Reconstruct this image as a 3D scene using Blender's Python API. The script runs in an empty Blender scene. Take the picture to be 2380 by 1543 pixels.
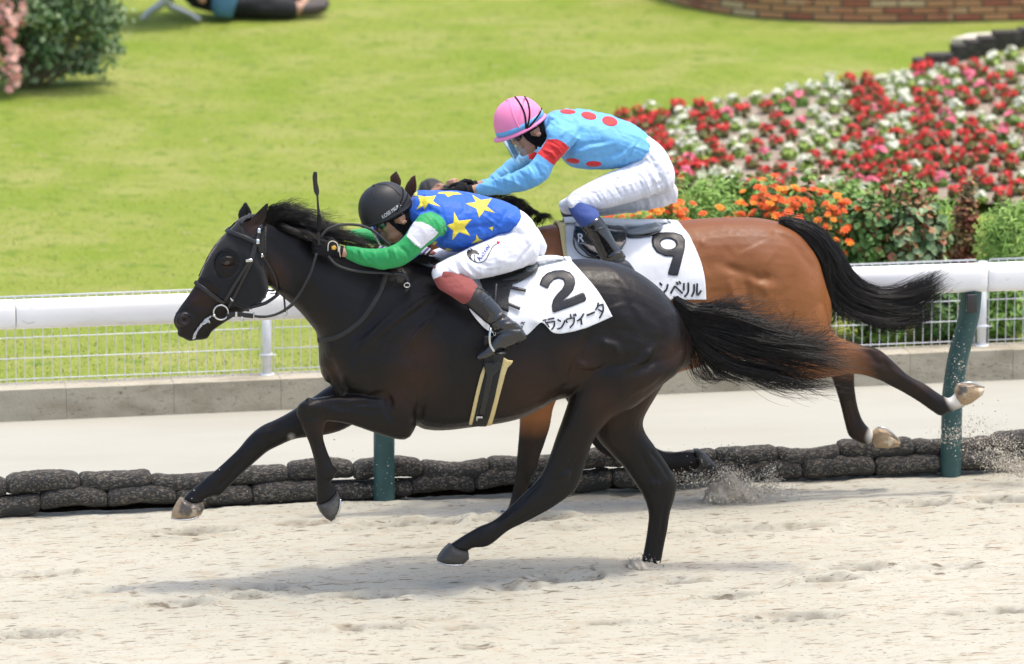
import bpy, bmesh, math, random
import numpy as np
from mathutils import Vector, Matrix
from mathutils.bvhtree import BVHTree
R = math.radians
random.seed(7); rng = np.random.default_rng(7)
sc = bpy.context.scene
COL = sc.collection

# ------------------------------------------------------------------ camera
TH, AZ, DIST, FOC = R(13.0), R(10.0), 32.0, 225.0
SW, SH = 2379.0, 1543.0
FPX = SW * FOC / 36.0
fwd = Vector((math.sin(AZ) * math.cos(TH), math.cos(AZ) * math.cos(TH), -math.sin(TH)))
rgt = Vector((math.cos(AZ), -math.sin(AZ), 0.0))
upv = rgt.cross(fwd)
CAM = Vector((0, 0, 1.255)) - fwd * DIST
cam = bpy.data.objects.new('camera', bpy.data.cameras.new('camera'))
COL.objects.link(cam)
m = Matrix((rgt, upv, -fwd)).transposed().to_4x4(); m.translation = CAM
cam.matrix_world = m
cam.data.lens = FOC; cam.data.sensor_width = 36.0; cam.data.clip_end = 2000; cam.data.clip_start = 0.5
cam.data.dof.use_dof = True; cam.data.dof.focus_distance = DIST + .3; cam.data.dof.aperture_fstop = 2.4
sc.camera = cam
# ------------------------------------------------------------------ world, sun, exposure
w = bpy.data.worlds.new('World'); sc.world = w; w.use_nodes = True
nt = w.node_tree; bg = nt.nodes['Background']
sky = nt.nodes.new('ShaderNodeTexSky'); sky.sky_type = 'NISHITA'; sky.sun_disc = False
sky.sun_elevation = R(75); sky.sun_rotation = R(90); sky.air_density = 1.0; sky.dust_density = 4.0; sky.ozone_density = 0.6
nt.links.new(sky.outputs[0], bg.inputs[0]); bg.inputs[1].default_value = 0.15
sl = bpy.data.lights.new('sun', 'SUN'); sl.energy = 1.1; sl.angle = R(3.5); sl.color = (1.0, 0.955, 0.86)
so = bpy.data.objects.new('sun', sl); COL.objects.link(so)
sdir = Vector((math.sin(R(14)), -0.05, math.cos(R(14)))).normalized()
so.rotation_euler = sdir.to_track_quat('Z', 'Y').to_euler()
sc.view_settings.view_transform = 'Standard'; sc.view_settings.look = 'None'
sc.view_settings.exposure = 1.10; sc.view_settings.gamma = 1.0

# ------------------------------------------------------------------ projection helpers (photo pixel -> place)
FR = {'d': (0, 0, 1), '1': (348.7, 348.7, .3165), '2': (697.5, 348.7, .3616), '3': (1046.2, 174.4, .3616),
      '4': (627.7, 837, .4396), '5': (348.7, 837, .2931), '6': (1395, 418.5, .452), '7': (976.5, 558, .3164),
      '8': (1743.7, 767.2, .2712), '9': (802.1, 404.6, .13563), 'A': (1130, 209.3, .14462),
      'B': (1360.1, 390.6, .4282), 'C': (732.4, 697.5, .381), 'R': (1325.2, 0, .4428)}
def T(fr, x, y):
    o = FR[fr]; return (o[0] + o[2] * x, o[1] + o[2] * y)
def TL(fr, pts): return [T(fr, *p[:2]) for p in pts]
def ray(x, y):
    return (fwd + rgt * ((x - SW / 2) / FPX) - upv * ((y - SH / 2) / FPX))
def P(x, y, Y):
    d = ray(x, y); return CAM + d * ((Y - CAM.y) / d.y)
def PZ(x, y, z=0.0):
    d = ray(x, y); return CAM + d * ((z - CAM.z) / d.z)
nF, nR, nU, nC = (np.array(v) for v in (fwd, rgt, upv, CAM))
def proj(V):
    D = np.asarray(V) - nC; z = D @ nF
    return np.stack([SW / 2 + FPX * (D @ nR) / z, SH / 2 - FPX * (D @ nU) / z], 1)

# ------------------------------------------------------------------ object helpers
def tag(o, label=None, cat=None, group=None, kind=None):
    if label: o['label'] = label
    if cat: o['category'] = cat
    if group: o['group'] = group
    if kind: o['kind'] = kind
    return o
def empty(name, loc, label, cat, group=None):
    o = bpy.data.objects.new(name, None); COL.objects.link(o); o.location = loc
    o.empty_display_size = 0.1
    return tag(o, label, cat, group)
def wloc(o):
    v = Vector(o.location)
    while o.parent: o = o.parent; v += Vector(o.location)
    return v
def mk(name, V, Fc, mats, parent=None, smooth=True, base=None, fmat=None):
    me = bpy.data.meshes.new(name)
    V = np.asarray(V, dtype=float)
    off = Vector((0, 0, 0))
    if parent is not None: off = wloc(parent)
    if base is not None: bl = Vector(base)
    else: bl = Vector((0, 0, 0)) if parent is None else off
    # mesh coordinates stay world coordinates for parts, so procedural textures run on
    if base is not None: V = V - np.array(bl)
    me.from_pydata(V.tolist(), [], [list(map(int, f)) for f in Fc])
    for mm in (mats if isinstance(mats, (list, tuple)) else [mats]): me.materials.append(mm)
    if fmat is not None: me.polygons.foreach_set('material_index', np.asarray(fmat, dtype=np.int32))
    if smooth: me.polygons.foreach_set('use_smooth', np.ones(len(me.polygons), dtype=bool))
    me.update()
    o = bpy.data.objects.new(name, me); COL.objects.link(o)
    if parent is not None:
        o.parent = parent
        o.location = (bl - off) if base is not None else -off
    else:
        o.location = bl if base is not None else (0, 0, 0)
    return o
class Acc:
    def __init__(s): s.V = []; s.F = []; s.n = 0; s.M = []
    def mkm(s, name, mats, parent, Yc):
        '''the part and its mirror image on the other side of the animal'''
        if not s.n: return None
        o = s.mk(name, mats, parent); V, Fc = s.arr(); V = V.copy(); V[:, 1] = 2 * Yc - V[:, 1]
        mk(name, V, [f[::-1] for f in Fc], mats, parent, True, None, s.M); return o
    def add(s, V, Fc, m=0):
        V = np.asarray(V, float); s.V.append(V)
        s.F += [[i + s.n for i in f] for f in Fc]; s.M += [m] * len(Fc); s.n += len(V); return s
    def arr(s): return np.concatenate(s.V), s.F
    def mk(s, name, mats, parent=None, smooth=True, base=None):
        V, Fc = s.arr(); return mk(name, V, Fc, mats, parent, smooth, base, s.M)
def box(acc, c, d, rz=0, bev=0.0, m=0):
    c = np.array(c, float); hx, hy, hz = np.array(d, float) / 2
    if bev <= 0:
        V = np.array([(x, y, z) for z in (-hz, hz) for y in (-hy, hy) for x in (-hx, hx)])
        Fc = [(0, 2, 3, 1), (4, 5, 7, 6), (0, 1, 5, 4), (1, 3, 7, 5), (3, 2, 6, 7), (2, 0, 4, 6)]
    else:
        b = min(bev, hx * .9, hy * .9, hz * .9)
        bmh = bmesh.new(); bmesh.ops.create_cube(bmh, size=1)
        for v in bmh.verts: v.co = (v.co.x * 2 * hx, v.co.y * 2 * hy, v.co.z * 2 * hz)
        bmesh.ops.bevel(bmh, geom=bmh.edges[:], offset=b, segments=2, affect='EDGES', profile=.5)
        bmh.verts.ensure_lookup_table(); bmh.verts.index_update()
        V = np.array([v.co[:] for v in bmh.verts]); Fc = [[v.index for v in f.verts] for f in bmh.faces]; bmh.free()
    ca, sa = math.cos(rz), math.sin(rz)
    V = np.stack([V[:, 0] * ca - V[:, 1] * sa, V[:, 0] * sa + V[:, 1] * ca, V[:, 2]], 1) + c
    acc.add(V, Fc, m)
def ringmesh(rings, closed_caps=True):
    n = len(rings[0]); V = np.concatenate(rings); Fc = []
    for i in range(len(rings) - 1):
        for j in range(n):
            k = (j + 1) % n
            Fc.append((i * n + j, i * n + k, (i + 1) * n + k, (i + 1) * n + j))
    if closed_caps:
        Fc.append(tuple(range(n))[::-1]); Fc.append(tuple(range((len(rings) - 1) * n, len(rings) * n)))
    return V, Fc
def crom(K, k):
    K = np.asarray(K, float); n = len(K); out = []
    for i in range(n - 1):
        p0, p1, p2, p3 = K[max(i - 1, 0)], K[i], K[i + 1], K[min(i + 2, n - 1)]
        for j in range(k):
            t = j / k
            out.append(.5 * ((2 * p1) + (-p0 + p2) * t + (2 * p0 - 5 * p1 + 4 * p2 - p3) * t * t + (-p0 + 3 * p1 - 3 * p2 + p3) * t ** 3))
    out.append(K[-1]); return np.array(out)
def tube(acc, pts, r, seg=10, k=0, m=0, flat=1.0, caps=True):
    pts = np.asarray([tuple(p) for p in pts], float)
    r = np.full(len(pts), r) if np.isscalar(r) else np.asarray(r, float)
    if k:
        q = crom(np.concatenate([pts, r[:, None]], 1), k); pts, r = q[:, :3], np.maximum(q[:, 3], 1e-4)
    tan = np.gradient(pts, axis=0); tan /= np.linalg.norm(tan, axis=1)[:, None] + 1e-9
    ref = np.array([0, 1.0, 0.03]);
    if abs(tan[0] @ ref) > .9: ref = np.array([0, 0.03, 1.0])
    rings = []; nrm = ref
    a = np.linspace(0, 2 * math.pi, seg, endpoint=False)
    for i in range(len(pts)):
        nrm = nrm - tan[i] * (nrm @ tan[i]); nrm /= np.linalg.norm(nrm) + 1e-9
        b = np.cross(tan[i], nrm)
        rings.append(pts[i] + r[i] * (np.cos(a)[:, None] * nrm * flat + np.sin(a)[:, None] * b))
    V, Fc = ringmesh(rings, caps); acc.add(V, Fc, m)
def capsule(acc, pts, r, seg=10, m=0):
    """tube with rounded ends"""
    pts = [np.array(p, float) for p in pts]; r = [r] * len(pts) if np.isscalar(r) else list(r)
    d0 = pts[0] - pts[1]; d0 /= np.linalg.norm(d0); d1 = pts[-1] - pts[-2]; d1 /= np.linalg.norm(d1)
    P0 = [pts[0] + d0 * r[0] * .95, pts[0] + d0 * r[0] * .7]; P1 = [pts[-1] + d1 * r[-1] * .7, pts[-1] + d1 * r[-1] * .95]
    tube(acc, P0 + pts + P1, [r[0] * .25, r[0] * .7] + r + [r[-1] * .7, r[-1] * .25], seg, 0, m)
def ell(acc, c, ax, r, n=16, m=0):
    """ellipsoid, ax = 3 axis vectors"""
    ax = np.array([np.array(a) / np.linalg.norm(a) for a in ax]); c = np.array(c, float)
    rings = []
    for i in range(1, n):
        t = math.pi * i / n; a = np.linspace(0, 2 * math.pi, n * 2, endpoint=False)
        L = np.stack([np.cos(a) * math.sin(t) * r[0], np.sin(a) * math.sin(t) * r[1], np.full(len(a), math.cos(t) * r[2])], 1)
        rings.append(c + L @ ax)
    V, Fc = ringmesh(rings); acc.add(V, Fc, m)
XYZ = ((1, 0, 0), (0, 1, 0), (0, 0, 1))
def loft(acc, st, fr, Y0=0.0, k=5, seg=24, pw=2.1, egg=0.0, shrink=0.0, m=0, off=(0, 0, 0), mirror=None, dome=True):
    """st: (ax,ay,bx,by,halfwidth[,dY]) two opposite outline points in the photo at depth Y0+dY"""
    K = []
    for s in st:
        dY = s[5] if len(s) > 5 else 0.0
        a = P(*T(fr, s[0], s[1]), Y0 + dY); b = P(*T(fr, s[2], s[3]), Y0 + dY)
        K.append([*a, *b, s[4]])
    K = crom(K, k)
    c = (K[:, :3] + K[:, 3:6]) / 2; h = (K[:, :3] - K[:, 3:6]) / 2; wd = K[:, 6].copy()
    if shrink:
        hl = np.linalg.norm(h, axis=1)[:, None]; h = h * np.maximum(hl - shrink, .006) / hl; wd = np.maximum(wd - shrink, .006)
    if mirror is not None:
        c = c.copy(); c[:, 1] = 2 * mirror - c[:, 1]
        h = h.copy(); h[:, 1] *= -1
    c = c + np.array(off)
    a = np.linspace(0, 2 * math.pi, seg, endpoint=False); e = 2.0 / pw
    cs = np.sign(np.cos(a)) * np.abs(np.cos(a)) ** e; sn = np.sign(np.sin(a)) * np.abs(np.sin(a)) ** e
    rings = []
    def ring(c_, h_, w_, s=1.0):
        lat = np.array([0, 1.0, 0]); 
        return c_ + s * (cs[:, None] * h_ + (sn * w_ * (1 - egg * cs))[:, None] * lat)
    if dome:
        d = c[0] - c[1]; d /= np.linalg.norm(d) + 1e-9; rr = min(np.linalg.norm(h[0]), wd[0])
        rings += [ring(c[0] + d * rr * .5, h[0], wd[0], .5), ring(c[0] + d * rr * .3, h[0], wd[0], .8)]
    for i in range(len(c)): rings.append(ring(c[i], h[i], wd[i]))
    if dome:
        d = c[-1] - c[-2]; d /= np.linalg.norm(d) + 1e-9; rr = min(np.linalg.norm(h[-1]), wd[-1])
        rings += [ring(c[-1] + d * rr * .3, h[-1], wd[-1], .8), ring(c[-1] + d * rr * .5, h[-1], wd[-1], .5)]
    V, Fc = ringmesh(rings)
    acc.add(V, Fc, m)
def puff(acc, fr, poly, Y, wd, m=0, n=7, power=.5, mirror=None):
    """rounded solid whose outline is the polygon, thickness 2*wd"""
    pts = np.array([P(*T(fr, *p), Y) for p in poly]); c = pts.mean(0); rings = []
    for i in range(n):
        t = -1 + 2 * i / (n - 1); t = math.sin(t * math.pi / 2)
        s = max(1 - abs(t) ** 3, 0) ** power; s = .35 + .65 * s
        q = c + (pts - c) * s; q[:, 1] += t * wd
        if mirror is not None: q[:, 1] = 2 * mirror - q[:, 1]
        rings.append(q)
    V, Fc = ringmesh(rings); acc.add(V, Fc, m)
def lap(V, Fq, it=3, lam=.5, keepvol=True):
    E = set()
    e = np.array([(f[i], f[(i + 1) % len(f)]) for f in Fq for i in range(len(f))])
    e = np.unique(np.sort(e, 1), axis=0)
    deg = np.bincount(e.ravel(), minlength=len(V)).astype(float)[:, None]; deg[deg == 0] = 1
    for k in range(it):
        for l in ((lam, -lam * 1.04) if keepvol else (lam,)):
            S = np.zeros_like(V)
            for ax in range(3):
                S[:, ax] = np.bincount(e[:, 0], V[e[:, 1], ax], len(V)) + np.bincount(e[:, 1], V[e[:, 0], ax], len(V))
            V = V + l * (S / deg - V)
    return V
def remesh(acc, vox, it=4, shrinkit=0):
    V, Fc = acc.arr()
    me = bpy.data.meshes.new('tmp'); me.from_pydata(V.tolist(), [], Fc); me.update()
    bmh = bmesh.new(); bmh.from_mesh(me); bmesh.ops.recalc_face_normals(bmh, faces=bmh.faces); bmh.to_mesh(me); bmh.free()
    o = bpy.data.objects.new('tmp', me); COL.objects.link(o)
    md = o.modifiers.new('r', 'REMESH'); md.mode = 'VOXEL'; md.voxel_size = vox; md.adaptivity = 0
    dg = bpy.context.evaluated_depsgraph_get(); dg.update()
    ev = o.evaluated_get(dg); m2 = ev.to_mesh()
    n = len(m2.vertices); co = np.empty(n * 3); m2.vertices.foreach_get('co', co); co = co.reshape(-1, 3)
    Fq = [tuple(p.vertices) for p in m2.polygons]
    ev.to_mesh_clear(); bpy.data.objects.remove(o); bpy.data.meshes.remove(me)
    if shrinkit: co = lap(co, Fq, shrinkit, .5, False)
    return lap(co, Fq, it), Fq
def vnormals(V, Fq):
    A = np.array([f[:4] if len(f) >= 4 else (*f, f[-1]) for f in Fq])
    n = np.cross(V[A[:, 2]] - V[A[:, 0]], V[A[:, 3]] - V[A[:, 1]])
    N = np.zeros_like(V)
    for j in range(4):
        for ax in range(3): N[:, ax] += np.bincount(A[:, j], n[:, ax], len(V))
    return N / (np.linalg.norm(N, axis=1)[:, None] + 1e-12)
def dpoly(Q, pts):
    """distance of 2D points Q to polyline, and fraction along"""
    best = np.full(len(Q), 1e9); pts = np.asarray(pts, float); L = max(len(pts) - 1, 1); fr_ = np.zeros(len(Q))
    for i in range(len(pts) - 1):
        a, b = pts[i], pts[i + 1]; ab = b - a
        t = np.clip(((Q - a) @ ab) / (ab @ ab + 1e-9), 0, 1)
        d = np.linalg.norm(Q - (a + t[:, None] * ab), axis=1); u = d < best
        best[u] = d[u]; fr_[u] = (i + t[u]) / L
    return best, fr_
def sculpt(V, Fq, strokes, side=True):
    """strokes: (frame, pts, sigma px, height m[, far]) pushed along normals, tapering at both ends"""
    N = vnormals(V, Fq); Q = proj(V); near = (N @ nF) < .15; D = np.zeros(len(V))
    for s in strokes:
        pts = TL(s[0], s[1])
        if len(pts) == 1: pts = [pts[0], (pts[0][0] + .1, pts[0][1])]
        d, t = dpoly(Q, pts); tp = np.clip(np.minimum(t, 1 - t) * 5 + .35, 0, 1) if len(s[1]) > 1 else 1.0
        D += np.where(near, s[3] * np.exp(-(d / s[2]) ** 2) * tp, 0)
    return V + N * D[:, None]
def wrinkle(V, Fq, seed, amp, a, b, fa=9.0, fb=3.0, it=1):
    '''cloth folds: sharp ridges running along direction b, spaced along direction a'''
    a, b = [np.array(v, float) / np.linalg.norm(v) for v in (a, b)]; q1, q2, q3, q4 = VN(seed), VN(seed + 1), VN(seed + 2), VN(seed + 3)
    u, v, w_ = V @ a, V @ b, V[:, 1]
    wu = u * fa + 1.6 * q3(u * 5 + 40, v * 5 + 40 + w_ * 4) + 60; wv = v * fb + 40 + w_ * 2
    r = 1 - np.abs(q1(wu, wv)) * 2.6; r = np.sign(r) * np.abs(r) ** 2; r2 = 1 - np.abs(q2(wu * 2.3 + 9, wv * 2.1)) * 2.6
    m_ = np.clip(q4(u * 4 + 30, v * 4 + 30) * 2 + .75, .1, 1.2)
    return V + vnormals(V, Fq) * (amp * m_ * (.65 * r + .35 * r2 - .45))[:, None]
def inpoly(Q, poly):
    x, y = Q[:, 0], Q[:, 1]; ins = np.zeros(len(Q), bool); n = len(poly); j = n - 1
    for i in range(n):
        xi, yi = poly[i]; xj, yj = poly[j]
        ins ^= ((yi > y) != (yj > y)) & (x < (xj - xi) * (y - yi) / (yj - yi + 1e-12) + xi); j = i
    return ins
def bvh(V, Fq): return BVHTree.FromPolygons([tuple(v) for v in V], Fq)
def bvhs(*obs):
    Vs, Fs, n = [], [], 0
    for o in obs:
        l = wloc(o)
        Vs += [tuple(v.co + l) for v in o.data.vertices]; Fs += [tuple(i + n for i in p.vertices) for p in o.data.polygons]; n = len(Vs)
    return BVHTree.FromPolygons(Vs, Fs)
def hit(tr, x, y):
    d = ray(x, y).normalized(); h = tr.ray_cast(CAM, d, 200)
    if h[0] is None: return None
    nn = h[1]; nn = -nn if nn.dot(d) > 0 else nn
    return h[0], nn
def decal(acc, tr, fr, poly, off=.003, th=.002, maxe=7.0, m=0, mirror=None, hole=None):
    pts = TL(fr, poly); bmh = bmesh.new()
    vs = [bmh.verts.new((p[0], p[1], 0)) for p in pts]
    es = [bmh.edges.new((vs[i], vs[(i + 1) % len(vs)])) for i in range(len(vs))]
    if hole:
        hs = [bmh.verts.new((p[0], p[1], 0)) for p in TL(fr, hole)]
        es += [bmh.edges.new((hs[i], hs[(i + 1) % len(hs)])) for i in range(len(hs))]
    bmesh.ops.triangle_fill(bmh, use_beauty=True, edges=es)
    for _ in range(7):
        lg = [e for e in bmh.edges if e.calc_length() > maxe]
        if not lg: break
        bmesh.ops.subdivide_edges(bmh, edges=lg, cuts=1); bmesh.ops.triangulate(bmh, faces=bmh.faces)
    bmh.verts.index_update(); keep = []; H = {}
    for v in bmh.verts:
        h = hit(tr, v.co.x, v.co.y)
        if h: H[v.index] = h
    if not H: bmh.free(); return
    # drop samples that fall onto something far behind
    idx = list(H); rem = {v: i for i, v in enumerate(idx)}
    V0 = np.array([H[i][0] + H[i][1] * off for i in idx]); V1 = np.array([H[i][0] + H[i][1] * (off + th) for i in idx])
    Fc = []; ec = {}
    for f in bmh.faces:
        ii = [v.index for v in f.verts]
        if all(i in rem for i in ii):
            q = [rem[i] for i in ii]
            dd = [V0[q[a]] - V0[q[a - 1]] for a in range(3)]
            if max(np.linalg.norm(x) for x in dd) > .09: continue
            nr = np.cross(V1[q[1]] - V1[q[0]], V1[q[2]] - V1[q[0]])
            if nr @ nF > 0: q = q[::-1]
            Fc.append(q)
            for a in range(3):
                e = (q[a], q[(a + 1) % 3]); ec[e] = 1
    bmh.free(); n = len(idx); out = [tuple(i + n for i in q) for q in Fc] + [tuple(q[::-1]) for q in Fc]
    for (a, b) in ec:
        if (b, a) not in ec: out.append((a, b, b + n, a + n))
    VV = np.concatenate([V0, V1]); acc.add(VV, out, m)
    if mirror is not None:
        W = VV.copy(); W[:, 1] = 2 * mirror - W[:, 1]; acc.add(W, [f[::-1] for f in out], m)
def stroke_poly(pts, wd):
    pts = np.array(pts, float); t = np.gradient(pts, axis=0); t /= np.linalg.norm(t, axis=1)[:, None] + 1e-9
    n = np.stack([-t[:, 1], t[:, 0]], 1) * wd / 2; pts = pts.copy(); pts[0] -= t[0] * wd * .15; pts[-1] += t[-1] * wd * .15
    return [tuple(p) for p in pts + n] + [tuple(p) for p in (pts - n)[::-1]]
def strap(acc, tr, fr, pts, wd, th=.003, off=.001, Y=None, k=6, m=0, mirror=None, fixw=None):
    q = crom([T(fr, *p) for p in pts], k); C_, N_ = [], []
    for x, y in q:
        h = hit(tr, x, y) if tr else None
        if h is None:
            if N_: d = ray(x, y); yy = C_[-1][1] if Y is None else Y; C_.append(np.array(P(x, y, yy))); N_.append(N_[-1]); continue
            if Y is None: continue
            h = (P(x, y, Y), Vector((0, -1, 0)))
        C_.append(np.array(h[0] + h[1] * off)); N_.append(np.array(h[1]))
    if len(C_) < 2: return
    C_ = np.array(C_); N_ = np.array(N_)
    for _ in range(2): N_[1:-1] = (N_[:-2] + N_[1:-1] + N_[2:]) / 3; C_[1:-1] = (C_[:-2] + 2 * C_[1:-1] + C_[2:]) / 4
    t = np.gradient(C_, axis=0); t /= np.linalg.norm(t, axis=1)[:, None] + 1e-9
    s = np.cross(N_, t); s /= np.linalg.norm(s, axis=1)[:, None] + 1e-9; N_ = np.cross(t, s)
    rings = []
    for i in range(len(C_)):
        c, a, b = C_[i], s[i] * wd / 2, N_[i] * th
        rings.append(np.array([c - a, c - a + b * .7, c - a * .8 + b, c + a * .8 + b, c + a + b * .7, c + a]))
    V, Fc = ringmesh(rings); acc.add(V, Fc, m)
    if mirror is not None:
        W = V.copy(); W[:, 1] = 2 * mirror - W[:, 1]; acc.add(W, [f[::-1] for f in Fc], m)
def textpoly(s, shear=0.0, bold=0.0):
    cu = bpy.data.curves.new('t', 'FONT'); cu.body = s; cu.shear = shear; cu.offset = bold; cu.size = 1.0; cu.resolution_u = 3
    o = bpy.data.objects.new('t', cu); COL.objects.link(o)
    dg = bpy.context.evaluated_depsgraph_get(); dg.update(); me = bpy.data.meshes.new_from_object(o.evaluated_get(dg))
    V = np.array([v.co[:] for v in me.vertices]); Fc = [tuple(p.vertices) for p in me.polygons]
    bpy.data.objects.remove(o); bpy.data.meshes.remove(me); return V, Fc
def textdecal(acc, tr, fr, s, org, xdir, size, off=.003, shear=0, bold=0.0, m=0, sx=1.0):
    V, Fc = textpoly(s, shear, bold); o = FR[fr]; L = math.hypot(*xdir); ux, uy = xdir[0] / L, xdir[1] / L
    out = []
    for v in V:
        x = org[0] + size * (v[0] * sx * ux + v[1] * uy); y = org[1] + size * (v[0] * sx * uy - v[1] * ux)
        h = hit(tr, *T(fr, x, y)); out.append(None if h is None else h[0] + h[1] * off)
    good = [i for i, p in enumerate(out) if p is not None]; rm = {g: i for i, g in enumerate(good)}
    F2 = [tuple(rm[i] for i in f) for f in Fc if all(i in rm for i in f)]
    if good: acc.add(np.array([out[i] for i in good]), F2, m)
# ------------------------------------------------------------------ value noise for geometry
class VN:
    def __init__(s, seed): s.g = np.random.default_rng(seed).random((256, 256))
    def __call__(s, x, y):
        xi = np.floor(x).astype(int); yi = np.floor(y).astype(int); fx = x - xi; fy = y - yi
        fx = fx * fx * (3 - 2 * fx); fy = fy * fy * (3 - 2 * fy); g = s.g
        a = g[xi & 255, yi & 255]; b = g[(xi + 1) & 255, yi & 255]; c = g[xi & 255, (yi + 1) & 255]; d = g[(xi + 1) & 255, (yi + 1) & 255]
        return (a * (1 - fx) + b * fx) * (1 - fy) + (c * (1 - fx) + d * fx) * fy - .5
# ------------------------------------------------------------------ materials
def M(name, col, rough=.6, spec=.5, metal=0.0, var=(), bump=(), coat=0.0, sheen=0.0, attr=None, trans=0.0, sss=0.0, coord='Object', emis=None, aniso=None, roughvar=None):
    """var: (noise scale, detail, colour, lo, hi[, stretch xyz][, kind]); bump: (scale, strength[, stretch][, kind])"""
    mt = bpy.data.materials.new(name); mt.use_nodes = True; n = mt.node_tree.nodes; l = mt.node_tree.links
    b = n['Principled BSDF']; b.inputs['Roughness'].default_value = rough; b.inputs['Metallic'].default_value = metal
    b.inputs['Specular IOR Level'].default_value = spec; b.inputs['Coat Weight'].default_value = coat; b.inputs['Coat Roughness'].default_value = .08
    b.inputs['Sheen Weight'].default_value = sheen; b.inputs['Transmission Weight'].default_value = trans
    if sss: b.inputs['Subsurface Weight'].default_value = sss; b.inputs['Subsurface Radius'].default_value = (.02, .008, .004)
    tc = n.new('ShaderNodeTexCoord')
    def tex(scale, detail, stretch, kind):
        mp = n.new('ShaderNodeMapping'); mp.inputs['Scale'].default_value = stretch or (1, 1, 1); l.new(tc.outputs[coord], mp.inputs[0])
        if kind == 'vor':
            t = n.new('ShaderNodeTexVoronoi'); t.inputs['Scale'].default_value = scale; l.new(mp.outputs[0], t.inputs['Vector']); return t, t.outputs['Distance']
        if kind == 'vorc':
            t = n.new('ShaderNodeTexVoronoi'); t.inputs['Scale'].default_value = scale; l.new(mp.outputs[0], t.inputs['Vector']); return t, t.outputs['Color']
        t = n.new('ShaderNodeTexNoise'); t.inputs['Scale'].default_value = scale; t.inputs['Detail'].default_value = detail
        l.new(mp.outputs[0], t.inputs['Vector']); return t, t.outputs['Fac']
    rgb = n.new('ShaderNodeRGB'); rgb.outputs[0].default_value = (*col, 1); cur = rgb.outputs[0]
    for v in var:
        _, f = tex(v[0], v[1], v[5] if len(v) > 5 else None, v[6] if len(v) > 6 else None)
        mr = n.new('ShaderNodeMapRange'); mr.inputs['From Min'].default_value = v[3]; mr.inputs['From Max'].default_value = v[4]; mr.clamp = True; l.new(f, mr.inputs[0])
        mx = n.new('ShaderNodeMix'); mx.data_type = 'RGBA'; l.new(mr.outputs[0], mx.inputs[0]); l.new(cur, mx.inputs[6]); mx.inputs[7].default_value = (*v[2], 1); cur = mx.outputs[2]
    if attr:
        for (an, c2) in attr:
            at = n.new('ShaderNodeAttribute'); at.attribute_name = an
            mx = n.new('ShaderNodeMix'); mx.data_type = 'RGBA'; l.new(at.outputs['Fac'], mx.inputs[0]); l.new(cur, mx.inputs[6]); mx.inputs[7].default_value = (*c2, 1); cur = mx.outputs[2]
    l.new(cur, b.inputs['Base Color'])
    if roughvar:
        _, f = tex(roughvar[0], 3, None, None); mr = n.new('ShaderNodeMapRange'); mr.inputs['From Min'].default_value = .35; mr.inputs['From Max'].default_value = .65
        mr.inputs['To Min'].default_value = roughvar[1]; mr.inputs['To Max'].default_value = roughvar[2]; l.new(f, mr.inputs[0]); l.new(mr.outputs[0], b.inputs['Roughness'])
    prev = None
    for v in bump:
        _, f = tex(v[0], 4, v[3] if len(v) > 3 else None, v[4] if len(v) > 4 else None)
        bp = n.new('ShaderNodeBump'); bp.inputs['Strength'].default_value = v[1]; bp.inputs['Distance'].default_value = v[2]; l.new(f, bp.inputs['Height'])
        if prev: l.new(prev, bp.inputs['Normal'])
        prev = bp.outputs[0]
    if prev: l.new(prev, b.inputs['Normal'])
    return mt
def setattr_f(o, name, vals):
    a = o.data.attributes.new(name, 'FLOAT', 'POINT'); a.data.foreach_set('value', np.asarray(vals, dtype=np.float32))
# ================================================================== SETTING
C9 = 1.40            # depth of the second horse
YRAIL, YPOST, YBAG, YKERB = 1.75, 1.78, 1.86, None
YK = PZ(900, 942).y                      # foot of the kerb
LAWN_Z = 0.15
mat_sand = M('sand', (.395, .375, .30), .95, .15,
    var=[(1.3, 3, (.44, .418, .342), .35, .7, (.5, 1, 1)), (14, 8, (.39, .345, .26), .52, .68, (.4, 1.3, 1)),
         (26, 8, (.17, .14, .10), .59, .69, (.35, 1.5, 1)), (70, 5, (.20, .165, .12), .61, .69, (.5, 1.2, 1))],
    bump=[(50, .5, .009, (.5, 1.3, 1)), (9, .3, .02, (.4, 1.3, 1))], attr=[('turned', (.135, .115, .085))])
mat_path = M('pale_sand', (.385, .377, .322), .95, .15,
    var=[(2, 4, (.36, .348, .295), .4, .65, (.3, 1, 1)), (60, 3, (.36, .34, .30), .64, .76, (.25, 1.2, 1))], bump=[(60, .3, .006, (.4, 1, 1))])
mat_lawn = M('lawn', (.235, .285, .050), .95, .1,
    var=[(2.2, 6, (.30, .315, .09), .44, .66, (.6, 1, 1)), (1.1, 3, (.185, .26, .03), .5, .72), (7, 5, (.15, .225, .03), .56, .70), (14, 5, (.31, .31, .12), .60, .74)],
    bump=[(60, .8, .03), (9, .6, .05)])
mat_soil = M('soil', (.30, .245, .185), .95, .1, var=[(30, 5, (.38, .32, .25), .45, .65), (80, 3, (.10, .08, .06), .6, .75)], bump=[(40, .8, .03)])
n1, n2, n3, n4 = VN(1), VN(2), VN(3), VN(4)
def axis(lo, hi, step, far, mult=1.35):
    c = list(np.arange(lo, hi + step / 2, step)); s = step; a = [c[0]]; b = [c[-1]]
    while a[-1] > -far: s *= mult; a.append(a[-1] - s)
    s = step
    while b[-1] < far: s *= mult; b.append(b[-1] + s)
    return np.array(a[1:][::-1] + c + b[1:])
prints = []           # hoofprints: x, y, rx, ry, depth
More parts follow.
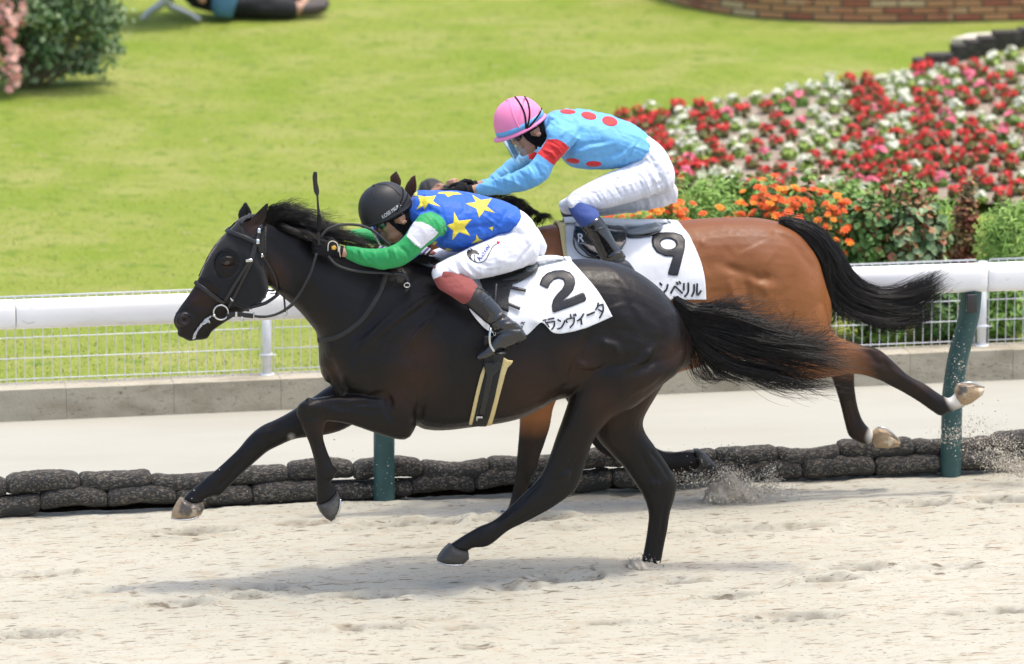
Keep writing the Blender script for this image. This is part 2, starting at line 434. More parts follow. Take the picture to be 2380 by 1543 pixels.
for (px, py, sx, sy, dp) in [(1310, 1345, .16, .07, .05), (600, 1368, .14, .06, .04), (560, 1390, .12, .05, .03), (1985, 1322, .16, .07, .05), (1920, 1350, .14, .06, .05), (1840, 1437, .22, .07, .055),
        (1430, 1448, .2, .04, .03), (860, 1460, .16, .05, .035), (2130, 1172, .14, .06, .04), (2340, 1162, .18, .06, .05), (1220, 1205, .2, .07, .05), (950, 1216, .22, .06, .045), (700, 1215, .14, .06, .03),
        (450, 1236, .2, .06, .04), (150, 1215, .14, .05, .03), (850, 1385, .2, .06, .04), (1180, 1365, .12, .05, .03), (1560, 1350, .14, .06, .03), (90, 1330, .18, .06, .03), (240, 1372, .12, .05, .03),
        (1750, 1228, .3, .07, .05), (2200, 1320, .16, .06, .04), (2330, 1420, .18, .05, .03), (80, 1475, .2, .06, .03), (410, 1405, .16, .06, .04), (1690, 1386, .12, .05, .04)]:
    p = PZ(px, py); prints.append((p.x, p.y, sx, sy, dp))
for i in range(60):
    prints.append((random.uniform(-4.5, 4.5), random.uniform(-4.5, 1.6), random.uniform(.06, .13), random.uniform(.025, .05), random.uniform(.012, .026)))
def sand_h(X, Y):
    h = .016 * n1(X * 1.1, Y * 2.2 + 5) + .007 * n2(X * 4, Y * 8) + .007 * n3(X * 10, Y * 19) + .006 * n4(X * 26, Y * 42)
    t = np.zeros_like(h)
    for (a, b, sx, sy, dp) in prints:
        q = ((X - a) / sx) ** 2 + ((Y - b) / sy) ** 2 + 1.1 * n3(X * 14 + a, Y * 22)
        e = np.exp(-np.maximum(q, 0) * 1.1); h += -dp * e + dp * .55 * np.exp(-((q - 2.2) / 1.0) ** 2); t = np.maximum(t, np.clip(e * 1.7, 0, 1) * np.clip(.45 + 2.2 * n4(X * 22, Y * 44) + 1.2 * n3(X * 50, Y * 80), 0, 1) * min(1, dp / .035) * .8)
    s_ = np.clip((Y - 1.15) / .55, 0, 1); h -= .055 * s_ * s_ * (3 - 2 * s_) - .02 * np.exp(-((Y - 1.72) / .07) ** 2) * (.5 + 2.4 * n2(X * 2.6, 1.7 + 0 * X))
    h -= np.clip((Y - 1.90) / .1, 0, 1) * .10
    fade = np.clip((7 - np.abs(X)) / 2, 0, 1) * np.clip((Y + 6) / 2, 0, 1)
    return h * fade - .01, t * fade
def sheet(name, xs, ys, hf, mats, label=None):
    X, Y = np.meshgrid(xs, ys, indexing='ij'); r = hf(X, Y); H = r[0] if isinstance(r, tuple) else r
    V = np.stack([X, Y, H + 0 * X], -1).reshape(-1, 3); nx, ny = X.shape
    I = np.arange(nx * ny).reshape(nx, ny)
    Fq = np.stack([I[:-1, :-1], I[1:, :-1], I[1:, 1:], I[:-1, 1:]], -1).reshape(-1, 4)
    me = bpy.data.meshes.new(name); me.vertices.add(len(V)); me.vertices.foreach_set('co', V.ravel())
    me.loops.add(Fq.size); me.loops.foreach_set('vertex_index', Fq.ravel().astype(np.int32))
    me.polygons.add(len(Fq)); me.polygons.foreach_set('loop_start', np.arange(0, Fq.size, 4, dtype=np.int32))
    me.polygons.foreach_set('use_smooth', np.ones(len(Fq), bool)); me.update(); me.validate()
    me.materials.append(mats); o = bpy.data.objects.new(name, me); COL.objects.link(o); tag(o, kind='structure')
    if isinstance(r, tuple): setattr_f(o, 'turned', r[1].ravel())
    return o
ys = [y for y in axis(-3.0, 2.05, .013, 60) if y < 2.06]
sheet('sand_track', axis(-3.6, 3.6, .016, 150), np.array(ys), sand_h, mat_sand)
ypath = np.array([2.055, 2.4, 3.0, 3.6, YK + .05])
sheet('path', axis(-4, 4, .2, 150), ypath, lambda X, Y: .012 * n1(X * 1.5, Y * 2) + .0 * X - .002, mat_path)
# underside so nothing shows between
sheet('ground', axis(-6, 6, 2, 500), axis(-6, 6, 2, 500), lambda X, Y: 0 * X - .35, mat_soil)
# lawn with planting bed
sheet('lawn', axis(-8, 8, .12, 300), np.array([y for y in axis(YK + .2, 18, .12, 300) if y > YK + .15]),
      lambda X, Y: LAWN_Z - .035 + .03 * n1(X * .7, Y * .7) + .012 * n2(X * 3, Y * 3), mat_lawn)
# kerb stones in one long row
mat_kerb = M('kerb_stone', (.43, .39, .30), .9, .2, var=[(9, 6, (.31, .275, .205), .42, .66, (.5, 1, 1)), (60, 4, (.19, .165, .13), .6, .74, (.5, 1, 1)), (2.5, 2, (.42, .39, .31), .5, .7)], bump=[(70, .5, .008), (15, .3, .012)])
a = Acc()
for i in range(-60, 60):
    box(a, (i * .6 + .24, YK + .09, .05), (.5992, .18, .25 + .001 * (i % 3)), bev=.003)
tag(a.mk('kerb', mat_kerb, smooth=False), kind='structure')
# ------------------------------------------------------------------ running rail
mat_rail = M('white_rail', (.86, .85, .83), .35, .4, bump=[(6, .1, .01)], var=[(3, 4, (.80, .77, .73), .5, .8, (.3, 1, 1)), (40, 3, (.55, .50, .43), .66, .8, (.3, 1, 1)), (9, 5, (.68, .64, .58), .56, .75, (.15, 1, 1))])
mat_green = M('green_paint', (.030, .082, .080), .42, .4, var=[(12, 4, (.04, .10, .098), .45, .7)], bump=[(30, .2, .004)])
mat_dark = M('dark_metal', (.03, .03, .03), .5)
mat_white = M('white_paint', (.72, .73, .74), .4, .5, var=[(25, 3, (.6, .61, .62), .55, .75)])
zr = (P(300, 718, YRAIL).z + P(2100, 652, YRAIL).z) / 2
rail = empty('running_rail', (0, YPOST, 0), 'long white plastic racecourse rail on green posts beside the sand track', 'rail')
def railseg(x0, x1):
    a = Acc(); pr = []; n = 28
    for i in range(n):
        t = 2 * math.pi * i / n; c, s = math.cos(t), math.sin(t)
        pr.append((np.sign(c) * abs(c) ** .75 * .062, np.sign(s) * abs(s) ** .62 * .077))
    pr = np.array(pr); rings = []
    for x, sc_ in [(x0, .94), (x0 + .006, 1.0)] + [(x, 1.0) for x in np.linspace(x0 + .05, x1 - .05, 14)] + [(x1 - .006, 1.0), (x1, .94)]:
        rings.append(np.stack([np.full(n, x), YRAIL + pr[:, 0] * sc_, zr + .004 * math.sin(x * 1.3) + pr[:, 1] * sc_], 1))
    V, Fc = ringmesh(rings); a.add(V, Fc); a.mk('rail_section', mat_rail, rail)
xj = P(2290, 640, YRAIL).x
for k in range(-3, 3): railseg(xj + k * 5.2 + .003, xj + (k + 1) * 5.2 - .003)
pa = PZ(893, 1171); pb = PZ(2209, 1102)
xa = P(893, 1171, YPOST).x; xb = P(2209, 1102, YPOST).x
for i, xp in enumerate([xa - 2 * (xb - xa), xa - (xb - xa), xa, xb, xb + (xb - xa)]):
    a = Acc()
    tube(a, [(xp, YPOST, -.25), (xp, YPOST, .3), (xp + .005, YPOST, .42), (xp + .03, YPOST, .6), (xp + .065, YPOST - .01, .75), (xp + .085, YPOST - .02, .86), (xp + .095, YRAIL + .01, zr - .02)], [.056] * 7, 24, 5)
    p = a.mk('post', mat_green, rail)
    a = Acc(); box(a, (xp + .078, YRAIL - .055, zr - .13), (.055, .03, .10), bev=.004); a.mk('bracket', mat_dark, rail)
# ------------------------------------------------------------------ wire fence behind the kerb
zf = LAWN_Z + .02; YF = YK + .13
fence = empty('wire_fence', (0, YF, zf), 'low white wire mesh fence standing on the concrete kerb', 'fence')
xf0 = P(620, 800, YF).x; xf1 = P(2281, 750, YF).x; sp = (xf1 - xf0) / 2
ztop = P(100, 688, YF).z
for k in range(-3, 6):
    x = xf0 + k * sp
    a = Acc(); tube(a, [(x, YF, zf - .03), (x, YF, ztop - .02)], .027, 16)
    tube(a, [(x, YF, ztop - .022), (x, YF, ztop - .008)], .030, 16)
    tube(a, [(x, YF, zf), (x, YF, zf + .012)], .042, 16)
    pst = a.mk('post', mat_white, fence)
    a = Acc()
    for zz in (zf + .12, zf + .36):
        tube(a, [(x, YF, zz - .008), (x, YF, zz + .008)], .031, 14); tube(a, [(x - .05, YF - .02, zz), (x + .05, YF - .02, zz)], .004, 6)
    a.mk('clamp', mat_white, pst)
    a = Acc(); x0, x1 = x + .04, x + sp - .04
    zw = [zf + .035 + i * .118 for i in range(int((ztop - zf) / .118) + 1)]
    for zz in zw: tube(a, [(x0, YF, zz), (x1, YF, zz)], .0032, 6)
    for dz, dy in ((0, 0), (-.028, -.03), (-.028, .03)): tube(a, [(x0, YF + dy, ztop + dz), (x1, YF + dy, ztop + dz)], .003, 6)
    nvw = int((x1 - x0) / .05)
    for i in range(nvw + 1):
        xx = x0 + i * (x1 - x0) / nvw
        tube(a, [(xx, YF + .002, zf + .0), (xx, YF + .002, ztop - .03), (xx, YF - .03, ztop - .028), (xx, YF, ztop)], .0028, 5, caps=False)
    a.mk('mesh_panel', mat_white, fence)
# ------------------------------------------------------------------ sandbags under the rail
mat_bag = M('stone_bag', (.055, .052, .046), .8, .2,
    var=[(95, 3, (.20, .175, .13), .50, .62, (.45, 1, 1)), (130, 2, (.36, .24, .16), .64, .72, (.6, 1, 1)), (110, 2, (.25, .255, .24), .62, .72, (.5, 1, 1)), (150, 3, (.04, .038, .035), .48, .62, (.5, 1, 1.2)), (7, 2, (.045, .043, .04), .5, .66, (.4, 1, 2))],
    bump=[(120, 1.0, .008), (24, .5, .015)])
mat_strap = M('black_webbing', (.012, .012, .012), .6, .3, bump=[(200, .3, .003)])
def bag(x, y, z, L, r, seed):
    a = Acc(); rg = np.random.default_rng(seed); nn = 30; seg = 22; rings = []; nz = VN(seed + 40); bend = rg.uniform(-.016, .016)
    for i in range(nn):
        t = -1 + 2 * i / (nn - 1); s = max(1 - abs(t) ** 9, 0) ** .5 * .8 + .2; th = np.linspace(0, 2 * math.pi, seg, endpoint=False)
        lum = 1 + .22 * nz(np.full(seg, t * 4 + 9), 3 * np.cos(th) + 9) + .07 * nz(np.full(seg, t * 13 + 30), 7 * np.cos(th) + 3 * np.sin(th) + 20)
        rr = r * s * lum; cz = np.sin(th); cz = np.sign(cz) * np.abs(cz) ** .8
        rings.append(np.stack([np.full(seg, t * L / 2), np.cos(th) * rr * 1.35, cz * rr * .92 + bend * (1 - t * t) * 2], 1))
    V, Fc = ringmesh(rings); V = V + np.array((x, y, z))
    return mk('sandbag', V, Fc, mat_bag, base=(x, y, z - r * .8))
ORD = 'zeroth first second third fourth fifth sixth seventh eighth ninth tenth eleventh twelfth thirteenth fourteenth fifteenth sixteenth seventeenth eighteenth nineteenth twentieth'.split()
seed = 0
for row, (yy, zz, rr, lab) in enumerate([(1.865, .002, .058, 'black mesh sandbag in the lower row'), (1.90, .090, .055, 'black mesh sandbag in the upper row')]):
    x = -3.4 - .15 * row; cnt = 0
    while x < 3.6:
        L = random.uniform(.35, .49); seed += 1
        o = bag(x + L / 2, yy + random.uniform(-.015, .015), zz + random.uniform(-.010, .008), L, rr * random.uniform(.93, 1.10), seed)
        bx_ = proj([(x + L / 2, yy, zz)])[0][0]
        if bx_ > -20: cnt += 1
        lab2 = '%s, %s from the left edge' % (lab, ORD[cnt]) if -20 < bx_ < 2400 else lab + ', outside the view'
        tag(o, lab2, 'sandbag', 'sandbags of the %s row under the rail' % ('lower' if row == 0 else 'upper')); x += L * .955
# ================================================================== GARDEN
def leafmat(name, c, c2, tr=.25, rough=.5):
    mt = M(name, c, rough, .3, var=[(7, 3, c2, .4, .62)]); b = mt.node_tree.nodes['Principled BSDF']
    return mt
g_dark = leafmat('dark_leaf', (.065, .14, .035), (.13, .24, .06)); g_mid = leafmat('leaf', (.13, .25, .04), (.24, .37, .09))
g_lime = leafmat('feathery_leaf', (.24, .41, .08), (.34, .50, .12)); g_red = leafmat('red_leaf', (.30, .085, .05), (.25, .20, .08))
g_grey = leafmat('rose_leaf', (.12, .21, .08), (.30, .38, .20)); mat_stem = M('stem', (.09, .07, .035), .8)
f_red = M('red_petal', (.74, .055, .05), .55, .3, var=[(20, 2, (.50, .03, .03), .45, .6)]); f_pink = M('pink_petal', (.80, .17, .26), .55); f_white = M('white_petal', (.74, .74, .60), .55, var=[(20, 2, (.6, .66, .42), .5, .6)])
f_or = M('orange_petal', (.78, .13, .02), .55, var=[(9, 2, (.85, .30, .02), .52, .58)]); f_rose = M('rose_petal', (.72, .34, .27), .6, var=[(12, 2, (.85, .55, .46), .45, .6)])
def leaves(acc, C, Nn, ln, wd, rg, m=0, fold=.25, droop=.0):
    """one pointed, folded leaf per row of C, facing roughly Nn"""
    n = len(C); d = rg.normal(size=(n, 3)); Nn = Nn / (np.linalg.norm(Nn, axis=1)[:, None] + 1e-9)
    d -= Nn * (d * Nn).sum(1)[:, None]; d[:, 2] -= droop; d /= np.linalg.norm(d, axis=1)[:, None] + 1e-9
    s = np.cross(Nn, d); L = (ln * rg.uniform(.7, 1.25, n))[:, None]; W = L * wd / ln / 2 * 1.0
    W = (L / ln) * wd / 2
    up = Nn * W * fold
    V = np.stack([C - d * L * .5, C - d * L * .1 + s * W + up, C + d * L * .22 + s * W * .75 + up, C + d * L * .5, C + d * L * .22 - s * W * .75 + up, C - d * L * .1 - s * W + up], 1).reshape(-1, 3)
    I = np.arange(n) * 6
    Fc = [f for i in I for f in ((i, i + 1, i + 2, i + 3), (i, i + 3, i + 4, i + 5))]
    acc.add(V, Fc, m)
def crown(rg, n, lobes, shell=.55):
    C, Nn = [], []
    per = np.array([l[3] * l[4] * l[5] for l in lobes]) ** .67; per = (per / per.sum() * n).astype(int) + 1
    for l, k in zip(lobes, per):
        v = rg.normal(size=(k, 3)); v /= np.linalg.norm(v, axis=1)[:, None]; r = rg.uniform(shell, 1.06, k)[:, None] ** .6
        C.append(np.array(l[:3]) + v * r * np.array(l[3:6])); q = v + rg.normal(size=(k, 3)) * .55; q[:, 2] += .45; Nn.append(q)
    return np.concatenate(C), np.concatenate(Nn)
def flower(acc, c, nrm, r, rg, m=0, npet=9, layers=2):
    nrm = np.array(nrm, float); nrm /= np.linalg.norm(nrm); t = np.cross(nrm, (0.3, 1, .1)); t /= np.linalg.norm(t); b = np.cross(nrm, t)
    for L in range(layers):
        rr = r * (1 - .35 * L)
        for i in range(npet):
            a = 2 * math.pi * (i + .5 * L) / npet + rg.uniform(-.1, .1); d = t * math.cos(a) + b * math.sin(a); s = np.cross(nrm, d); up = nrm * rr * (.12 + .3 * L)
            w_ = rr * 3.3 / npet
            V = np.array([c + nrm * .002 * L, c + d * rr * .6 + s * w_ * .5 + up, c + d * rr + up * .8, c + d * rr * .6 - s * w_ * .5 + up]); acc.add(V, [(0, 1, 2, 3)], m)
# ---- begonia bed: soil patch and plants in rows
bed = [(1425, 272), (1700, 228), (1980, 180), (2379, 116), (2500, 104), (2500, 480), (2379, 480), (2150, 460), (1900, 440), (1560, 430), (1450, 330)]
bw = [PZ(x + (30 if i in (0, 10) else 0), y + (4 if i < 5 else 0), LAWN_Z + .015) for i, (x, y) in enumerate(bed)]
bmh = bmesh.new(); bmesh.ops.triangle_fill(bmh, use_beauty=True, edges=[bmh.edges.new(p) for p in (lambda vs: [(vs[i], vs[(i + 1) % len(vs)]) for i in range(len(vs))])([bmh.verts.new(p) for p in bw])])
me = bpy.data.meshes.new('flower_bed_soil'); bmh.to_mesh(me); bmh.free(); me.materials.append(mat_soil)
o = bpy.data.objects.new('flower_bed_soil', me); COL.objects.link(o); tag(o, kind='structure')
def begonia(fm, seed):
    rg = np.random.default_rng(seed); C, Nn = crown(rg, 34, [(0, 0, .035, .05, .05, .03)]); a = Acc(); leaves(a, C, Nn, .045, .036, rg)
    tube(a, [(0, 0, 0), (0, 0, .04)], .006, 5)
    b = Acc(); k = 13
    for i in range(k):
        v = rg.normal(size=3); v[2] = abs(v[2]) + .3; v /= np.linalg.norm(v); c = np.array([0, 0, .05]) + v * np.array([.047, .047, .045]) * rg.uniform(.75, 1.15)
        flower(b, c, v + rg.normal(size=3) * .3, rg.uniform(.017, .025), rg, npet=5, layers=1); flower(b, c + v * .004, v + rg.normal(size=3) * .5, .013, rg, npet=4, layers=1)
    return a, b
kinds = {'red': (f_red, leafmat('bronze_leaf', (.17, .13, .045), (.13, .17, .04))), 'white': (f_white, leafmat('lime_leaf', (.26, .38, .07), (.36, .46, .12))), 'pink': (f_pink, g_mid)}
proto = {}
for kname, (fm, lm) in kinds.items():
    proto[kname] = []
    for s in range(4):
        a, b = begonia(fm, 100 + s + 10 * len(proto)); VA, FA = a.arr(); VB, FB = b.arr()
        meA = bpy.data.meshes.new('foliage'); meA.from_pydata(VA.tolist(), [], FA); meA.materials.append(lm)
        meB = bpy.data.meshes.new('flowers'); meB.from_pydata(VB.tolist(), [], FB); meB.materials.append(fm); proto[kname].append((meA, meB))
def spots():
    out = []; rg = random.Random(3); c = 900.0; row = 0
    while c < 2420:
        y = 96 + rg.uniform(0, 20)
        while y < 475:
            px = c + (y - 100) * .78 + 26 * math.sin(y * .012 + row * .5) + rg.uniform(-6, 6); py = y + rg.uniform(-4, 4)
            if inpoly(np.array([(px, py)]), bed)[0]: out.append((px, py, row))
            y += 19 + (y - 100) * .018 + rg.uniform(-2, 4)
        c += 42 + rg.uniform(-4, 4); row += 1
    return out
sp_ = spots(); cn = VN(77)
print('begonias', len(sp_))
for i, (px, py, row_) in enumerate(sp_[:300]):
    p = PZ(px, py + 12, LAWN_Z + .015); u = px * .8 - py * 1.0; v = px * .35 + py
    f = cn(np.array([row_ * .83 + 3]), np.array([py / 36.0 + row_ * 1.7]))[0] + .5 + random.uniform(-.08, .08)
    k = 'red' if f > .42 else 'white'
    if random.random() < .11: k = 'pink'
    e = empty('begonia', p, '%s begonia in bloom in the soil of the flower bed' % k, 'flower', '%s begonias of the bedding display' % k)
    e.rotation_euler = (0, 0, random.uniform(0, 6.28)); s = random.uniform(.85, 1.2); e.scale = (s, s, s * .95)
    for nm, me in zip(('foliage', 'flowers'), random.choice(proto[k])):
        q = bpy.data.objects.new(nm, me); COL.objects.link(q); q.parent = e
# ---- shrubs between fence and bed. px = centre x in photo, top y
def shrub(name, px, ytop, Y, wpx, lm, label, cat, seed, ln=.04, wd=.022, n=2600, fl=None, nf=0, fr_=.028, red=None, hmax=None, lobn=7, flname='flowers', group=None, loose=False, fny=(.55, 1.0)):
    rg = np.random.default_rng(seed); top = P(px, ytop, Y); x = top.x; H = top.z - LAWN_Z
    base = np.array((x, Y, LAWN_Z - .01)); w2 = wpx / 440 / 2
    lob = []
    for i in range(lobn):
        a = rg.uniform(0, 6.28); r = rg.uniform(.1, .62); z = rg.uniform(.3, .75) * H; s = rg.uniform(.30, .5)
        lob.append((x + math.cos(a) * r * w2, Y + math.sin(a) * r * w2 * .7, LAWN_Z + z, w2 * s * 1.1, w2 * s, min(H * .34, H - z) * rg.uniform(.8, 1.1) + .02))
    lob.append((x, Y, LAWN_Z + H * .62, w2 * .6, w2 * .5, H * .37)); lob.append((x, Y, LAWN_Z + H * .3, w2 * .8, w2 * .6, H * .28))
    C, Nn = crown(rg, n, lob, .2); keep = C[:, 2] > LAWN_Z; C, Nn = C[keep], Nn[keep]
    a = Acc(); e = empty(name, tuple(base), label, cat, group)
    if red is not None:
        k = rg.random(len(C)) < red; leaves(a, C[~k], Nn[~k], ln, wd, rg, 0); leaves(a, C[k], Nn[k], ln, wd, rg, 1); a.mk('foliage', [lm, g_red], e, smooth=False)
    else: leaves(a, C, Nn, ln, wd, rg, 0); a.mk('foliage', lm, e, smooth=False)
    b = Acc()
    for l in lob: tube(b, [base + rg.normal(size=3) * (.02, .02, 0), (base + np.array(l[:3])) / 2 + rg.normal(size=3) * .02, np.array(l[:3]) + (0, 0, l[5] * .6)], [.009, .007, .003], 5, 4)
    b.mk('stems', mat_stem, e)
    if fl is not None:
        f = Acc()
        for i in range(nf):
            l = lob[rg.integers(len(lob) - 1)]; v = rg.normal(size=3); v[2] = abs(v[2]) * .8 + .25; v[1] = -abs(v[1]) * .9; v /= np.linalg.norm(v)
            c = np.array(l[:3]) + v * np.array(l[3:6]) * rg.uniform(1.0, 1.18)
            c = c + rg.normal(size=3) * (.05, .03, .03); c[2] = max(c[2], LAWN_Z + H * rg.uniform(fny[0], .95)) if rg.random() < .7 else c[2]
            flower(f, c, v * .5 + np.array([0, -.25, .8]), fr_ * rg.uniform(.8, 1.2), rg)
        f.mk(flname, fl, e, smooth=False)
    return e
Y1 = YK + .65; Y2 = YK + 1.3; Y3 = YK + 1.9
rows = [
 ('zinnia_bush', 1430, 505, Y1, 150, g_dark, 'low dark bush with scattered orange blooms behind the saddle of the brown horse', 'flower bush', f_or, 34),
 ('zinnia_bush', 1560, 455, Y1, 190, g_mid, 'bush with small orange blooms just behind the white breeches of the upper rider', 'flower bush', f_or, 50),
 ('zinnia_bush', 1690, 478, Y1, 150, g_mid, 'green bush with few orange blooms above the white number cloth', 'flower bush', f_or, 34),
 ('zinnia_bush', 1800, 430, Y1, 190, g_dark, 'bush thick with orange blooms above the brown rump', 'flower bush', f_or, 95),
 ('zinnia_bush', 1915, 450, Y1, 160, g_dark, 'bush with orange and yellow blooms beside the black tail top', 'flower bush', f_or, 80),
]
for i, (nm, px, yt, Y, wp, lm, lab, cat, fl, nf) in enumerate(rows):
    shrub(nm, px, yt, Y, wp, lm, lab, cat, 300 + i, .05, .016, 2200, fl, nf, .030, fny=(.55, 1))
shrub('feathery_plant', 1640, 415, Y2, 230, g_lime, 'bright green feathery plants between the upper rider and the orange blooms', 'plant', 320, .06, .008, 4200)
shrub('leafy_plant', 1740, 408, Y3, 240, g_mid, 'mid green leafy plants at the foot of the flower bed above the orange blooms', 'plant', 340, .05, .03, 2600)
shrub('leafy_plant', 1980, 418, Y3, 220, g_mid, 'pale green weedy plants directly below the begonias, right of centre', 'plant', 341, .05, .03, 2400, red=.1)
shrub('feathery_plant', 2220, 452, Y3, 240, g_lime, 'lime green plants behind the narrow dark red shrub', 'plant', 342, .06, .01, 2600)
shrub('zinnia_bush', 1490, 470, Y1 + .1, 190, g_mid, 'loose orange flowered bush between the blue legging and the white breeches', 'flower bush', 343, .05, .016, 1800, f_or, 26, .034, fny=(.75, 1))
shrub('feathery_plant', 1480, 470, Y2, 150, g_lime, 'light green feathery plant under the rider in blue with red spots', 'plant', 321, .06, .008, 2200)
shrub('rose_shrub', 1890, 395, Y2, 230, g_mid, 'loose green shrub with reddish tips at the foot of the begonia bed', 'shrub', 322, .05, .034, 2400, red=.25)
shrub('rose_shrub', 2010, 455, Y1, 190, g_dark, 'dark green rose shrub behind the arch of the brown horse tail', 'shrub', 323, .055, .04, 2000, red=.18)
shrub('rose_shrub', 2110, 400, Y2, 240, g_mid, 'shrub mottled with red and bronze leaves left of the tall red stems', 'shrub', 324, .045, .03, 2600, red=.50)
shrub('rose_shrub', 2150, 470, Y1, 220, g_grey, 'round leaved dark shrub close above the white rail', 'shrub', 325, .065, .055, 1700, red=.30)
shrub('rose_shrub', 2240, 408, Y1 + .25, 95, g_red, 'narrow upright shrub with dark red leaves', 'shrub', 326, .045, .03, 1000, red=.3)
shrub('feathery_plant', 2330, 465, Y1, 250, g_lime, 'bright green feathery plants at the right edge above the rail', 'plant', 327, .06, .008, 6500)
shrub('feathery_plant', 2480, 440, Y1 + .2, 220, g_lime, 'light green feathery plant at the far right end of the bed', 'plant', 328, .06, .008, 3000)
shrub('leafy_plant', 2040, 640, YK + .42, 200, g_mid, 'low yellowish plant seen through the mesh fence under the brown horse tail', 'plant', 329, .06, .03, 1300)
shrub('leafy_plant', 2190, 650, YK + .42, 180, g_dark, 'low dark plant seen through the mesh fence left of the bent post', 'plant', 330, .06, .035, 1300)
shrub('leafy_plant', 2340, 640, YK + .42, 180, g_mid, 'low green plant seen through the mesh fence right of the bent post', 'plant', 331, .07, .02, 1500)
shrub('leafy_plant', 1660, 640, YK + .42, 260, g_dark, 'low dark plant behind the fence hidden mostly by the horses', 'plant', 332, .06, .035, 1300)
# ---- rose bush top left
yb = PZ(70, 200, LAWN_Z).y; xb_ = PZ(70, 200, LAWN_Z).x
def bigbush():
    rg = np.random.default_rng(9); e = empty('rose_bush', (xb_, yb, LAWN_Z), 'large rose bush with pale pink blooms at the top left of the lawn', 'bush')
    lob = []
    for (px, py, rx, ry) in [(30, 60, 90, 70), (110, 20, 90, 60), (100, 110, 80, 60), (190, 40, 60, 55), (40, 150, 60, 45), (160, 130, 55, 45), (120, 170, 60, 30), (225, 100, 40, 30), (250, 20, 40, 30), (-40, 60, 90, 90), (60, -60, 130, 70), (190, -50, 80, 60), (250, 60, 30, 40), (215, 150, 40, 26), (265, 110, 24, 16)]:
        c = P(px, py, yb + rg.uniform(-.12, .25)); lob.append((c.x, c.y, c.z, rx / 400, rx / 400, ry / 400))
    C, Nn = crown(rg, 11000, lob, .15); C = C + rg.normal(size=C.shape) * .045; k = C[:, 2] > LAWN_Z + .02; C, Nn = C[k], Nn[k]; a = Acc(); leaves(a, C, Nn, .045, .032, rg, 0)
    a.mk('foliage', g_grey, e, smooth=False); b = Acc()
    for l in lob: tube(b, [(xb_ + rg.uniform(-.1, .1), yb, LAWN_Z), ((xb_ + l[0]) / 2, yb, (LAWN_Z + l[2]) / 2 + .05), l[:3]], [.012, .008, .004], 6, 4)
    b.mk('stems', mat_stem, e); f = Acc()
    for i in range(120):
        px, py = rg.uniform(-80, 75), rg.uniform(-30, 215); 
        if px > 60 - abs(py - 60) * .12: px -= 40
        c = np.array(P(px, py, yb - .28 + rg.uniform(-.1, .15))); c[2] = max(c[2], LAWN_Z + .03)
        for L in range(2): flower(f, c, rg.normal(size=3) * .5 + np.array([.2, -.8, .5]), .034, rg, npet=6)
    f.mk('flowers', f_rose, e, smooth=False)
bigbush()
# ---- lawn blades
def lawn_blades():
    rg = np.random.default_rng(5); n = 80000; a = []
    pts = np.stack([rg.uniform(-3.6, 3.9, n), YK + .25 + 11.5 * rg.random(n) ** 1.4], 1)
    inb = inpoly(pts, [(p.x, p.y) for p in bw]); pts = pts[~inb]; n = len(pts)
    h = rg.uniform(.012, .028, n); an = rg.uniform(0, 6.28, n); w_ = rg.uniform(.003, .006, n); ln = rg.normal(size=(n, 2)) * .014
    B = np.column_stack([pts, np.full(n, LAWN_Z - .045) + .03 * n1(pts[:, 0] * .7, pts[:, 1] * .7) + .012 * n2(pts[:, 0] * 3, pts[:, 1] * 3)]); dx = np.column_stack([np.cos(an) * w_, np.sin(an) * w_, 0 * w_])
    V = np.stack([B - dx, B + dx, B + np.column_stack([ln, h])], 1).reshape(-1, 3)
    me = bpy.data.meshes.new('grass'); me.from_pydata(V.tolist(), [], np.arange(3 * n).reshape(-1, 3).tolist())
    me.materials.append(M('grass_blade', (.245, .295, .052), .9, .1, var=[(2.5, 4, (.28, .305, .10), .45, .65), (1.2, 2, (.17, .25, .035), .5, .7)]))
    o = bpy.data.objects.new('grass', me); COL.objects.link(o); tag(o, kind='stuff'); tag(o, 'short mown grass on the lawn beyond the fence', 'grass')
lawn_blades()
# ---- curved brick wall
mat_brick = M('brick', (.42, .19, .10), .85, .2, var=[(5, 2, (.52, .36, .21), .5, .6), (3.3, 2, (.33, .13, .08), .55, .62), (60, 4, (.30, .14, .08), .5, .8)], bump=[(60, .4, .006)])
mat_mortar = M('mortar', (.13, .11, .08), .95)
wl = crom([tuple(PZ(x, y, LAWN_Z - .03))[:2] for x, y in ((1330, -75), (1440, -40), (1564, 2), (1650, 24), (1746, 37), (1860, 44), (1990, 47), (2180, 47), (2379, 44), (2560, 38), (2760, 20), (2900, -20))], 12)
dl = np.r_[0, np.cumsum(np.linalg.norm(np.diff(wl, axis=0), axis=1))]
def wpt(d):
    p = np.array([np.interp(d, dl, wl[:, k]) for k in (0, 1)]); q = np.array([np.interp(d + .02, dl, wl[:, k]) for k in (0, 1)]); return p, math.atan2(*(q - p)[::-1])
wall = empty('brick_wall', (wl[60][0], wl[60][1], LAWN_Z), 'low curved wall of red and tan bricks at the top right of the lawn', 'wall')
a = Acc(); b = Acc(); rh = .052; bl = .205; rgb_ = random.Random(4)
for r_ in range(9):
    d = .5 * bl * (r_ % 2)
    while d < dl[-1] - .05:
        p, an = wpt(d); box(a, (p[0], p[1], LAWN_Z - .03 + rh * (r_ + .5)), (bl - .014, .09 + rgb_.uniform(-.004, .004), rh - .012), an, bev=.006, m=rgb_.choice((0, 0, 1, 1, 2, 3))); d += bl
mat_bk = [mat_brick] + [M('brick', c, .85, .2, var=[(60, 4, tuple(x * .7 for x in c), .5, .8)], bump=[(60, .4, .006)]) for c in ((.46, .24, .12), (.34, .12, .075), (.52, .38, .22))]
a.mk('bricks', mat_bk, wall, smooth=False)
rings = []
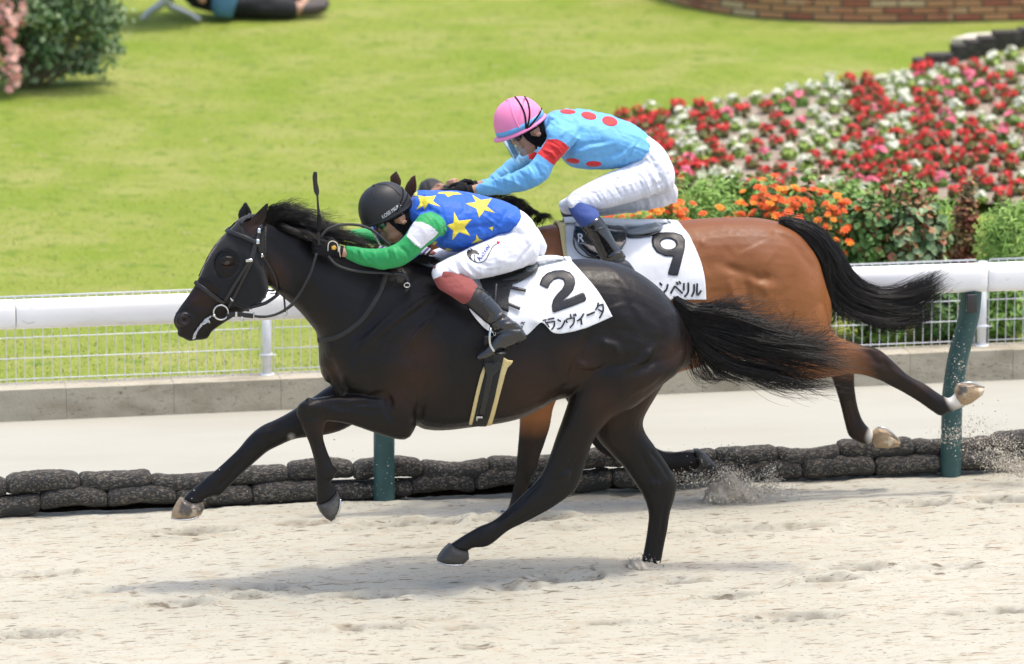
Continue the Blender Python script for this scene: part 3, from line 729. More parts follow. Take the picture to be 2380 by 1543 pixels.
for i in range(160):
    p, an = wpt(dl[-1] * i / 160); c = np.array([-math.sin(an), math.cos(an)])
    rings.append(np.array([[*(p + c * q), LAWN_Z + z] for q, z in ((-.036, -.08), (.036, -.08), (.036, rh * 9 - .036), (-.036, rh * 9 - .036))]))
V, Fc = ringmesh(rings); b.add(V, Fc); b.mk('mortar', mat_mortar, wall, smooth=False)
# ---- stepped dark edging behind the bed, and the pale slab
mat_block = M('dark_block', (.055, .048, .042), .85, .2, var=[(20, 4, (.10, .09, .075), .5, .7)], bump=[(30, .4, .01)])
edge = empty('stepped_edging', PZ(2100, 150, LAWN_Z), 'dark stepped wooden edging at the top right corner behind the red and white flowers', 'edging')
for (x0, x1, yt) in [(2372, 2450, 68), (2312, 2372, 75), (2277, 2312, 88), (2246, 2277, 96), (2215, 2246, 106), (2157, 2215, 128), (2128, 2157, 139)]:
    g = PZ((x0 + x1) / 2, yt + 30, LAWN_Z); p0 = P(x0, yt, g.y); p1 = P(x1, yt, g.y); a = Acc()
    box(a, ((p0.x + p1.x) / 2, g.y + .05, (p0.z + LAWN_Z) / 2 - .02), (p1.x - p0.x + .004, .12, p0.z - LAWN_Z + .04), bev=.006); a.mk('block', mat_block, edge, smooth=False)
a = Acc(); V = [PZ(x, y, LAWN_Z + .02) for x, y in ((2210, 90), (2330, 88), (2372, 70), (2250, 78))]; V += [v - Vector((0, 0, .06)) for v in V]
a.add([tuple(v) for v in V], [(0, 1, 2, 3), (4, 7, 6, 5), (0, 4, 5, 1), (1, 5, 6, 2), (2, 6, 7, 3), (3, 7, 4, 0)])
tag(a.mk('stone_slab', M('slab', (.55, .5, .4), .9), smooth=False), 'pale flat stone slab on the lawn beside the dark stepped edging', 'slab')
# ---- metal bench top left (only its foot is in view)
mat_met = M('cast_metal', (.42, .43, .42), .35, .5, .6, bump=[(20, .1, .01)])
g = PZ(400, 46, LAWN_Z); bn = empty('garden_bench', g, 'grey metal garden table with curved feet at the top left edge', 'table')
def gp(x, y, dy=0): return P(x, y, g.y + dy)
a = Acc()
for (ex, ey, dy) in ((458, 42, 0), (330, 46, .0)):
    q = gp(ex, ey, dy); tube(a, [gp(385, -60), gp(388, -10), gp(393 if ex > 400 else 372, 12), gp(425 if ex > 400 else 350, 26), q], [.03, .03, .03, .025, .022], 10, 5)
capsule(a, [gp(450, 40), gp(462, 45)], .026)
tube(a, [gp(385, -60), gp(395, -20, .2), g + Vector((.05, .5, .02))], [.03, .03, .022], 10, 5); a.mk('pedestal', mat_met, bn)
tp = gp(385, -60); a = Acc()
V_, F_ = ringmesh([np.array([[tp.x + .45 * s * math.cos(t), tp.y + .1 + .45 * s * math.sin(t), tp.z + dz] for t in np.linspace(0, 6.283, 48, endpoint=False)]) for s, dz in ((.96, .3), (1, .31), (1, .335), (.96, .345))]); a.add(V_, F_)
tube(a, [(tp.x, tp.y, tp.z - .02), (tp.x, tp.y + .05, tp.z + .31)], .03, 10); a.mk('table_top', mat_met, bn)
# ================================================================== HORSES
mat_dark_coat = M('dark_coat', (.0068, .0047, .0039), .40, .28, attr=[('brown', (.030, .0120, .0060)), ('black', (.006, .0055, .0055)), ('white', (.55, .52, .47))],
    var=[(60, 3, (.008, .006, .005), .58, .85, (1, 1, 1.5))], bump=[(420, .16, .002, (1, 1, .35)), (11, .2, .02), (120, .22, .004, (1.6, 1, .35)), (40, .12, .005)], roughvar=(38, .36, .46))
mat_bay_coat = M('bay_coat', (.19, .066, .020), .45, .28, attr=[('brown', (.245, .092, .028)), ('black', (.0075, .0055, .0048)), ('white', (.66, .62, .55))],
    var=[(6, 4, (.17, .062, .025), .5, .72)], bump=[(420, .12, .002, (1, 1, .35)), (11, .16, .02), (120, .2, .004, (1.6, 1, .35)), (45, .10, .005)], roughvar=(38, .42, .52))
mat_hair = M('black_hair', (.0075, .0068, .0066), .42, .4, var=[(30, 3, (.022, .017, .014), .5, .75)])
mat_hoof_d = M('dark_hoof', (.045, .042, .036), .5, .5, var=[(9, 4, (.12, .115, .10), .5, .7), (40, 3, (.02, .018, .016), .55, .7, (1, 1, 3))], bump=[(40, .3, .004, (1, 1, 3))])
mat_hoof_l = M('pale_hoof', (.36, .25, .14), .45, .5, var=[(11, 4, (.10, .085, .07), .52, .62), (16, 3, (.60, .50, .36), .55, .68), (50, 3, (.2, .12, .05), .6, .7, (1, 1, 3))], bump=[(50, .3, .003, (1, 1, 3))])
mat_steel = M('steel', (.62, .62, .6), .25, .5, 1.0)
mat_leather = M('black_leather', (.012, .012, .012), .38, .5, bump=[(250, .2, .002)])
mat_eye = M('eye', (.01, .006, .004), .05, .8)
def hair(guides, n, lenr=(.75, 1.0), jit=.03, rad=.0009, seed=1, root=.012, curl=.012, seg=16, conv=1.0, Ylist=None, clump=0, rtip=.35):
    """strands blended between neighbouring 3D guides (ordered)"""
    rg = np.random.default_rng(seed); G = []
    for g in guides:
        g = np.array([tuple(p) for p in g]); q = crom(g, 8); d = np.r_[0, np.cumsum(np.linalg.norm(np.diff(q, axis=0), axis=1))]; t = np.linspace(0, d[-1], seg)
        G.append(np.stack([np.interp(t, d, q[:, k]) for k in range(3)], 1))
    G = np.array(G); Vs, Fs, nn = [], [], 0; ang = np.array([0, 2.094, 4.189])
    cl = rg.normal(size=(max(clump, 1), 3)) * jit; clt = rg.uniform(0, len(G) - 1, max(clump, 1)); clp = rg.uniform(0, 6.28, (max(clump, 1), 4))
    for i in range(n):
        c = rg.integers(max(clump, 1)); t = (clt[c] + rg.normal() * .10) if clump else rg.uniform(0, len(G) - 1); t = min(max(t, 0), len(G) - 1 - 1e-6)
        k = int(t); f = t - k; L = G[k] * (1 - f) + G[k + 1] * f; s = np.linspace(0, 1, seg)[:, None]; cut = rg.uniform(*lenr)
        off = (cl[c] if clump else 0) + rg.normal(size=3) * jit * (.26 if clump else 1); ph = clp[c] + rg.normal(size=4) * .5
        wv = np.concatenate([np.sin(s * (6 + 2 * ph[3]) + ph[0]), np.sin(s * 7 + ph[1]), np.sin(s * 8 + ph[2])], 1) * curl * s
        L = L + rg.normal(size=3) * root * (1 - s) * .6 + off * s ** .8 + wv + rg.normal(size=3) * jit * (.28 if clump else .5) * s ** 3
        x = np.linspace(0, cut * (seg - 1), seg); xi = np.minimum(x.astype(int), seg - 2); fx = (x - xi)[:, None]; L = L[xi] * (1 - fx) + L[xi + 1] * fx
        tn = np.gradient(L, axis=0); tn /= np.linalg.norm(tn, axis=1)[:, None] + 1e-9; a_ = np.cross(tn, (0.1, 1, .2)); a_ /= np.linalg.norm(a_, axis=1)[:, None] + 1e-9; b_ = np.cross(tn, a_)
        r = rad * rg.uniform(.7, 1.3) * (1 - (1 - rtip) * s ** 2)
        V = (L[:, None, :] + r[:, None] * (np.cos(ang)[None, :, None] * a_[:, None] + np.sin(ang)[None, :, None] * b_[:, None])).reshape(-1, 3)
        Vs.append(V); I = np.arange(seg - 1)[:, None] * 3
        q = np.concatenate([np.stack([I[:, 0] + j, I[:, 0] + (j + 1) % 3, I[:, 0] + 3 + (j + 1) % 3, I[:, 0] + 3 + j], 1) for j in range(3)]); Fs.append(q + nn); nn += len(V)
    return np.concatenate(Vs), np.concatenate(Fs)
def mk_big(name, V, Fq, mat, parent):
    me = bpy.data.meshes.new(name); me.vertices.add(len(V)); me.vertices.foreach_set('co', V.ravel()); me.loops.add(Fq.size); me.loops.foreach_set('vertex_index', Fq.ravel().astype(np.int32))
    me.polygons.add(len(Fq)); me.polygons.foreach_set('loop_start', np.arange(0, Fq.size, Fq.shape[1], dtype=np.int32)); me.polygons.foreach_set('use_smooth', np.ones(len(Fq), bool)); me.update(); me.materials.append(mat)
    o = bpy.data.objects.new(name, me); COL.objects.link(o); o.parent = parent; o.location = -wloc(parent); return o
def GP(fr, pts, Y): return [P(*T(fr, p[0], p[1]), Y + (p[2] if len(p) > 2 else 0)) for p in pts]
def hoof(parent, fr, poly, Y, wd, mat, shoe=None):
    a = Acc(); puff(a, fr, poly, Y, wd, n=9, power=.6); V, Fq = remesh(a, .004, 2); o = mk('hoof', V, Fq, mat, parent)
    if shoe:
        a = Acc(); 
        for sg in (-1, 1): tube(a, [P(*T(fr, *p), Y + sg * wd * q) for p, q in zip(shoe, (.15, .75, .9, .7))], .005, 6, 4)
        a.mk('horseshoe', mat_steel, o)
    return o
def blobs(V, spec):
    """max of soft spheres: (frame, x, y, Y, radius m)"""
    r = np.zeros(len(V))
    for (fr, x, y, Y, rad) in spec:
        d = np.linalg.norm(V - np.array(P(*T(fr, x, y), Y)), axis=1); r = np.maximum(r, np.clip((rad - d) / (rad * .45), 0, 1))
    return r
# ------------------------------------------------------------------ HORSE 2 (near, dark)
Y2_ = 0.0
h2 = empty('racehorse', (0, 0, 0), 'near black-brown galloping racehorse in a black hood with cloth number 2', 'horse')
acc = Acc()
torso2 = [(768, 760, 765, 890, .10), (798, 690, 792, 925, .18), (858, 628, 850, 945, .235), (930, 603, 922, 975, .265), (1010, 616, 1002, 996, .28), (1100, 636, 1100, 987, .292), (1200, 630, 1200, 968, .298),
          (1290, 611, 1285, 925, .288), (1370, 604, 1365, 912, .28), (1450, 618, 1440, 905, .28), (1515, 655, 1495, 900, .26), (1562, 703, 1540, 880, .215), (1592, 760, 1575, 855, .14)]
torso2 = [(*t_[:4], t_[4] * .93) for t_ in torso2]
loft(acc, torso2, 'd', 0, pw=2.25, egg=.14, seg=40)
neck2 = [(606, 505, 600, 640, .062), (640, 521, 648, 683, .078), (700, 547, 687, 715, .092), (760, 574, 716, 748, .105), (830, 592, 738, 782, .13), (905, 602, 745, 850, .16), (960, 612, 770, 900, .2)]
loft(acc, neck2, 'd', 0, egg=.28, seg=32)
head2 = [(735, 480, 850, 610, .060), (640, 525, 850, 760, .085), (560, 615, 858, 930, .098), (485, 700, 852, 1065, .098), (425, 795, 770, 1145, .088), (368, 915, 665, 1195, .072), (322, 1005, 585, 1240, .060), (268, 1085, 515, 1285, .054), (215, 1160, 455, 1330, .052), (178, 1225, 425, 1375, .050), (175, 1275, 395, 1388, .046), (205, 1325, 330, 1393, .038)]
loft(acc, head2, '1', 0, egg=.10, seg=28)
ell(acc, P(*T('1', 385, 1355), 0), XYZ, (.03, .028, .024), 8)      # chin
ell(acc, P(*T('1', 240, 1345), 0), XYZ, (.028, .036, .020), 8)
for sg in (-1, 1): ell(acc, P(*T('1', 245, 1250), sg * .034), XYZ, (.038, .024, .035), 8)
for sg in (-1, 1): ell(acc, P(*T('1', 565, 815), sg * .082), XYZ, (.038, .018, .026), 8)    # orbit
# ears
def ear(acc, fr, base0, base1, tip, Y, lean=0.0):
    b0, b1, t = P(*T(fr, *base0), Y), P(*T(fr, *base1), Y), P(*T(fr, *tip), Y + lean); b0, b1, t = map(np.array, (b0, b1, t)); c = (b0 + b1) / 2; w_ = (b1 - b0) / 2; rings = []
    for s, q in ((-.25, .8), (0, 1.0), (.2, 1.1), (.45, .95), (.7, .62), (.88, .32), (1.0, .08)):
        cc = c + (t - c) * s; a_ = np.linspace(0, 6.2832, 16, endpoint=False); ww = w_ * q; th = .016 * (1 - .5 * max(s, 0))
        rings.append(cc + np.cos(a_)[:, None] * ww + np.sin(a_)[:, None] * np.array([0, th, 0]) + (np.abs(np.cos(a_)) ** 2 * -.012)[:, None] * np.array([0, np.sign(Y) * -1.0, 0]) * 1.0)
    V, Fc = ringmesh(rings); acc.add(V, Fc)
ear(acc, '1', (682, 590), (800, 590), (862, 385), -.045); ear(acc, '1', (648, 505), (745, 500), (703, 380), .055)
# near fore, folded
loft(acc, [(585, -60, 880, -60, .10, .05), (590, 60, 850, 60, .105, .02), (600, 170, 822, 170, .10), (615, 260, 796, 260, .095), (640, 330, 775, 335, .085), (665, 385, 748, 385, .07)], '4', -.15, seg=24)
loft(acc, [(700, 185, 712, 418, .085, 0), (640, 182, 655, 414, .080, 0), (520, 180, 545, 380, .068, 0), (400, 186, 420, 338, .055, 0), (300, 193, 320, 322, .048, 0), (215, 205, 215, 325, .044, 0)], '4', -.15, seg=24)
loft(acc, [(150, 240, 290, 215, .042), (140, 285, 300, 275, .046), (160, 340, 288, 345, .043), (190, 400, 280, 400, .032), (215, 465, 298, 470, .029), (235, 545, 335, 565, .032), (240, 600, 342, 612, .035), (243, 660, 322, 640, .030), (245, 715, 335, 670, .030), (246, 765, 355, 695, .034)], '4', -.15, seg=22)
# far fore, extended
loft(acc, [(1650, 120, 1650, 480, .09), (1450, 190, 1500, 560, .075), (1300, 290, 1330, 600, .066), (1130, 400, 1150, 622, .058), (1000, 470, 1010, 680, .05), (890, 520, 925, 725, .05), (790, 600, 860, 780, .046), (700, 705, 770, 860, .036), (600, 800, 690, 935, .030), (510, 880, 620, 1005, .030), (440, 935, 565, 1065, .035), (385, 985, 505, 1078, .033), (320, 1035, 440, 1100, .032), (268, 1092, 412, 1128, .035)], '5', .13, seg=22)
# near hind, forward
loft(acc, [(1560, -60, 2200, -60, .13, .03), (1575, 40, 2170, 40, .135), (1592, 110, 2080, 120, .132), (1580, 210, 1935, 235, .115), (1552, 300, 1800, 312, .092), (1515, 400, 1717, 405, .072), (1480, 500, 1678, 505, .058), (1440, 590, 1645, 610, .050), (1395, 652, 1605, 692, .046), (1325, 720, 1490, 778, .037), (1250, 790, 1362, 848, .031), (1180, 848, 1258, 900, .030), (1105, 880, 1180, 962, .036), (1060, 905, 1135, 985, .034), (1010, 935, 1075, 990, .030), (950, 975, 1048, 1003, .035)], '4', -.14, seg=26)
# far hind, pushing off
loft(acc, [(1640, 60, 2140, -20, .12), (1680, 170, 2110, 70, .12), (1690, 270, 2035, 190, .108), (1705, 360, 1975, 300, .092), (1735, 425, 1978, 372, .078), (1795, 490, 2035, 458, .066), (1870, 570, 2098, 550, .056), (1948, 680, 2147, 640, .05), (1982, 745, 2138, 720, .044), (2000, 815, 2113, 805, .035), (1993, 900, 2098, 900, .030), (1980, 980, 2080, 985, .031), (1965, 1050, 2068, 1050, .036), (1942, 1100, 2050, 1112, .036), (1925, 1135, 2040, 1140, .036)], '4', .14, seg=24)
for fr_, x_, y_, Y_, r_ in (('4', 1138, 962, -.14, .017), ('4', 338, 583, -.15, .016), ('5', 528, 1060, .13, .017), ('4', 1590, 690, -.14, .018), ('4', 2130, 655, .14, .018), ('4', 205, 215, -.15, .018), ('4', 180, 275, -.15, .018), ('5', 905, 545, .13, .018)):
    ell(acc, P(*T(fr_, x_, y_), Y_), XYZ, (r_, r_ * 1.1, r_), 8)
V, Fq = remesh(acc, .0068, 6)
N_ST = [  # sculpted muscle lines, ridges positive, grooves negative
 ('2', [(900, 900), (780, 980), (640, 1080), (500, 1180), (400, 1280)], 9, .010), ('2', [(840, 960), (740, 1040), (620, 1120), (480, 1230)], 6, -.006),
 ('2', [(700, 900), (560, 1000), (420, 1120), (330, 1230)], 16, -.010), ('2', [(860, 1080), (760, 1180), (700, 1250)], 12, .008),
 ('C', [(60, 330), (110, 430), (150, 520), (190, 575)], 7, -.012), ('C', [(110, 260), (70, 330), (40, 420)], 10, .008),
 ('C', [(190, 400), (280, 480), (380, 560)], 18, .008), ('C', [(690, 470), (665, 560), (650, 640), (625, 720), (600, 790)], 8, -.014),
 ('C', [(410, 500), (500, 560), (590, 640), (620, 700)], 8, -.007), ('C', [(330, 430), (470, 400), (600, 430)], 22, .010),
 ('C', [(350, 575), (430, 570), (455, 620), (440, 680), (490, 750)], 6, -.010), ('C', [(60, 610), (180, 605), (330, 598)], 6, .006), ('C', [(100, 640), (220, 640), (330, 625)], 5, -.006), ('C', [(130, 690), (300, 700), (420, 730)], 6, -.005),
 ('C', [(1680, 160), (1620, 280), (1580, 400), (1550, 490)], 9, -.012), ('C', [(1640, 170), (1560, 320), (1530, 480)], 7, .004),
 ('C', [(1590, 400), (1660, 410), (1760, 370)], 8, .008), ('C', [(1600, 450), (1720, 440), (1800, 380)], 10, -.009),
 ('C', [(1700, 250), (1780, 225), (1860, 260)], 12, -.008), ('C', [(1740, 270), (1800, 290), (1850, 310)], 12, .009),
 ('C', [(1880, 420), (1980, 370), (2050, 300)], 9, .010), ('C', [(1900, 450), (2010, 400), (2090, 300), (2100, 200)], 9, -.009),
 ('C', [(1830, 20), (1850, 100), (1840, 180)], 18, .008), ('C', [(1900, 0), (1960, 80), (2010, 180), (2030, 270)], 12, -.007), ('C', [(2150, 60), (2210, 150), (2220, 260)], 14, .006),
 ('C', [(2170, 380), (2060, 520), (1900, 640), (1760, 760)], 10, -.010), ('C', [(1640, 560), (1600, 700), (1570, 830)], 16, .006),
 ('C', [(1000, 460), (1200, 490), (1400, 470)], 40, .006), ('C', [(1440, 600), (1520, 530), (1560, 500)], 6, -.007),
 ('4', [(1530, 620), (1590, 600)], 7, .008), ('4', [(2010, 660), (2060, 650)], 9, .008), ('4', [(1950, 470), (1990, 560), (2040, 640)], 7, -.006), ('4', [(1440, 640), (1330, 740), (1180, 870)], 5, -.004), ('4', [(1620, 480), (1560, 580)], 6, -.005),
 ('4', [(200, 250), (240, 240)], 8, .006), ('4', [(270, 260), (300, 300)], 5, -.005), ('4', [(255, 420), (300, 560)], 4, -.004), ('5', [(860, 600), (950, 560)], 7, .005), ('5', [(620, 900), (760, 760)], 4, -.004),
 ('1', [(860, 640), (960, 760), (1060, 900), (1160, 1100)], 18, -.007), ('1', [(900, 560), (1020, 620), (1130, 660)], 10, .006), ('1', [(980, 1000), (1080, 1080), (1180, 1180)], 12, .006),
 ('1', [(700, 760), (800, 900), (830, 1050)], 10, .006), ('1', [(240, 1180), (330, 1120), (430, 1060)], 5, .004), ('1', [(300, 1130), (400, 1150), (480, 1200)], 5, -.004),
 ('1', [(258, 1250)], 7.5, -.022), ('1', [(215, 1220), (250, 1200), (300, 1225), (300, 1280)], 3.5, .005),
 ('1', [(330, 1330), (380, 1270), (440, 1215)], 3.0, -.012), ('1', [(545, 790), (610, 795)], 4, .006), ('1', [(530, 860), (600, 870), (640, 830)], 4, -.004), ('1', [(560, 700), (640, 760)], 8, .004),
 ('1', [(775, 560), (835, 500), (855, 430)], 3, -.006)]
N_ST = [(s_[0], s_[1], s_[2] * (1.25 if s_[0] == 'C' else 1), s_[3] * (1.0 if s_[0] == 'C' else 1.25)) for s_ in N_ST] + [
 ('2', [(920, 940), (850, 1060), (760, 1150), (690, 1240)], 4, .005), ('2', [(880, 1000), (800, 1100), (720, 1180)], 3.5, -.004), ('2', [(820, 1090), (740, 1190), (660, 1300)], 4, .005), ('2', [(600, 1040), (520, 1110), (430, 1210), (380, 1290)], 3.5, .005), ('2', [(560, 1110), (480, 1180), (420, 1260)], 3, -.004),
 ('C', [(420, 130), (330, 200), (270, 260)], 3.5, .004), ('C', [(480, 170), (420, 250), (400, 330)], 4, .004), ('C', [(560, 400), (500, 460), (430, 480)], 5, .004), ('C', [(640, 640), (560, 600), (500, 540)], 3, .004),
 ('C', [(860, 470), (850, 560), (860, 640)], 7, .002), ('C', [(900, 480), (890, 580), (905, 660)], 7, -.002), ('C', [(1150, 560), (1300, 640), (1440, 620)], 14, .003), ('C', [(1590, 300), (1560, 380), (1535, 440)], 2.5, .003), ('C', [(1620, 300), (1590, 380), (1560, 440)], 2.5, -.003), ('C', [(1610, 330), (1575, 420), (1550, 470)], 2.5, .003),
 ('C', [(1650, 420), (1700, 425), (1730, 400)], 3, .003), ('C', [(1640, 400), (1690, 402), (1750, 380)], 2.5, -.003), ('C', [(1900, 340), (1960, 300), (1990, 240)], 12, .005), ('C', [(2060, 60), (2120, 160), (2150, 260)], 9, -.005), ('C', [(1960, 560), (2060, 500), (2140, 420)], 8, .005), ('C', [(1750, 520), (1700, 640), (1620, 800)], 10, -.004),
 ('4', [(600, 210), (480, 215), (380, 230)], 3.5, .005), ('4', [(580, 270), (470, 260), (350, 255)], 3.5, -.005), ('4', [(560, 300), (460, 290), (340, 275)], 3.5, .004), ('4', [(1230, 850), (1330, 780), (1420, 690)], 3.5, .003), ('4', [(2060, 820), (2045, 920), (2030, 1010)], 3, .003), ('4', [(2030, 820), (2020, 920)], 2.5, -.003),
 ('1', [(640, 1000), (560, 1060), (470, 1110)], 4, .004), ('1', [(420, 1000), (360, 1080), (300, 1130)], 5, .004), ('1', [(330, 1090), (380, 1100), (420, 1090)], 2.5, -.003), ('1', [(930, 650), (1080, 760), (1150, 900)], 5, -.003)]
N_ST += [('4', [(1560, 690), (1420, 790), (1280, 870), (1170, 940)], 4, -.006), ('4', [(1480, 690), (1340, 780), (1220, 860)], 4, .004), ('4', [(268, 410), (292, 490), (312, 560)], 4, -.006), ('4', [(225, 410), (245, 490), (262, 570)], 4, .004), ('5', [(740, 810), (640, 910), (540, 1010)], 4, -.006), ('5', [(700, 770), (590, 880), (490, 970)], 4, .004), ('4', [(2085, 780), (2070, 880), (2050, 1000)], 4, -.006), ('4', [(1640, 500), (1600, 570), (1585, 640)], 5, -.006), ('4', [(2010, 480), (2070, 560), (2105, 620)], 5, -.006), ('4', [(150, 250), (180, 235), (210, 250)], 5, .004), ('4', [(160, 320), (200, 300), (260, 310)], 4, -.005), ('4', [(260, 625), (300, 640), (335, 632)], 4, -.004), ('4', [(1060, 960), (1090, 940), (1110, 900)], 4, -.003),
('7', [(1400, 210), (1500, 330), (1570, 480), (1640, 600)], 10, .006), ('7', [(1540, 430), (1640, 490), (1750, 610)], 9, -.006), ('7', [(1350, 640), (1450, 620), (1580, 700)], 11, -.009), ('7', [(1330, 745), (1430, 770), (1460, 850)], 8, .010), ('7', [(1560, 930), (1650, 870), (1710, 790)], 7, .010), ('7', [(1600, 960), (1710, 900), (1770, 800), (1790, 680)], 7, -.009), ('7', [(1160, 900), (1240, 930), (1340, 920)], 5, .006), ('7', [(1130, 960), (1240, 960), (1380, 900)], 6, -.007), ('7', [(1250, 700), (1200, 800), (1150, 900), (1110, 1010)], 6, -.009), ('7', [(1840, 560), (1890, 700), (1880, 850)], 8, -.006)]
N_ST = [(a_, b_, c__ * (1.25 if d_ < 0 and a_ in 'C7' else 1), d_ * (.6 if d_ < 0 and a_ in 'C7' and b_[0][0] > 1000 else 1)) for a_, b_, c__, d_ in N_ST]
V = sculpt(V, Fq, N_ST); V = lap(V, Fq, 1)
V2, F2 = V, Fq
body2 = mk('body', V, Fq, mat_dark_coat, h2)
Q = proj(V)
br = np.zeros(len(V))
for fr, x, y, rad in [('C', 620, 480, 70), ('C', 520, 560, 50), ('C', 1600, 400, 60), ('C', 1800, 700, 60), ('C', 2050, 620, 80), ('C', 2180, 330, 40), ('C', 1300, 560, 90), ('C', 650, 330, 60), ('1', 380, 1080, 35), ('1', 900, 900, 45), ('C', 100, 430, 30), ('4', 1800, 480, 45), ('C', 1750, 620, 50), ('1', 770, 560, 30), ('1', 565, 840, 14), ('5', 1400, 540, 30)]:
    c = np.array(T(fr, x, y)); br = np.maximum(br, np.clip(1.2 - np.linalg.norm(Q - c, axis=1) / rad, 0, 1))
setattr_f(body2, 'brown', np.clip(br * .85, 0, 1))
bl = np.clip((.75 - V[:, 2]) / .25, 0, 1); setattr_f(body2, 'black', bl * .8)
wh = np.zeros(len(V)); n5_ = VN(54)
for fr, x, y, rad, ylo, yhi in [('5', 1120, 612, 9, .05, 1), ('5', 1100, 625, 8, .05, 1), ('5', 1150, 603, 7, .05, 1), ('7', 1725, 1130, 12, 0.02, 1), ('7', 1700, 1190, 13, 0.02, 1), ('7', 1670, 1230, 10, 0.02, 1), ('7', 1750, 1090, 9, 0.02, 1)]:
    c = np.array(T(fr, x, y)); q_ = np.clip(1.4 - np.linalg.norm(Q - c, axis=1) / rad, 0, 1) * (V[:, 1] > ylo) * np.clip(.75 + n5_(V[:, 0] * 60, V[:, 2] * 40) * 1.6, 0, 1); wh = np.maximum(wh, q_ * .55); setattr_f(body2, 'white', wh)
hoof(h2, '5', [(240, 1090), (330, 1118), (415, 1118), (432, 1160), (405, 1215), (385, 1232), (280, 1258), (168, 1246), (178, 1195), (215, 1125)], .13, .060, mat_hoof_l, [(170, 1252), (230, 1262), (320, 1262), (385, 1238)])
hoof(h2, '4', [(244, 762), (300, 735), (354, 692), (368, 728), (366, 785), (342, 830), (320, 848), (290, 832), (262, 800)], -.15, .058, mat_hoof_d, [(322, 848), (350, 822), (368, 780), (371, 735)])
hoof(h2, '4', [(948, 968), (1000, 990), (1046, 1003), (1050, 1045), (1018, 1076), (940, 1080), (880, 1056), (892, 1030), (915, 1000)], -.14, .060, mat_hoof_d, [(882, 1060), (930, 1080), (985, 1084), (1018, 1080)])
hoof(h2, '4', [(1935, 1110), (2000, 1118), (2046, 1112), (2050, 1150), (2030, 1175), (1900, 1175), (1905, 1145)], .14, .058, mat_hoof_d)
# tail
tg = [GP('6', [(385, 612, 0), (490, 668, 0), (600, 640, -.03), (745, 602, -.05)], 0),
      GP('6', [(388, 618), (500, 688), (640, 668, -.04), (800, 750, -.06), (930, 815, -.08), (1080, 800, -.08), (1190, 790, -.09)], 0),
      GP('6', [(392, 630), (510, 730), (660, 755, -.04), (850, 825, -.08), (1050, 850, -.1), (1290, 880, -.1)], 0),
      GP('6', [(398, 645), (505, 780), (650, 850, -.03), (850, 890, -.07), (1060, 935, -.1), (1290, 975, -.1)], 0),
      GP('6', [(404, 665), (495, 820), (630, 920, -.02), (820, 970, -.05), (1000, 1030, -.08), (1200, 1050, -.08)], 0),
      GP('6', [(412, 680), (485, 830), (590, 950), (720, 1000, -.02), (880, 1050, -.04), (1010, 1095, -.05)], 0)]
HV, HF = hair(tg, 3000, (.35, 1.04), .038, .0013, 11, .012, .024, 20, clump=80, rtip=.25); A2 = [(HV, HF)]
A2.append(hair([tg[0], tg[1]], 260, (.6, 1.0), .02, .0010, 15, .01, .02, 16))
lp = [GP('6', [(408, 650), (455, 760), (448, 880), (430, 950), (470, 1015), (560, 1050), (660, 1045)], 0),
      GP('6', [(415, 660), (470, 790), (500, 900), (540, 1000), (590, 1020), (620, 960), (590, 900)], 0),
      GP('6', [(415, 660), (480, 800), (545, 900), (620, 970), (700, 1020), (760, 1060), (700, 1080)], 0)]
A2.append(hair(lp, 320, (.5, 1.0), .022, .0012, 12, .010, .012, 26, clump=14))
fly = [GP('6', [(640, 660), (800, 720, -.1), (905, 600, -.1), (880, 570, -.1)], 0), GP('6', [(700, 760), (900, 850, -.1), (955, 750, -.1), (900, 620, -.1)], 0), GP('6', [(900, 830, -.08), (1060, 780, -.1), (1080, 700, -.1), (1030, 680, -.1)], 0), GP('6', [(1000, 850, -.09), (1150, 800, -.1), (1220, 690, -.1), (1130, 640, -.1)], 0)]
A2.append(hair(fly, 60, (.6, 1), .03, .0008, 13, .02, .03, 18, clump=14))
tips = [GP('6', [(800, 780, -.06), (1000, 830, -.1), (1120, 800, -.1), (1230, 720, -.1)], 0), GP('6', [(850, 860, -.06), (1100, 900, -.1), (1290, 900, -.1), (1340, 860, -.1)], 0), GP('6', [(850, 950, -.05), (1050, 1040, -.08), (1180, 1090, -.08), (1300, 1060, -.08)], 0), GP('6', [(700, 980), (900, 1070, -.05), (1050, 1120, -.05), (1140, 1160, -.05)], 0)]
A2.append(hair(tips, 360, (.4, 1.0), .03, .0009, 14, .02, .02, 18, clump=40, rtip=.2))
nv = 0; VV, FF = [], []
for v, f in A2: VV.append(v); FF.append(f + nv); nv += len(v)
mk_big('tail', np.concatenate(VV), np.concatenate(FF), mat_hair, h2)
# dock under the hair so the root is solid
# mane
mg = [GP('1', [(850, 525, 0), (890, 455, -.01), (960, 420, -.02), (1060, 400, -.02), (1150, 410, -.02)], 0), GP('1', [(905, 540), (950, 470, -.02), (1040, 450, -.03), (1140, 460, -.03), (1230, 480, -.03)], 0),
      GP('1', [(980, 555), (1030, 490, -.03), (1110, 480, -.04), (1200, 500, -.04), (1330, 490, -.04)], 0), GP('1', [(1060, 575), (1110, 520, -.03), (1190, 530, -.05), (1280, 560, -.05), (1350, 560, -.05)], 0),
      GP('1', [(1140, 605), (1190, 560, -.03), (1260, 570, -.06), (1380, 620, -.07), (1480, 650, -.07)], 0), GP('1', [(1220, 650), (1300, 600, -.03), (1400, 620, -.06), (1520, 680, -.08), (1640, 690, -.08)], 0), GP('1', [(1330, 690), (1400, 660, -.03), (1500, 680, -.08), (1620, 700, -.08), (1750, 740, -.08)], 0)]
A2 = [hair(mg, 2200, (.35, 1.05), .026, .0011, 21, .014, .020, 14, clump=55, rtip=.2), hair(mg[:5], 120, (.8, 1.15), .03, .0007, 26, .01, .02, 16)]
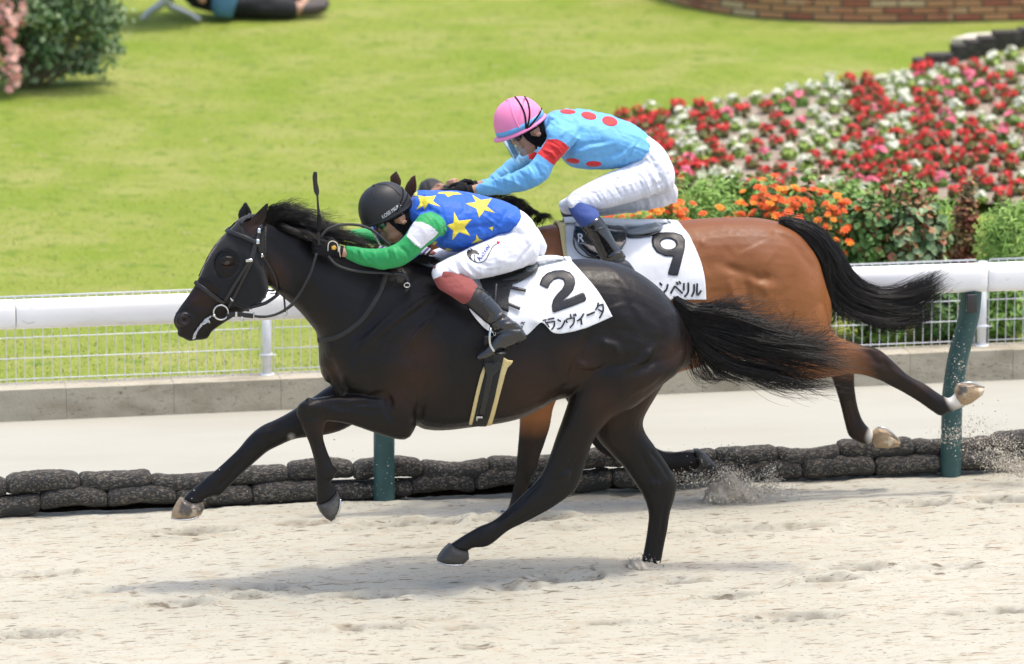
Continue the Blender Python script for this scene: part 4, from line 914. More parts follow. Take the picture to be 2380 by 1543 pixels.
mg2 = [GP('1', [(900, 545, 0), (960, 560, -.05), (1080, 610, -.08), (1180, 660, -.10)], 0), GP('1', [(1050, 570), (1120, 600, -.07), (1200, 650, -.11), (1260, 720, -.12)], 0), GP('1', [(1200, 620), (1260, 660, -.08), (1330, 720, -.13), (1420, 800, -.14)], 0), GP('2', [(330, 640), (420, 660, -.1), (540, 720, -.16), (640, 780, -.17)], 0), GP('2', [(560, 690), (640, 700, -.08), (740, 730, -.16), (820, 770, -.19)], 0)]
A2.append(hair(mg2[:3], 500, (.4, .8), .012, .0010, 22, .014, .008, 12, clump=30)); A2.append(hair(mg2[3:], 260, (.4, .8), .012, .0010, 23, .03, .008, 12))
A2.append(hair([GP('d', [(880, 602, 0), (930, 598, -.03), (985, 602, -.05)], 0), GP('d', [(950, 604, 0), (1000, 600, -.03), (1050, 622, -.06)], 0)], 500, (.5, 1), .012, .001, 24, .03, .006, 8))
nv = 0; VV, FF = [], []
for v, f in A2: VV.append(v); FF.append(f + nv); nv += len(v)
V_, F_ = np.concatenate(VV), np.concatenate(FF)
# hair lies on the skin, never inside the neck
mk_big('mane', V_, F_, mat_hair, h2)
tr2 = bvh(V2, F2)
for sg in (-1, 1):
    a = Acc(); h = hit(tr2, *T('1', 567, 828)); c = h[0] + Vector((0, .013, 0)); 
    if sg > 0: c = Vector((c.x, -c.y, c.z))
    ell(a, c, XYZ, (.019, .017, .016), 10); a.mk('eye', mat_eye, h2)
# hood: cloth shell with eye opening
mat_hood = M('hood_fabric', (.010, .0105, .012), .8, .25, sheen=.2, bump=[(380, .25, .002), (14, .25, .01)])
mat_hoodnet = M('eye_mesh', (.030, .024, .020), .5, .4, bump=[(400, .5, .002, None, 'vor')])
hoodp = [(745, 478), (700, 474), (655, 510), (600, 558), (540, 618), (480, 690), (425, 770), (385, 860), (355, 935), (440, 955), (500, 1020), (520, 1080), (600, 1130), (715, 1178), (760, 1150), (800, 1120), (858, 1085), (862, 960), (850, 800), (848, 560), (805, 560), (740, 635), (690, 610), (675, 560), (700, 520), (748, 498)]
eyec = [(560 + 92 * math.cos(t) - 8 * math.sin(t), 838 + 104 * math.sin(t)) for t in np.linspace(0, 6.2832, 36, endpoint=False)]
a = Acc(); decal(a, tr2, '1', hoodp, .003, .003, 6.0, mirror=0.0, hole=eyec); hood = a.mk('hood', mat_hood, h2)
a = Acc(); decal(a, tr2, '1', [(205, 1222), (235, 1212), (275, 1218), (298, 1240), (290, 1275), (255, 1298), (222, 1290), (206, 1262)], .0005, .0008, 4); a.mkm('nostril', M('nostril', (.012, .005, .005), .6), h2, 0.0)
a = Acc(); decal(a, tr2, '1', [(308, 1384), (322, 1345), (352, 1302), (390, 1258), (425, 1225), (458, 1215), (432, 1240), (440, 1272), (424, 1262), (412, 1272), (385, 1285), (350, 1330), (335, 1365), (320, 1390)], .001, .004, 4); V_, F_ = a.arr(); mk('foam', V_ + .002 * np.random.default_rng(2).normal(size=V_.shape), F_, M('foam', (.55, .56, .55), .5), h2)
trh = tr2
a = Acc(); strap(a, tr2, '1', [(482, 760), (555, 737), (620, 760), (652, 850), (620, 920), (560, 942), (500, 925), (470, 850), (482, 762)], .0022, .003, .003); a.mk('eye_rim', mat_leather, hood)
trh = bvhs(body2, hood)
# bridle
bri = empty('bridle', P(*T('1', 520, 1195), 0), 'black leather bridle with a steel ring bit on the hooded dark horse', 'bridle')
def st(name, fr, pts, wd, par, tr=trh, th=.004, off=.003, mat=mat_leather, Y=None, mirror=0.0, k=6):
    a = Acc(); strap(a, tr, fr, pts, wd, th, off, Y=Y, k=k)
    return a.mkm(name, mat, par, mirror)
st('browband', '1', [(548, 590), (600, 605), (680, 635), (760, 670), (790, 680)], .020, bri, th=.007)
st('noseband', '1', [(330, 975), (380, 1005), (450, 1060), (520, 1108), (545, 1120)], .020, bri, th=.007)
st('cheekpiece', '1', [(790, 640), (765, 700), (735, 800), (690, 880), (620, 990), (545, 1110)], .016, bri)
st('cheekpiece', '1', [(800, 600), (775, 700), (745, 820), (690, 930), (630, 1050), (570, 1160)], .014, bri)
st('headpiece', '1', [(830, 560), (800, 580), (790, 680)], .022, bri)
st('throatlatch', '1', [(788, 680), (810, 760), (870, 840), (915, 920), (938, 1000), (925, 1050), (880, 1048)], .011, bri, off=.006)
a = Acc()
for pts in ([(775, 655), (800, 655), (800, 690), (775, 690)], [(808, 760), (832, 765), (828, 790), (806, 785)], [(705, 800), (752, 800), (752, 818), (705, 818)], [(588, 1075), (615, 1100), (600, 1108), (590, 1090)], [(785, 575), (808, 575), (806, 612), (784, 610)]):
    a = Acc(); decal(a, trh, '1', pts, .009, .003, 5); a.mk('buckle', mat_steel, bri)
a = Acc(); tt = np.linspace(0, 2 * math.pi, 25); tube(a, [P(*T('1', 520 + 54 * math.cos(t), 1192 + 54 * math.sin(t)), -.075) for t in tt], .0045, 8)
tube(a, [P(*T('1', 520 + 54 * math.cos(t), 1192 + 54 * math.sin(t)), .075) for t in tt], .0045, 8); tube(a, [P(*T('1', 470, 1215), -.09), P(*T('1', 470, 1215), .09)], .008, 8); a.mk('bit_ring', mat_steel, bri)
st('curb_strap', '1', [(560, 1215), (620, 1205), (700, 1212), (760, 1218)], .024, bri, tr=None, Y=-.075, mirror=0.0)
a = Acc(); box(a, tuple(P(*T('1', 762, 1220), -.075)), (.008, .012, .036), bev=.002); box(a, tuple(P(*T('1', 632, 1208), -.082)), (.012, .008, .028), bev=.002); a.mk('stop', mat_steel, bri)
a = Acc()
tube(a, GP('1', [(770, 1220, .0), (860, 1222, -.02), (940, 1200, -.03), (1020, 1150, -.05), (1080, 1080, -.05), (1130, 1000, -.07), (1180, 900, -.09), (1205, 820, -.10), (1222, 760, -.10)], -.085), .0065, 8, 5)
tube(a, GP('1', [(770, 1220, .0), (860, 1222, .02), (1000, 1170, .03), (1180, 1000, .03), (1260, 720, .03)], .085), .0065, 8, 5)
tube(a, GP('2', [(130, 560), (175, 510), (240, 485), (320, 478), (400, 488), (470, 520), (530, 570), (590, 632)], -.16), .0070, 8, 5)
tube(a, GP('2', [(180, 680, 0), (230, 735, -.02), (320, 770, -.05), (430, 785, -.07), (540, 790, -.07), (620, 800, -.07)], -.15), .0065, 8, 5); a.mk('reins', M('rein_rubber', (.03, .03, .03), .7, bump=[(300, .6, .003)]), bri)
a = Acc(); tube(a, GP('1', [(735, 1155), (850, 1122), (945, 1055)], -.06), .009, 8, 5); tube(a, GP('1', [(980, 1060), (988, 1130), (990, 1190)], -.09), .005, 8, 4); a.mk('martingale', mat_leather, bri)
a = Acc(); tube(a, [P(*T('1', 992 + 15 * math.cos(t), 1195 + 28 * math.sin(t)), -.11) for t in tt], .003, 8); tube(a, [P(*T('1', 672 + 15 * math.cos(t), 1240 + 16 * math.sin(t)), -.08) for t in tt], .002, 8); a.mk('ring', mat_steel, bri)
st('breast_strap', '1', [(1225, 1392), (1300, 1390), (1380, 1370), (1480, 1310), (1570, 1230), (1640, 1130), (1700, 1020), (1735, 900)], .024, bri, tr=tr2, mat=M('dark_strap', (.018, .017, .016), .7), off=.001, mirror=0.0)
a = Acc(); tube(a, GP('2', [(600, 795), (650, 800), (690, 830), (690, 880), (680, 905)], -.235), .010, 8, 4); puff(a, '2', [(610, 800), (655, 780), (690, 820), (660, 860), (620, 850)], -.225, .015); a.mk('strap_end', mat_leather, bri)
a = Acc(); tube(a, [P(*T('2', 686 + 18 * math.cos(t), 868 + 14 * math.sin(t)), -.25) for t in tt], .003, 8); a.mk('buckle', mat_steel, bri)

# ------------------------------------------------------------------ HORSE 9 (far, bay)
h9 = empty('racehorse', (0, C9, 0), 'far reddish brown galloping racehorse with black tail and cloth number 9', 'horse')
acc = Acc()
torso9 = [(1115, 640, 1115, 790, .10), (1160, 575, 1155, 860, .18), (1220, 540, 1220, 900, .235), (1300, 522, 1300, 912, .26), (1400, 532, 1400, 908, .27), (1500, 530, 1500, 885, .28), (1600, 513, 1600, 852, .28), (1700, 507, 1700, 835, .28), (1780, 511, 1780, 825, .275), (1840, 530, 1830, 815, .25), (1888, 582, 1870, 800, .205), (1915, 650, 1895, 780, .14)]
loft(acc, torso9, 'd', C9, pw=2.25, egg=.14, seg=40)
loft(acc, [(925, 452, 965, 560, .062), (990, 462, 1000, 625, .085), (1070, 474, 1040, 690, .10), (1160, 488, 1085, 760, .13), (1245, 520, 1120, 820, .17)], 'd', C9, egg=.28, seg=32)
loft(acc, [(938, 452, 985, 540, .060), (908, 478, 978, 585, .088), (888, 520, 958, 622, .092), (870, 570, 922, 655, .072), (856, 618, 895, 685, .056), (845, 652, 880, 705, .052), (842, 690, 868, 712, .042)], 'd', C9, egg=.1, seg=24)
ear(acc, '2', (580, 200), (650, 225), (618, 135), C9 - .04); ear(acc, '2', (672, 262), (738, 290), (738, 158), C9 + .05)
# near fore planted
loft(acc, [(1290, 60, 1560, 60, .10, .03), (1310, 180, 1530, 160, .085), (1318, 280, 1495, 250, .072), (1318, 350, 1478, 345, .06), (1312, 430, 1450, 435, .05), (1305, 510, 1420, 520, .046), (1302, 560, 1412, 565, .044), (1293, 630, 1375, 640, .033), (1278, 710, 1350, 715, .029), (1262, 770, 1340, 775, .034), (1235, 815, 1310, 820, .031), (1200, 850, 1290, 860, .034)], '4', C9 - .11, seg=22)
# far fore, folded back
loft(acc, [(1270, 820, 1380, 800, .09), (1300, 900, 1398, 880, .07), (1340, 970, 1425, 945, .055), (1375, 1030, 1450, 985, .046), (1415, 1062, 1465, 1010, .042), (1480, 1078, 1500, 1028, .034), (1545, 1094, 1548, 1050, .030), (1590, 1098, 1590, 1048, .034), (1620, 1090, 1612, 1050, .030)], 'd', C9 + .12, seg=20)
# near hind, flung back
loft(acc, [(1850, 590, 1650, 780, .12, .04), (1890, 650, 1690, 815, .13, .02), (1916, 715, 1760, 850, .115), (1928, 768, 1850, 882, .088), (1965, 790, 1925, 876, .062), (2005, 803, 1985, 868, .05), (2038, 813, 2040, 882, .048), (2075, 840, 2066, 895, .040), (2110, 872, 2095, 910, .031), (2150, 893, 2135, 934, .031), (2182, 915, 2165, 955, .036), (2205, 925, 2185, 966, .036), (2218, 915, 2203, 958, .030), (2232, 900, 2240, 945, .034)], 'd', C9 - .14, seg=24)
# far hind
loft(acc, [(1720, 640, 1870, 640, .11), (1770, 720, 1900, 700, .10), (1830, 790, 1935, 765, .085), (1885, 840, 1968, 815, .06), (1925, 868, 1983, 850, .048), (1940, 900, 1985, 897, .038), (1953, 943, 1991, 938, .032), (1962, 980, 2000, 968, .034), (1972, 1012, 2010, 985, .036), (1992, 1026, 2018, 993, .031), (2012, 1033, 2026, 1000, .034)], 'd', C9 + .14, seg=22)
V, Fq = remesh(acc, .0075, 6)
S9 = [('8', [(1150, 400), (1300, 500), (1450, 590), (1580, 665)], 4, -.005), ('8', [(1200, 330), (1350, 440), (1500, 530)], 4, .004), ('8', [(860, 560), (880, 680), (910, 790)], 4, -.005), ('8', [(960, 180), (1060, 230), (1110, 320)], 6, -.006), ('B', [(1180, 420), (1230, 520), (1240, 640)], 9, -.005), ('B', [(700, 330), (900, 320), (1040, 340)], 14, .003), ('B', [(780, 600), (800, 680), (860, 760)], 8, .007), ('B', [(740, 520), (860, 570), (940, 600), (1010, 590)], 10, -.014), ('B', [(850, 560), (950, 640), (1040, 660)], 10, .008), ('B', [(870, 610), (880, 700), (900, 760)], 9, -.010), ('B', [(1000, 340), (1120, 400), (1250, 560)], 8, -.006), ('B', [(1040, 330), (1150, 390), (1270, 540)], 8, .006),
      ('B', [(900, 420), (930, 480), (1000, 530)], 26, .010), ('B', [(640, 540), (720, 510), (800, 440)], 16, -.008), ('B', [(620, 400), (650, 410)], 7, .006), ('B', [(1130, 560), (1120, 640), (1080, 700), (1080, 800)], 12, -.006), ('B', [(960, 640), (1000, 700), (960, 740)], 8, .007), ('B', [(700, 640), (720, 760), (640, 800)], 20, -.008),
      ('8', [(980, 150), (1120, 190), (1200, 290)], 5, .006), ('8', [(1000, 330), (1200, 400), (1330, 480), (1500, 600)], 5, -.005), ('8', [(1330, 400), (1480, 520), (1600, 620)], 4, .004), ('8', [(820, 640), (860, 800)], 4, -.003), ('8', [(1000, 250), (1150, 290), (1190, 360)], 7, -.006),
      ('4', [(1400, 300), (1380, 420)], 8, .004), ('4', [(1360, 540)], 8, .005)]
V = sculpt(V, Fq, [(a_, b_, c__ * 1.15, d_ * .95) for a_, b_, c__, d_ in S9]); V = lap(V, Fq, 1); V9, F9 = V, Fq
body9 = mk('body', V, Fq, mat_bay_coat, h9)
Q = proj(V); zz = V[:, 2]; n5 = VN(55)
bl = np.clip((.62 - zz) / .10, 0, 1)                                                     # black points on the legs
bl = np.maximum(bl, blobs(V, [('d', 2040, 840, C9 - .14, .09), ('d', 2090, 880, C9 - .14, .12), ('d', 2150, 920, C9 - .14, .12), ('d', 2190, 945, C9 - .14, .09), ('d', 2010, 812, C9 - .14, .05), ('d', 1960, 900, C9 + .14, .10), ('d', 1975, 980, C9 + .14, .13)]))
bl *= np.clip(1 - blobs(V, [('d', 1985, 870, C9 - .2, .05)]), 0, 1)
nh = (V[:, 1] < C9 + .02) & (Q[:, 0] > 1925); bl = np.where(nh, np.clip((Q[:, 0] + .35 * (850 - Q[:, 1]) - 1975) / 60, 0, 1), bl)
bl = np.where((V[:, 1] > C9 + .02) & (Q[:, 0] > 1850), np.clip((Q[:, 1] - 820) / 70, 0, 1), bl)
bl = np.maximum(bl * np.where(Q[:, 0] < 1300, np.clip((.50 - zz) / .12, 0, 1), 1), np.where(Q[:, 0] < 1000, .85, 0)); bl *= 1 - .12 * np.clip(VN(56)(V[:, 0] * 12, V[:, 2] * 12) + .2, 0, 1)
setattr_f(body9, 'black', bl)
lower = np.clip((560 - 0 + (Q[:, 1] - 640)) / 500, 0, 1); setattr_f(body9, 'brown', np.clip((Q[:, 1] - 560) / 120, 0, 1) * (Q[:, 0] > 1000))
setattr_f(body9, 'white', blobs(V, [('d', 2222, 925, C9 - .14, .075), ('d', 2240, 918, C9 - .14, .08), ('d', 2024, 1012, C9 + .14, .055), ('d', 2035, 1018, C9 + .14, .06)]))
hoof(h9, 'd', [(2218, 925), (2219, 905), (2226, 893), (2240, 889), (2262, 891), (2287, 901), (2282, 915), (2256, 935), (2242, 941), (2228, 938)], C9 - .14, .056, mat_hoof_l, [(2286, 900), (2265, 891), (2250, 889), (2232, 890)])
hoof(h9, '8', [(1050, 870), (1085, 838), (1150, 842), (1225, 895), (1282, 962), (1262, 993), (1180, 1005), (1060, 998), (1040, 930)], C9 + .14, .056, mat_hoof_l, [(1284, 962), (1228, 893), (1150, 840), (1090, 835)])
hoof(h9, '4', [(2236, 470), (2262, 468), (2300, 490), (2362, 562), (2352, 575), (2285, 578), (2262, 545)], C9 + .12, .052, mat_hoof_d)
hoof(h9, 'd', [(1150, 1205), (1168, 1186), (1195, 1196), (1205, 1215), (1195, 1230), (1140, 1228)], C9 - .11, .055, mat_hoof_d)
tg = [GP('6', [(938, 212), (1080, 232), (1190, 320), (1250, 430), (1310, 515), (1430, 578), (1560, 560), (1735, 458)], C9),
      GP('6', [(940, 215), (1075, 255), (1170, 350), (1235, 480), (1315, 570), (1450, 618), (1600, 600), (1752, 520)], C9 - .02),
      GP('6', [(943, 220), (1065, 280), (1155, 400), (1205, 530), (1320, 630), (1480, 668), (1620, 650), (1745, 580)], C9 - .03),
      GP('6', [(948, 226), (1062, 305), (1150, 440), (1185, 560), (1290, 650), (1430, 715), (1570, 735), (1720, 680)], C9 - .03),
      GP('6', [(955, 232), (1068, 325), (1158, 470), (1172, 580), (1260, 670), (1400, 740), (1540, 760), (1640, 745)], C9 - .02)]
A9 = [hair(tg, 3200, (.68, 1.03), .020, .0014, 31, .016, .016, 20, clump=90, rtip=.25), hair(tg[1:], 260, (.9, 1.06), .03, .0008, 32, .02, .03, 20, clump=50)]
lp = [GP('6', [(1150, 420), (1162, 560), (1172, 640), (1230, 650), (1230, 720)], C9 - .06), GP('6', [(1160, 440), (1180, 600), (1240, 700), (1320, 740), (1380, 730)], C9 - .06)]
A9.append(hair(lp, 180, (.5, 1), .012, .0011, 33, .02, .01, 14, clump=12))
nv = 0; VV, FF = [], []
for v, f in A9: VV.append(v); FF.append(f + nv); nv += len(v)
mk_big('tail', np.concatenate(VV), np.concatenate(FF), mat_hair, h9)
mg = [GP('d', [(960, 458, 0), (990, 452, -.02), (1030, 462, -.03)], C9), GP('d', [(1060, 472), (1090, 462, -.02), (1140, 470, -.04)], C9), GP('d', [(1130, 484), (1145, 458, -.02), (1165, 450, -.03), (1190, 452, -.03)], C9), GP('d', [(1170, 492), (1185, 468, -.02), (1205, 462, -.03), (1228, 472, -.03)], C9), GP('d', [(1205, 505), (1220, 485, -.02), (1235, 488, -.03), (1248, 500, -.03)], C9), GP('d', [(1235, 515), (1255, 498, -.02), (1285, 520, -.03), (1290, 530, -.03)], C9), GP('d', [(1262, 520), (1275, 500, -.02), (1290, 505, -.03), (1300, 512, -.03)], C9)]
v, f = hair(mg, 1300, (.4, .95), .008, .0011, 41, .014, .008, 10, clump=60); mk_big('mane', v, f, mat_hair, h9)
tr9 = bvh(V9, F9)
bri9 = empty('bridle', P(905, 600, C9), 'white and purple striped bridle glimpsed behind the black helmet', 'bridle')
mat_wp = M('white_tape', (.7, .68, .72), .6); mat_pp = M('purple_tape', (.13, .05, .32), .6)
for nm, fr, pts in (('cheekpiece', '9', [(560, 1330), (640, 1250), (720, 1170)]), ('throatlatch', '9', [(1270, 1430), (1340, 1350), (1430, 1260)])):
    for dx, mt, wd in ((-26, mat_wp, .010), (0, mat_pp, .010), (26, mat_wp, .010)):
        a = Acc(); strap(a, None, fr, [(p[0] + dx, p[1] + dx * .6) for p in pts], wd, .004, Y=C9 - .11); a.mk(nm, mt, bri9)
# ================================================================== SADDLES, CLOTHS
mat_cloth = M('white_cloth', (.74, .75, .76), .7, .2, sheen=.1, bump=[(9, .35, .02, (1, 1, .6)), (400, .15, .002)])
mat_ink = M('black_print', (.02, .02, .022), .42, .4, bump=[(9, .35, .02, (1, 1, .6))])
mat_yel = M('yellow_foam', (.62, .50, .24), .8, .2, bump=[(200, .2, .002)])
mat_gloss = M('patent_leather', (.010, .010, .012), .12, .6, coat=.6, bump=[(14, .25, .01), (60, .15, .004)])
def resamp(pts, n):
    p = crom(pts, 8); d = np.r_[0, np.cumsum(np.linalg.norm(np.diff(p, axis=0), axis=1))]; t = np.linspace(0, d[-1], n); return np.stack([np.interp(t, d, p[:, k]) for k in range(2)], 1)
def numbercloth(name, tr, fr, top, bot, Yc, parent, seed, nu=110, nv_=60, wave=.0, bulge=0, flap=()):
    A_, B_ = resamp([T(fr, *p) for p in top], nu), resamp([T(fr, *p) for p in bot], nu); G = np.zeros((nv_, nu, 3)); nz = VN(seed); last = None
    for j in range(nu):
        col = []
        for i in range(nv_):
            t = i / (nv_ - 1); q = A_[j] * (1 - t) + B_[j] * t; q[0] += bulge * math.sin(math.pi * t) * (j / nu) ** 2
            h = hit(tr, q[0], q[1]); off = .008
            if h is None:
                h = (None, None)
            else:
                off += .0035 * (1 + math.sin(j * .21 + t * 3)) * t + .010 * nz(np.array([j * .07 + 20]), np.array([t * 4.0]))[0]
                for (fx, fy, rad, amp) in flap:
                    tx, ty = T(fr, fx, fy); off += amp * math.exp(-((q[0] - tx) ** 2 + (q[1] - ty) ** 2) / rad ** 2)
                h = (h[0] + h[1] * max(off, .005), 1)
            col.append((h[0], q))
        ok = [k for k, c in enumerate(col) if c[0] is not None]
        for i in range(nv_):
            if col[i][0] is None:
                k = min(ok, key=lambda z: abs(z - i)); G[i, j] = np.array(P(col[i][1][0], col[i][1][1], col[k][0].y if i > k else Yc - .03))
            else: G[i, j] = np.array(col[i][0])
    for _ in range(3):
        S = G.copy(); S[1:-1, 1:-1] = (G[:-2, 1:-1] + G[2:, 1:-1] + G[1:-1, :-2] + G[1:-1, 2:] + 4 * G[1:-1, 1:-1]) / 8; G = S
    mir = G.copy(); mir[..., 1] = 2 * Yc - mir[..., 1]; arch = []
    for s in (.33, .67):
        r = G[0] * (1 - s) + mir[0] * s; r[:, 2] += .012; arch.append(r)
    full = np.concatenate([G[::-1], np.array(arch), mir]); nI, nJ = full.shape[:2]; V = full.reshape(-1, 3); I = np.arange(nI * nJ).reshape(nI, nJ)
    Fc = np.stack([I[:-1, :-1], I[:-1, 1:], I[1:, 1:], I[1:, :-1]], -1).reshape(-1, 4).tolist()
    o = mk(name, V, Fc, mat_cloth, parent); sd = o.modifiers.new('s', 'SOLIDIFY'); sd.thickness = .0025; sd.offset = -1
    return o
nc2 = empty('number_cloth', P(1300, 640, 0), 'white saddlecloth printed with a black 2 on the dark horse', 'saddlecloth')
top2 = [(350, 300), (430, 270), (530, 232), (620, 205), (740, 172), (830, 155), (880, 147), (940, 140), (1000, 141), (1055, 150), (1112, 166)]
bot2 = [(358, 512), (425, 600), (505, 672), (640, 712), (770, 703), (850, 632), (900, 612), (980, 682), (1100, 674), (1250, 630), (1410, 560)]
clo2 = numbercloth('cloth', tr2, '7', top2, bot2, 0.0, nc2, 61, bulge=9, flap=[(860, 600, 14, .022), (930, 660, 12, .018)])
trc2 = bvhs(clo2)
a = Acc()
decal(a, trc2, '7', [(877, 330), (880, 312), (895, 278), (930, 245), (985, 226), (1050, 223), (1100, 240), (1130, 275), (1138, 318), (1122, 368), (1085, 412), (1042, 445), (1100, 425), (1192, 385), (1206, 398), (1218, 432), (1208, 450), (1120, 485), (1050, 510), (985, 533), (970, 525), (965, 480), (975, 440), (1000, 402), (1040, 362), (1060, 322), (1050, 294), (1018, 284), (980, 295), (955, 320), (940, 352), (928, 356)], .0035, .0006, 6)
a.mk('number', mat_ink, nc2)
def glyph(parent, tr, fr, strokes, wd, name='letter'):
    a = Acc()
    for s in strokes: decal(a, tr, fr, stroke_poly(crom(s, 4) if len(s) > 2 else s, wd), .0035, .0006, 4)
    if a.n: a.mk(name, mat_ink, parent)
W_ = 12
glyph(nc2, trc2, '7', [[(897, 590), (925, 585)], [(915, 597), (930, 618), (944, 640)]], 10)
glyph(nc2, trc2, '7', [[(935, 583), (982, 574)], [(928, 606), (988, 597)], [(984, 598), (982, 630), (955, 662)]], W_)
glyph(nc2, trc2, '7', [[(1008, 583), (1030, 597)], [(1006, 652), (1036, 640), (1062, 590)]], W_)
glyph(nc2, trc2, '7', [[(1102, 545), (1106, 572)], [(1078, 606), (1074, 582), (1130, 570)], [(1129, 571), (1126, 608), (1098, 642)], [(1124, 545), (1130, 560)], [(1136, 541), (1143, 556)]], 11)
glyph(nc2, trc2, '7', [[(1198, 540), (1180, 570), (1152, 594)], [(1178, 575), (1184, 620)]], W_)
glyph(nc2, trc2, '7', [[(1222, 552), (1278, 530)]], 14)
glyph(nc2, trc2, '7', [[(1306, 462), (1300, 490), (1286, 512)], [(1305, 482), (1342, 472)], [(1341, 473), (1342, 520), (1315, 572)], [(1306, 508), (1334, 526)]], W_)
glyph(nc2, trc2, '7', [[(745, 600), (760, 622)], [(735, 612), (770, 604)], [(728, 640), (748, 632), (744, 652), (728, 640)]], 7)
sad2 = empty('saddle', P(1170, 640, 0), 'black saddle of the near horse above a dark girth edged with yellow foam', 'saddle')
a = Acc(); puff(a, '2', [(1130, 850), (1190, 800), (1300, 770), (1400, 740), (1470, 712), (1512, 706), (1528, 722), (1515, 750), (1450, 795), (1390, 835), (1360, 870), (1280, 880), (1190, 880)], 0, .13, n=11, power=.5); a.mk('seat', mat_leather, sad2)
a = Acc(); puff(a, '2', [(1360, 770), (1440, 728), (1505, 712), (1520, 724), (1500, 742), (1440, 770), (1380, 796)], -.01, .115, n=9); a.mk('cantle', M('grey_leather', (.10, .11, .11), .3, .5), sad2)
trs2 = bvhs(clo2, body2)
a = Acc(); decal(a, trs2, '2', [(1150, 835), (1220, 815), (1320, 800), (1390, 790), (1375, 850), (1350, 900), (1335, 960), (1335, 1045), (1290, 1030), (1230, 960), (1170, 890)], .008, .008, 8); a.mkm('flap', M('flap_mesh', (.014, .014, .015), .6, bump=[(260, .6, .003, None, 'vor')]), sad2, 0.0)
for pts in ([(1310, 884), (1380, 896), (1450, 910)], [(1310, 985), (1360, 1005), (1410, 1024)], [(1290, 855), (1360, 860), (1400, 850)]):
    a = Acc(); strap(a, trs2, '2', pts, .016, .006, .010); a.mk('strap', mat_leather, sad2)
a = Acc(); decal(a, tr2, '7', [(605, 858), (640, 878), (677, 884), (668, 905), (638, 935), (618, 990), (600, 1060), (575, 1150), (545, 1260), (520, 1340), (470, 1346), (500, 1240), (540, 1100), (580, 960)], .003, .012, 9)
a.mkm('girth_padding', mat_yel, sad2, 0.0)
a = Acc(); decal(a, tr2, '7', [(466, 925), (476, 960), (452, 1050), (425, 1150), (400, 1260), (382, 1338), (356, 1336), (380, 1230), (410, 1100), (440, 990)], .003, .012, 9); a.mkm('girth_padding', mat_yel, sad2, 0.0)
a = Acc(); decal(a, tr2, '7', [(462, 700), (640, 720), (612, 850), (598, 905), (575, 1000), (545, 1140), (505, 1280), (480, 1345), (375, 1345), (400, 1260), (430, 1150), (458, 1040), (480, 975), (466, 920), (470, 850)], .012, .006, 9)
g_ = a.mkm('girth', M('girth_webbing', (.013, .013, .012), .75, bump=[(260, .7, .003, None, 'vor')]), sad2, 0.0)
trg = bvhs(g_)
a = Acc(); decal(a, trg, '7', [(466, 892), (598, 900), (590, 945), (560, 975), (535, 1000), (505, 1140), (470, 1285), (430, 1285), (460, 1140), (488, 1000), (480, 960)], .001, .003, 8); a.mk('girth_strap', mat_leather, sad2)
a = Acc(); decal(a, trg, '7', [(410, 1288), (455, 1288), (458, 1302), (424, 1302), (415, 1320), (406, 1316)], .005, .004, 4); a.mk('buckle', mat_steel, sad2)
a = Acc(); capsule(a, GP('7', [(345, 1358), (400, 1340), (440, 1318), (450, 1345), (460, 1350)], -.10), .012, 8); a.mk('girth_end', mat_leather, sad2)
# ---- far horse
nc9 = empty('number_cloth', P(1520, 560, C9), 'white saddlecloth printed with a black 9 on the reddish brown horse', 'saddlecloth')
top9 = [(733, 940), (800, 948), (900, 952), (1000, 968), (1080, 985), (1180, 1005), (1280, 1000), (1355, 975), (1405, 955), (1440, 960), (1470, 985), (1520, 1020)]
bot9 = [(745, 1200), (780, 1300), (900, 1430), (1000, 1500), (1100, 1500), (1200, 1470), (1300, 1450), (1400, 1444), (1440, 1443), (1500, 1443), (1570, 1443), (1640, 1443)]
top9 = [(733, 938), (800, 935), (900, 935), (1000, 940), (1080, 945), (1180, 950), (1280, 950), (1355, 950), (1405, 953), (1430, 972), (1480, 985), (1535, 1035)]
clo9 = numbercloth('cloth', tr9, '3', top9, bot9, C9, nc9, 62, bulge=12)
trc9 = bvhs(clo9)
def ellp(cx, cy, rx, ry, rot=0, n=32):
    c, s = math.cos(R(rot)), math.sin(R(rot)); return [(cx + rx * math.cos(t) * c - ry * math.sin(t) * s, cy + rx * math.cos(t) * s + ry * math.sin(t) * c) for t in np.linspace(0, 2 * math.pi, n, endpoint=False)]
a = Acc(); decal(a, trc9, '3', [(1293, 1062), (1300, 1035), (1325, 1017), (1380, 1013), (1440, 1014), (1488, 1030), (1508, 1062), (1507, 1110), (1490, 1180), (1462, 1288), (1440, 1290), (1402, 1283), (1398, 1270), (1430, 1168), (1380, 1166), (1325, 1140), (1298, 1100)], .0035, .0006, 6, hole=ellp(1400, 1088, 50, 34, 5))
a.mk('number', mat_ink, nc9)
glyph(nc9, trc9, '3', [[(1345, 1335), (1360, 1352)], [(1397, 1345), (1388, 1378), (1362, 1402)]], 12)
glyph(nc9, trc9, '3', [[(1416, 1402), (1438, 1362), (1448, 1362), (1490, 1402)], [(1452, 1330), (1462, 1346)], [(1469, 1326), (1479, 1341)]], 12)
glyph(nc9, trc9, '3', [[(1500, 1338), (1500, 1384)], [(1528, 1335), (1528, 1392), (1504, 1424)]], 12)
glyph(nc9, trc9, '3', [[(1566, 1345), (1565, 1388), (1550, 1422)], [(1586, 1340), (1586, 1414), (1611, 1385)]], 12)
a = Acc(); decal(a, tr9, '3', [(680, 948), (720, 940), (738, 940), (735, 1000), (738, 1080), (748, 1200), (725, 1160), (712, 1080), (700, 1000)], .006, .014, 8)
sad9 = empty('saddle', P(1500, 530, C9), 'black saddle with glossy round flap and pale yellow pad on the reddish brown horse', 'saddle')
a.mkm('pad', mat_yel, sad9, C9)
trs9 = bvhs(clo9, body9)
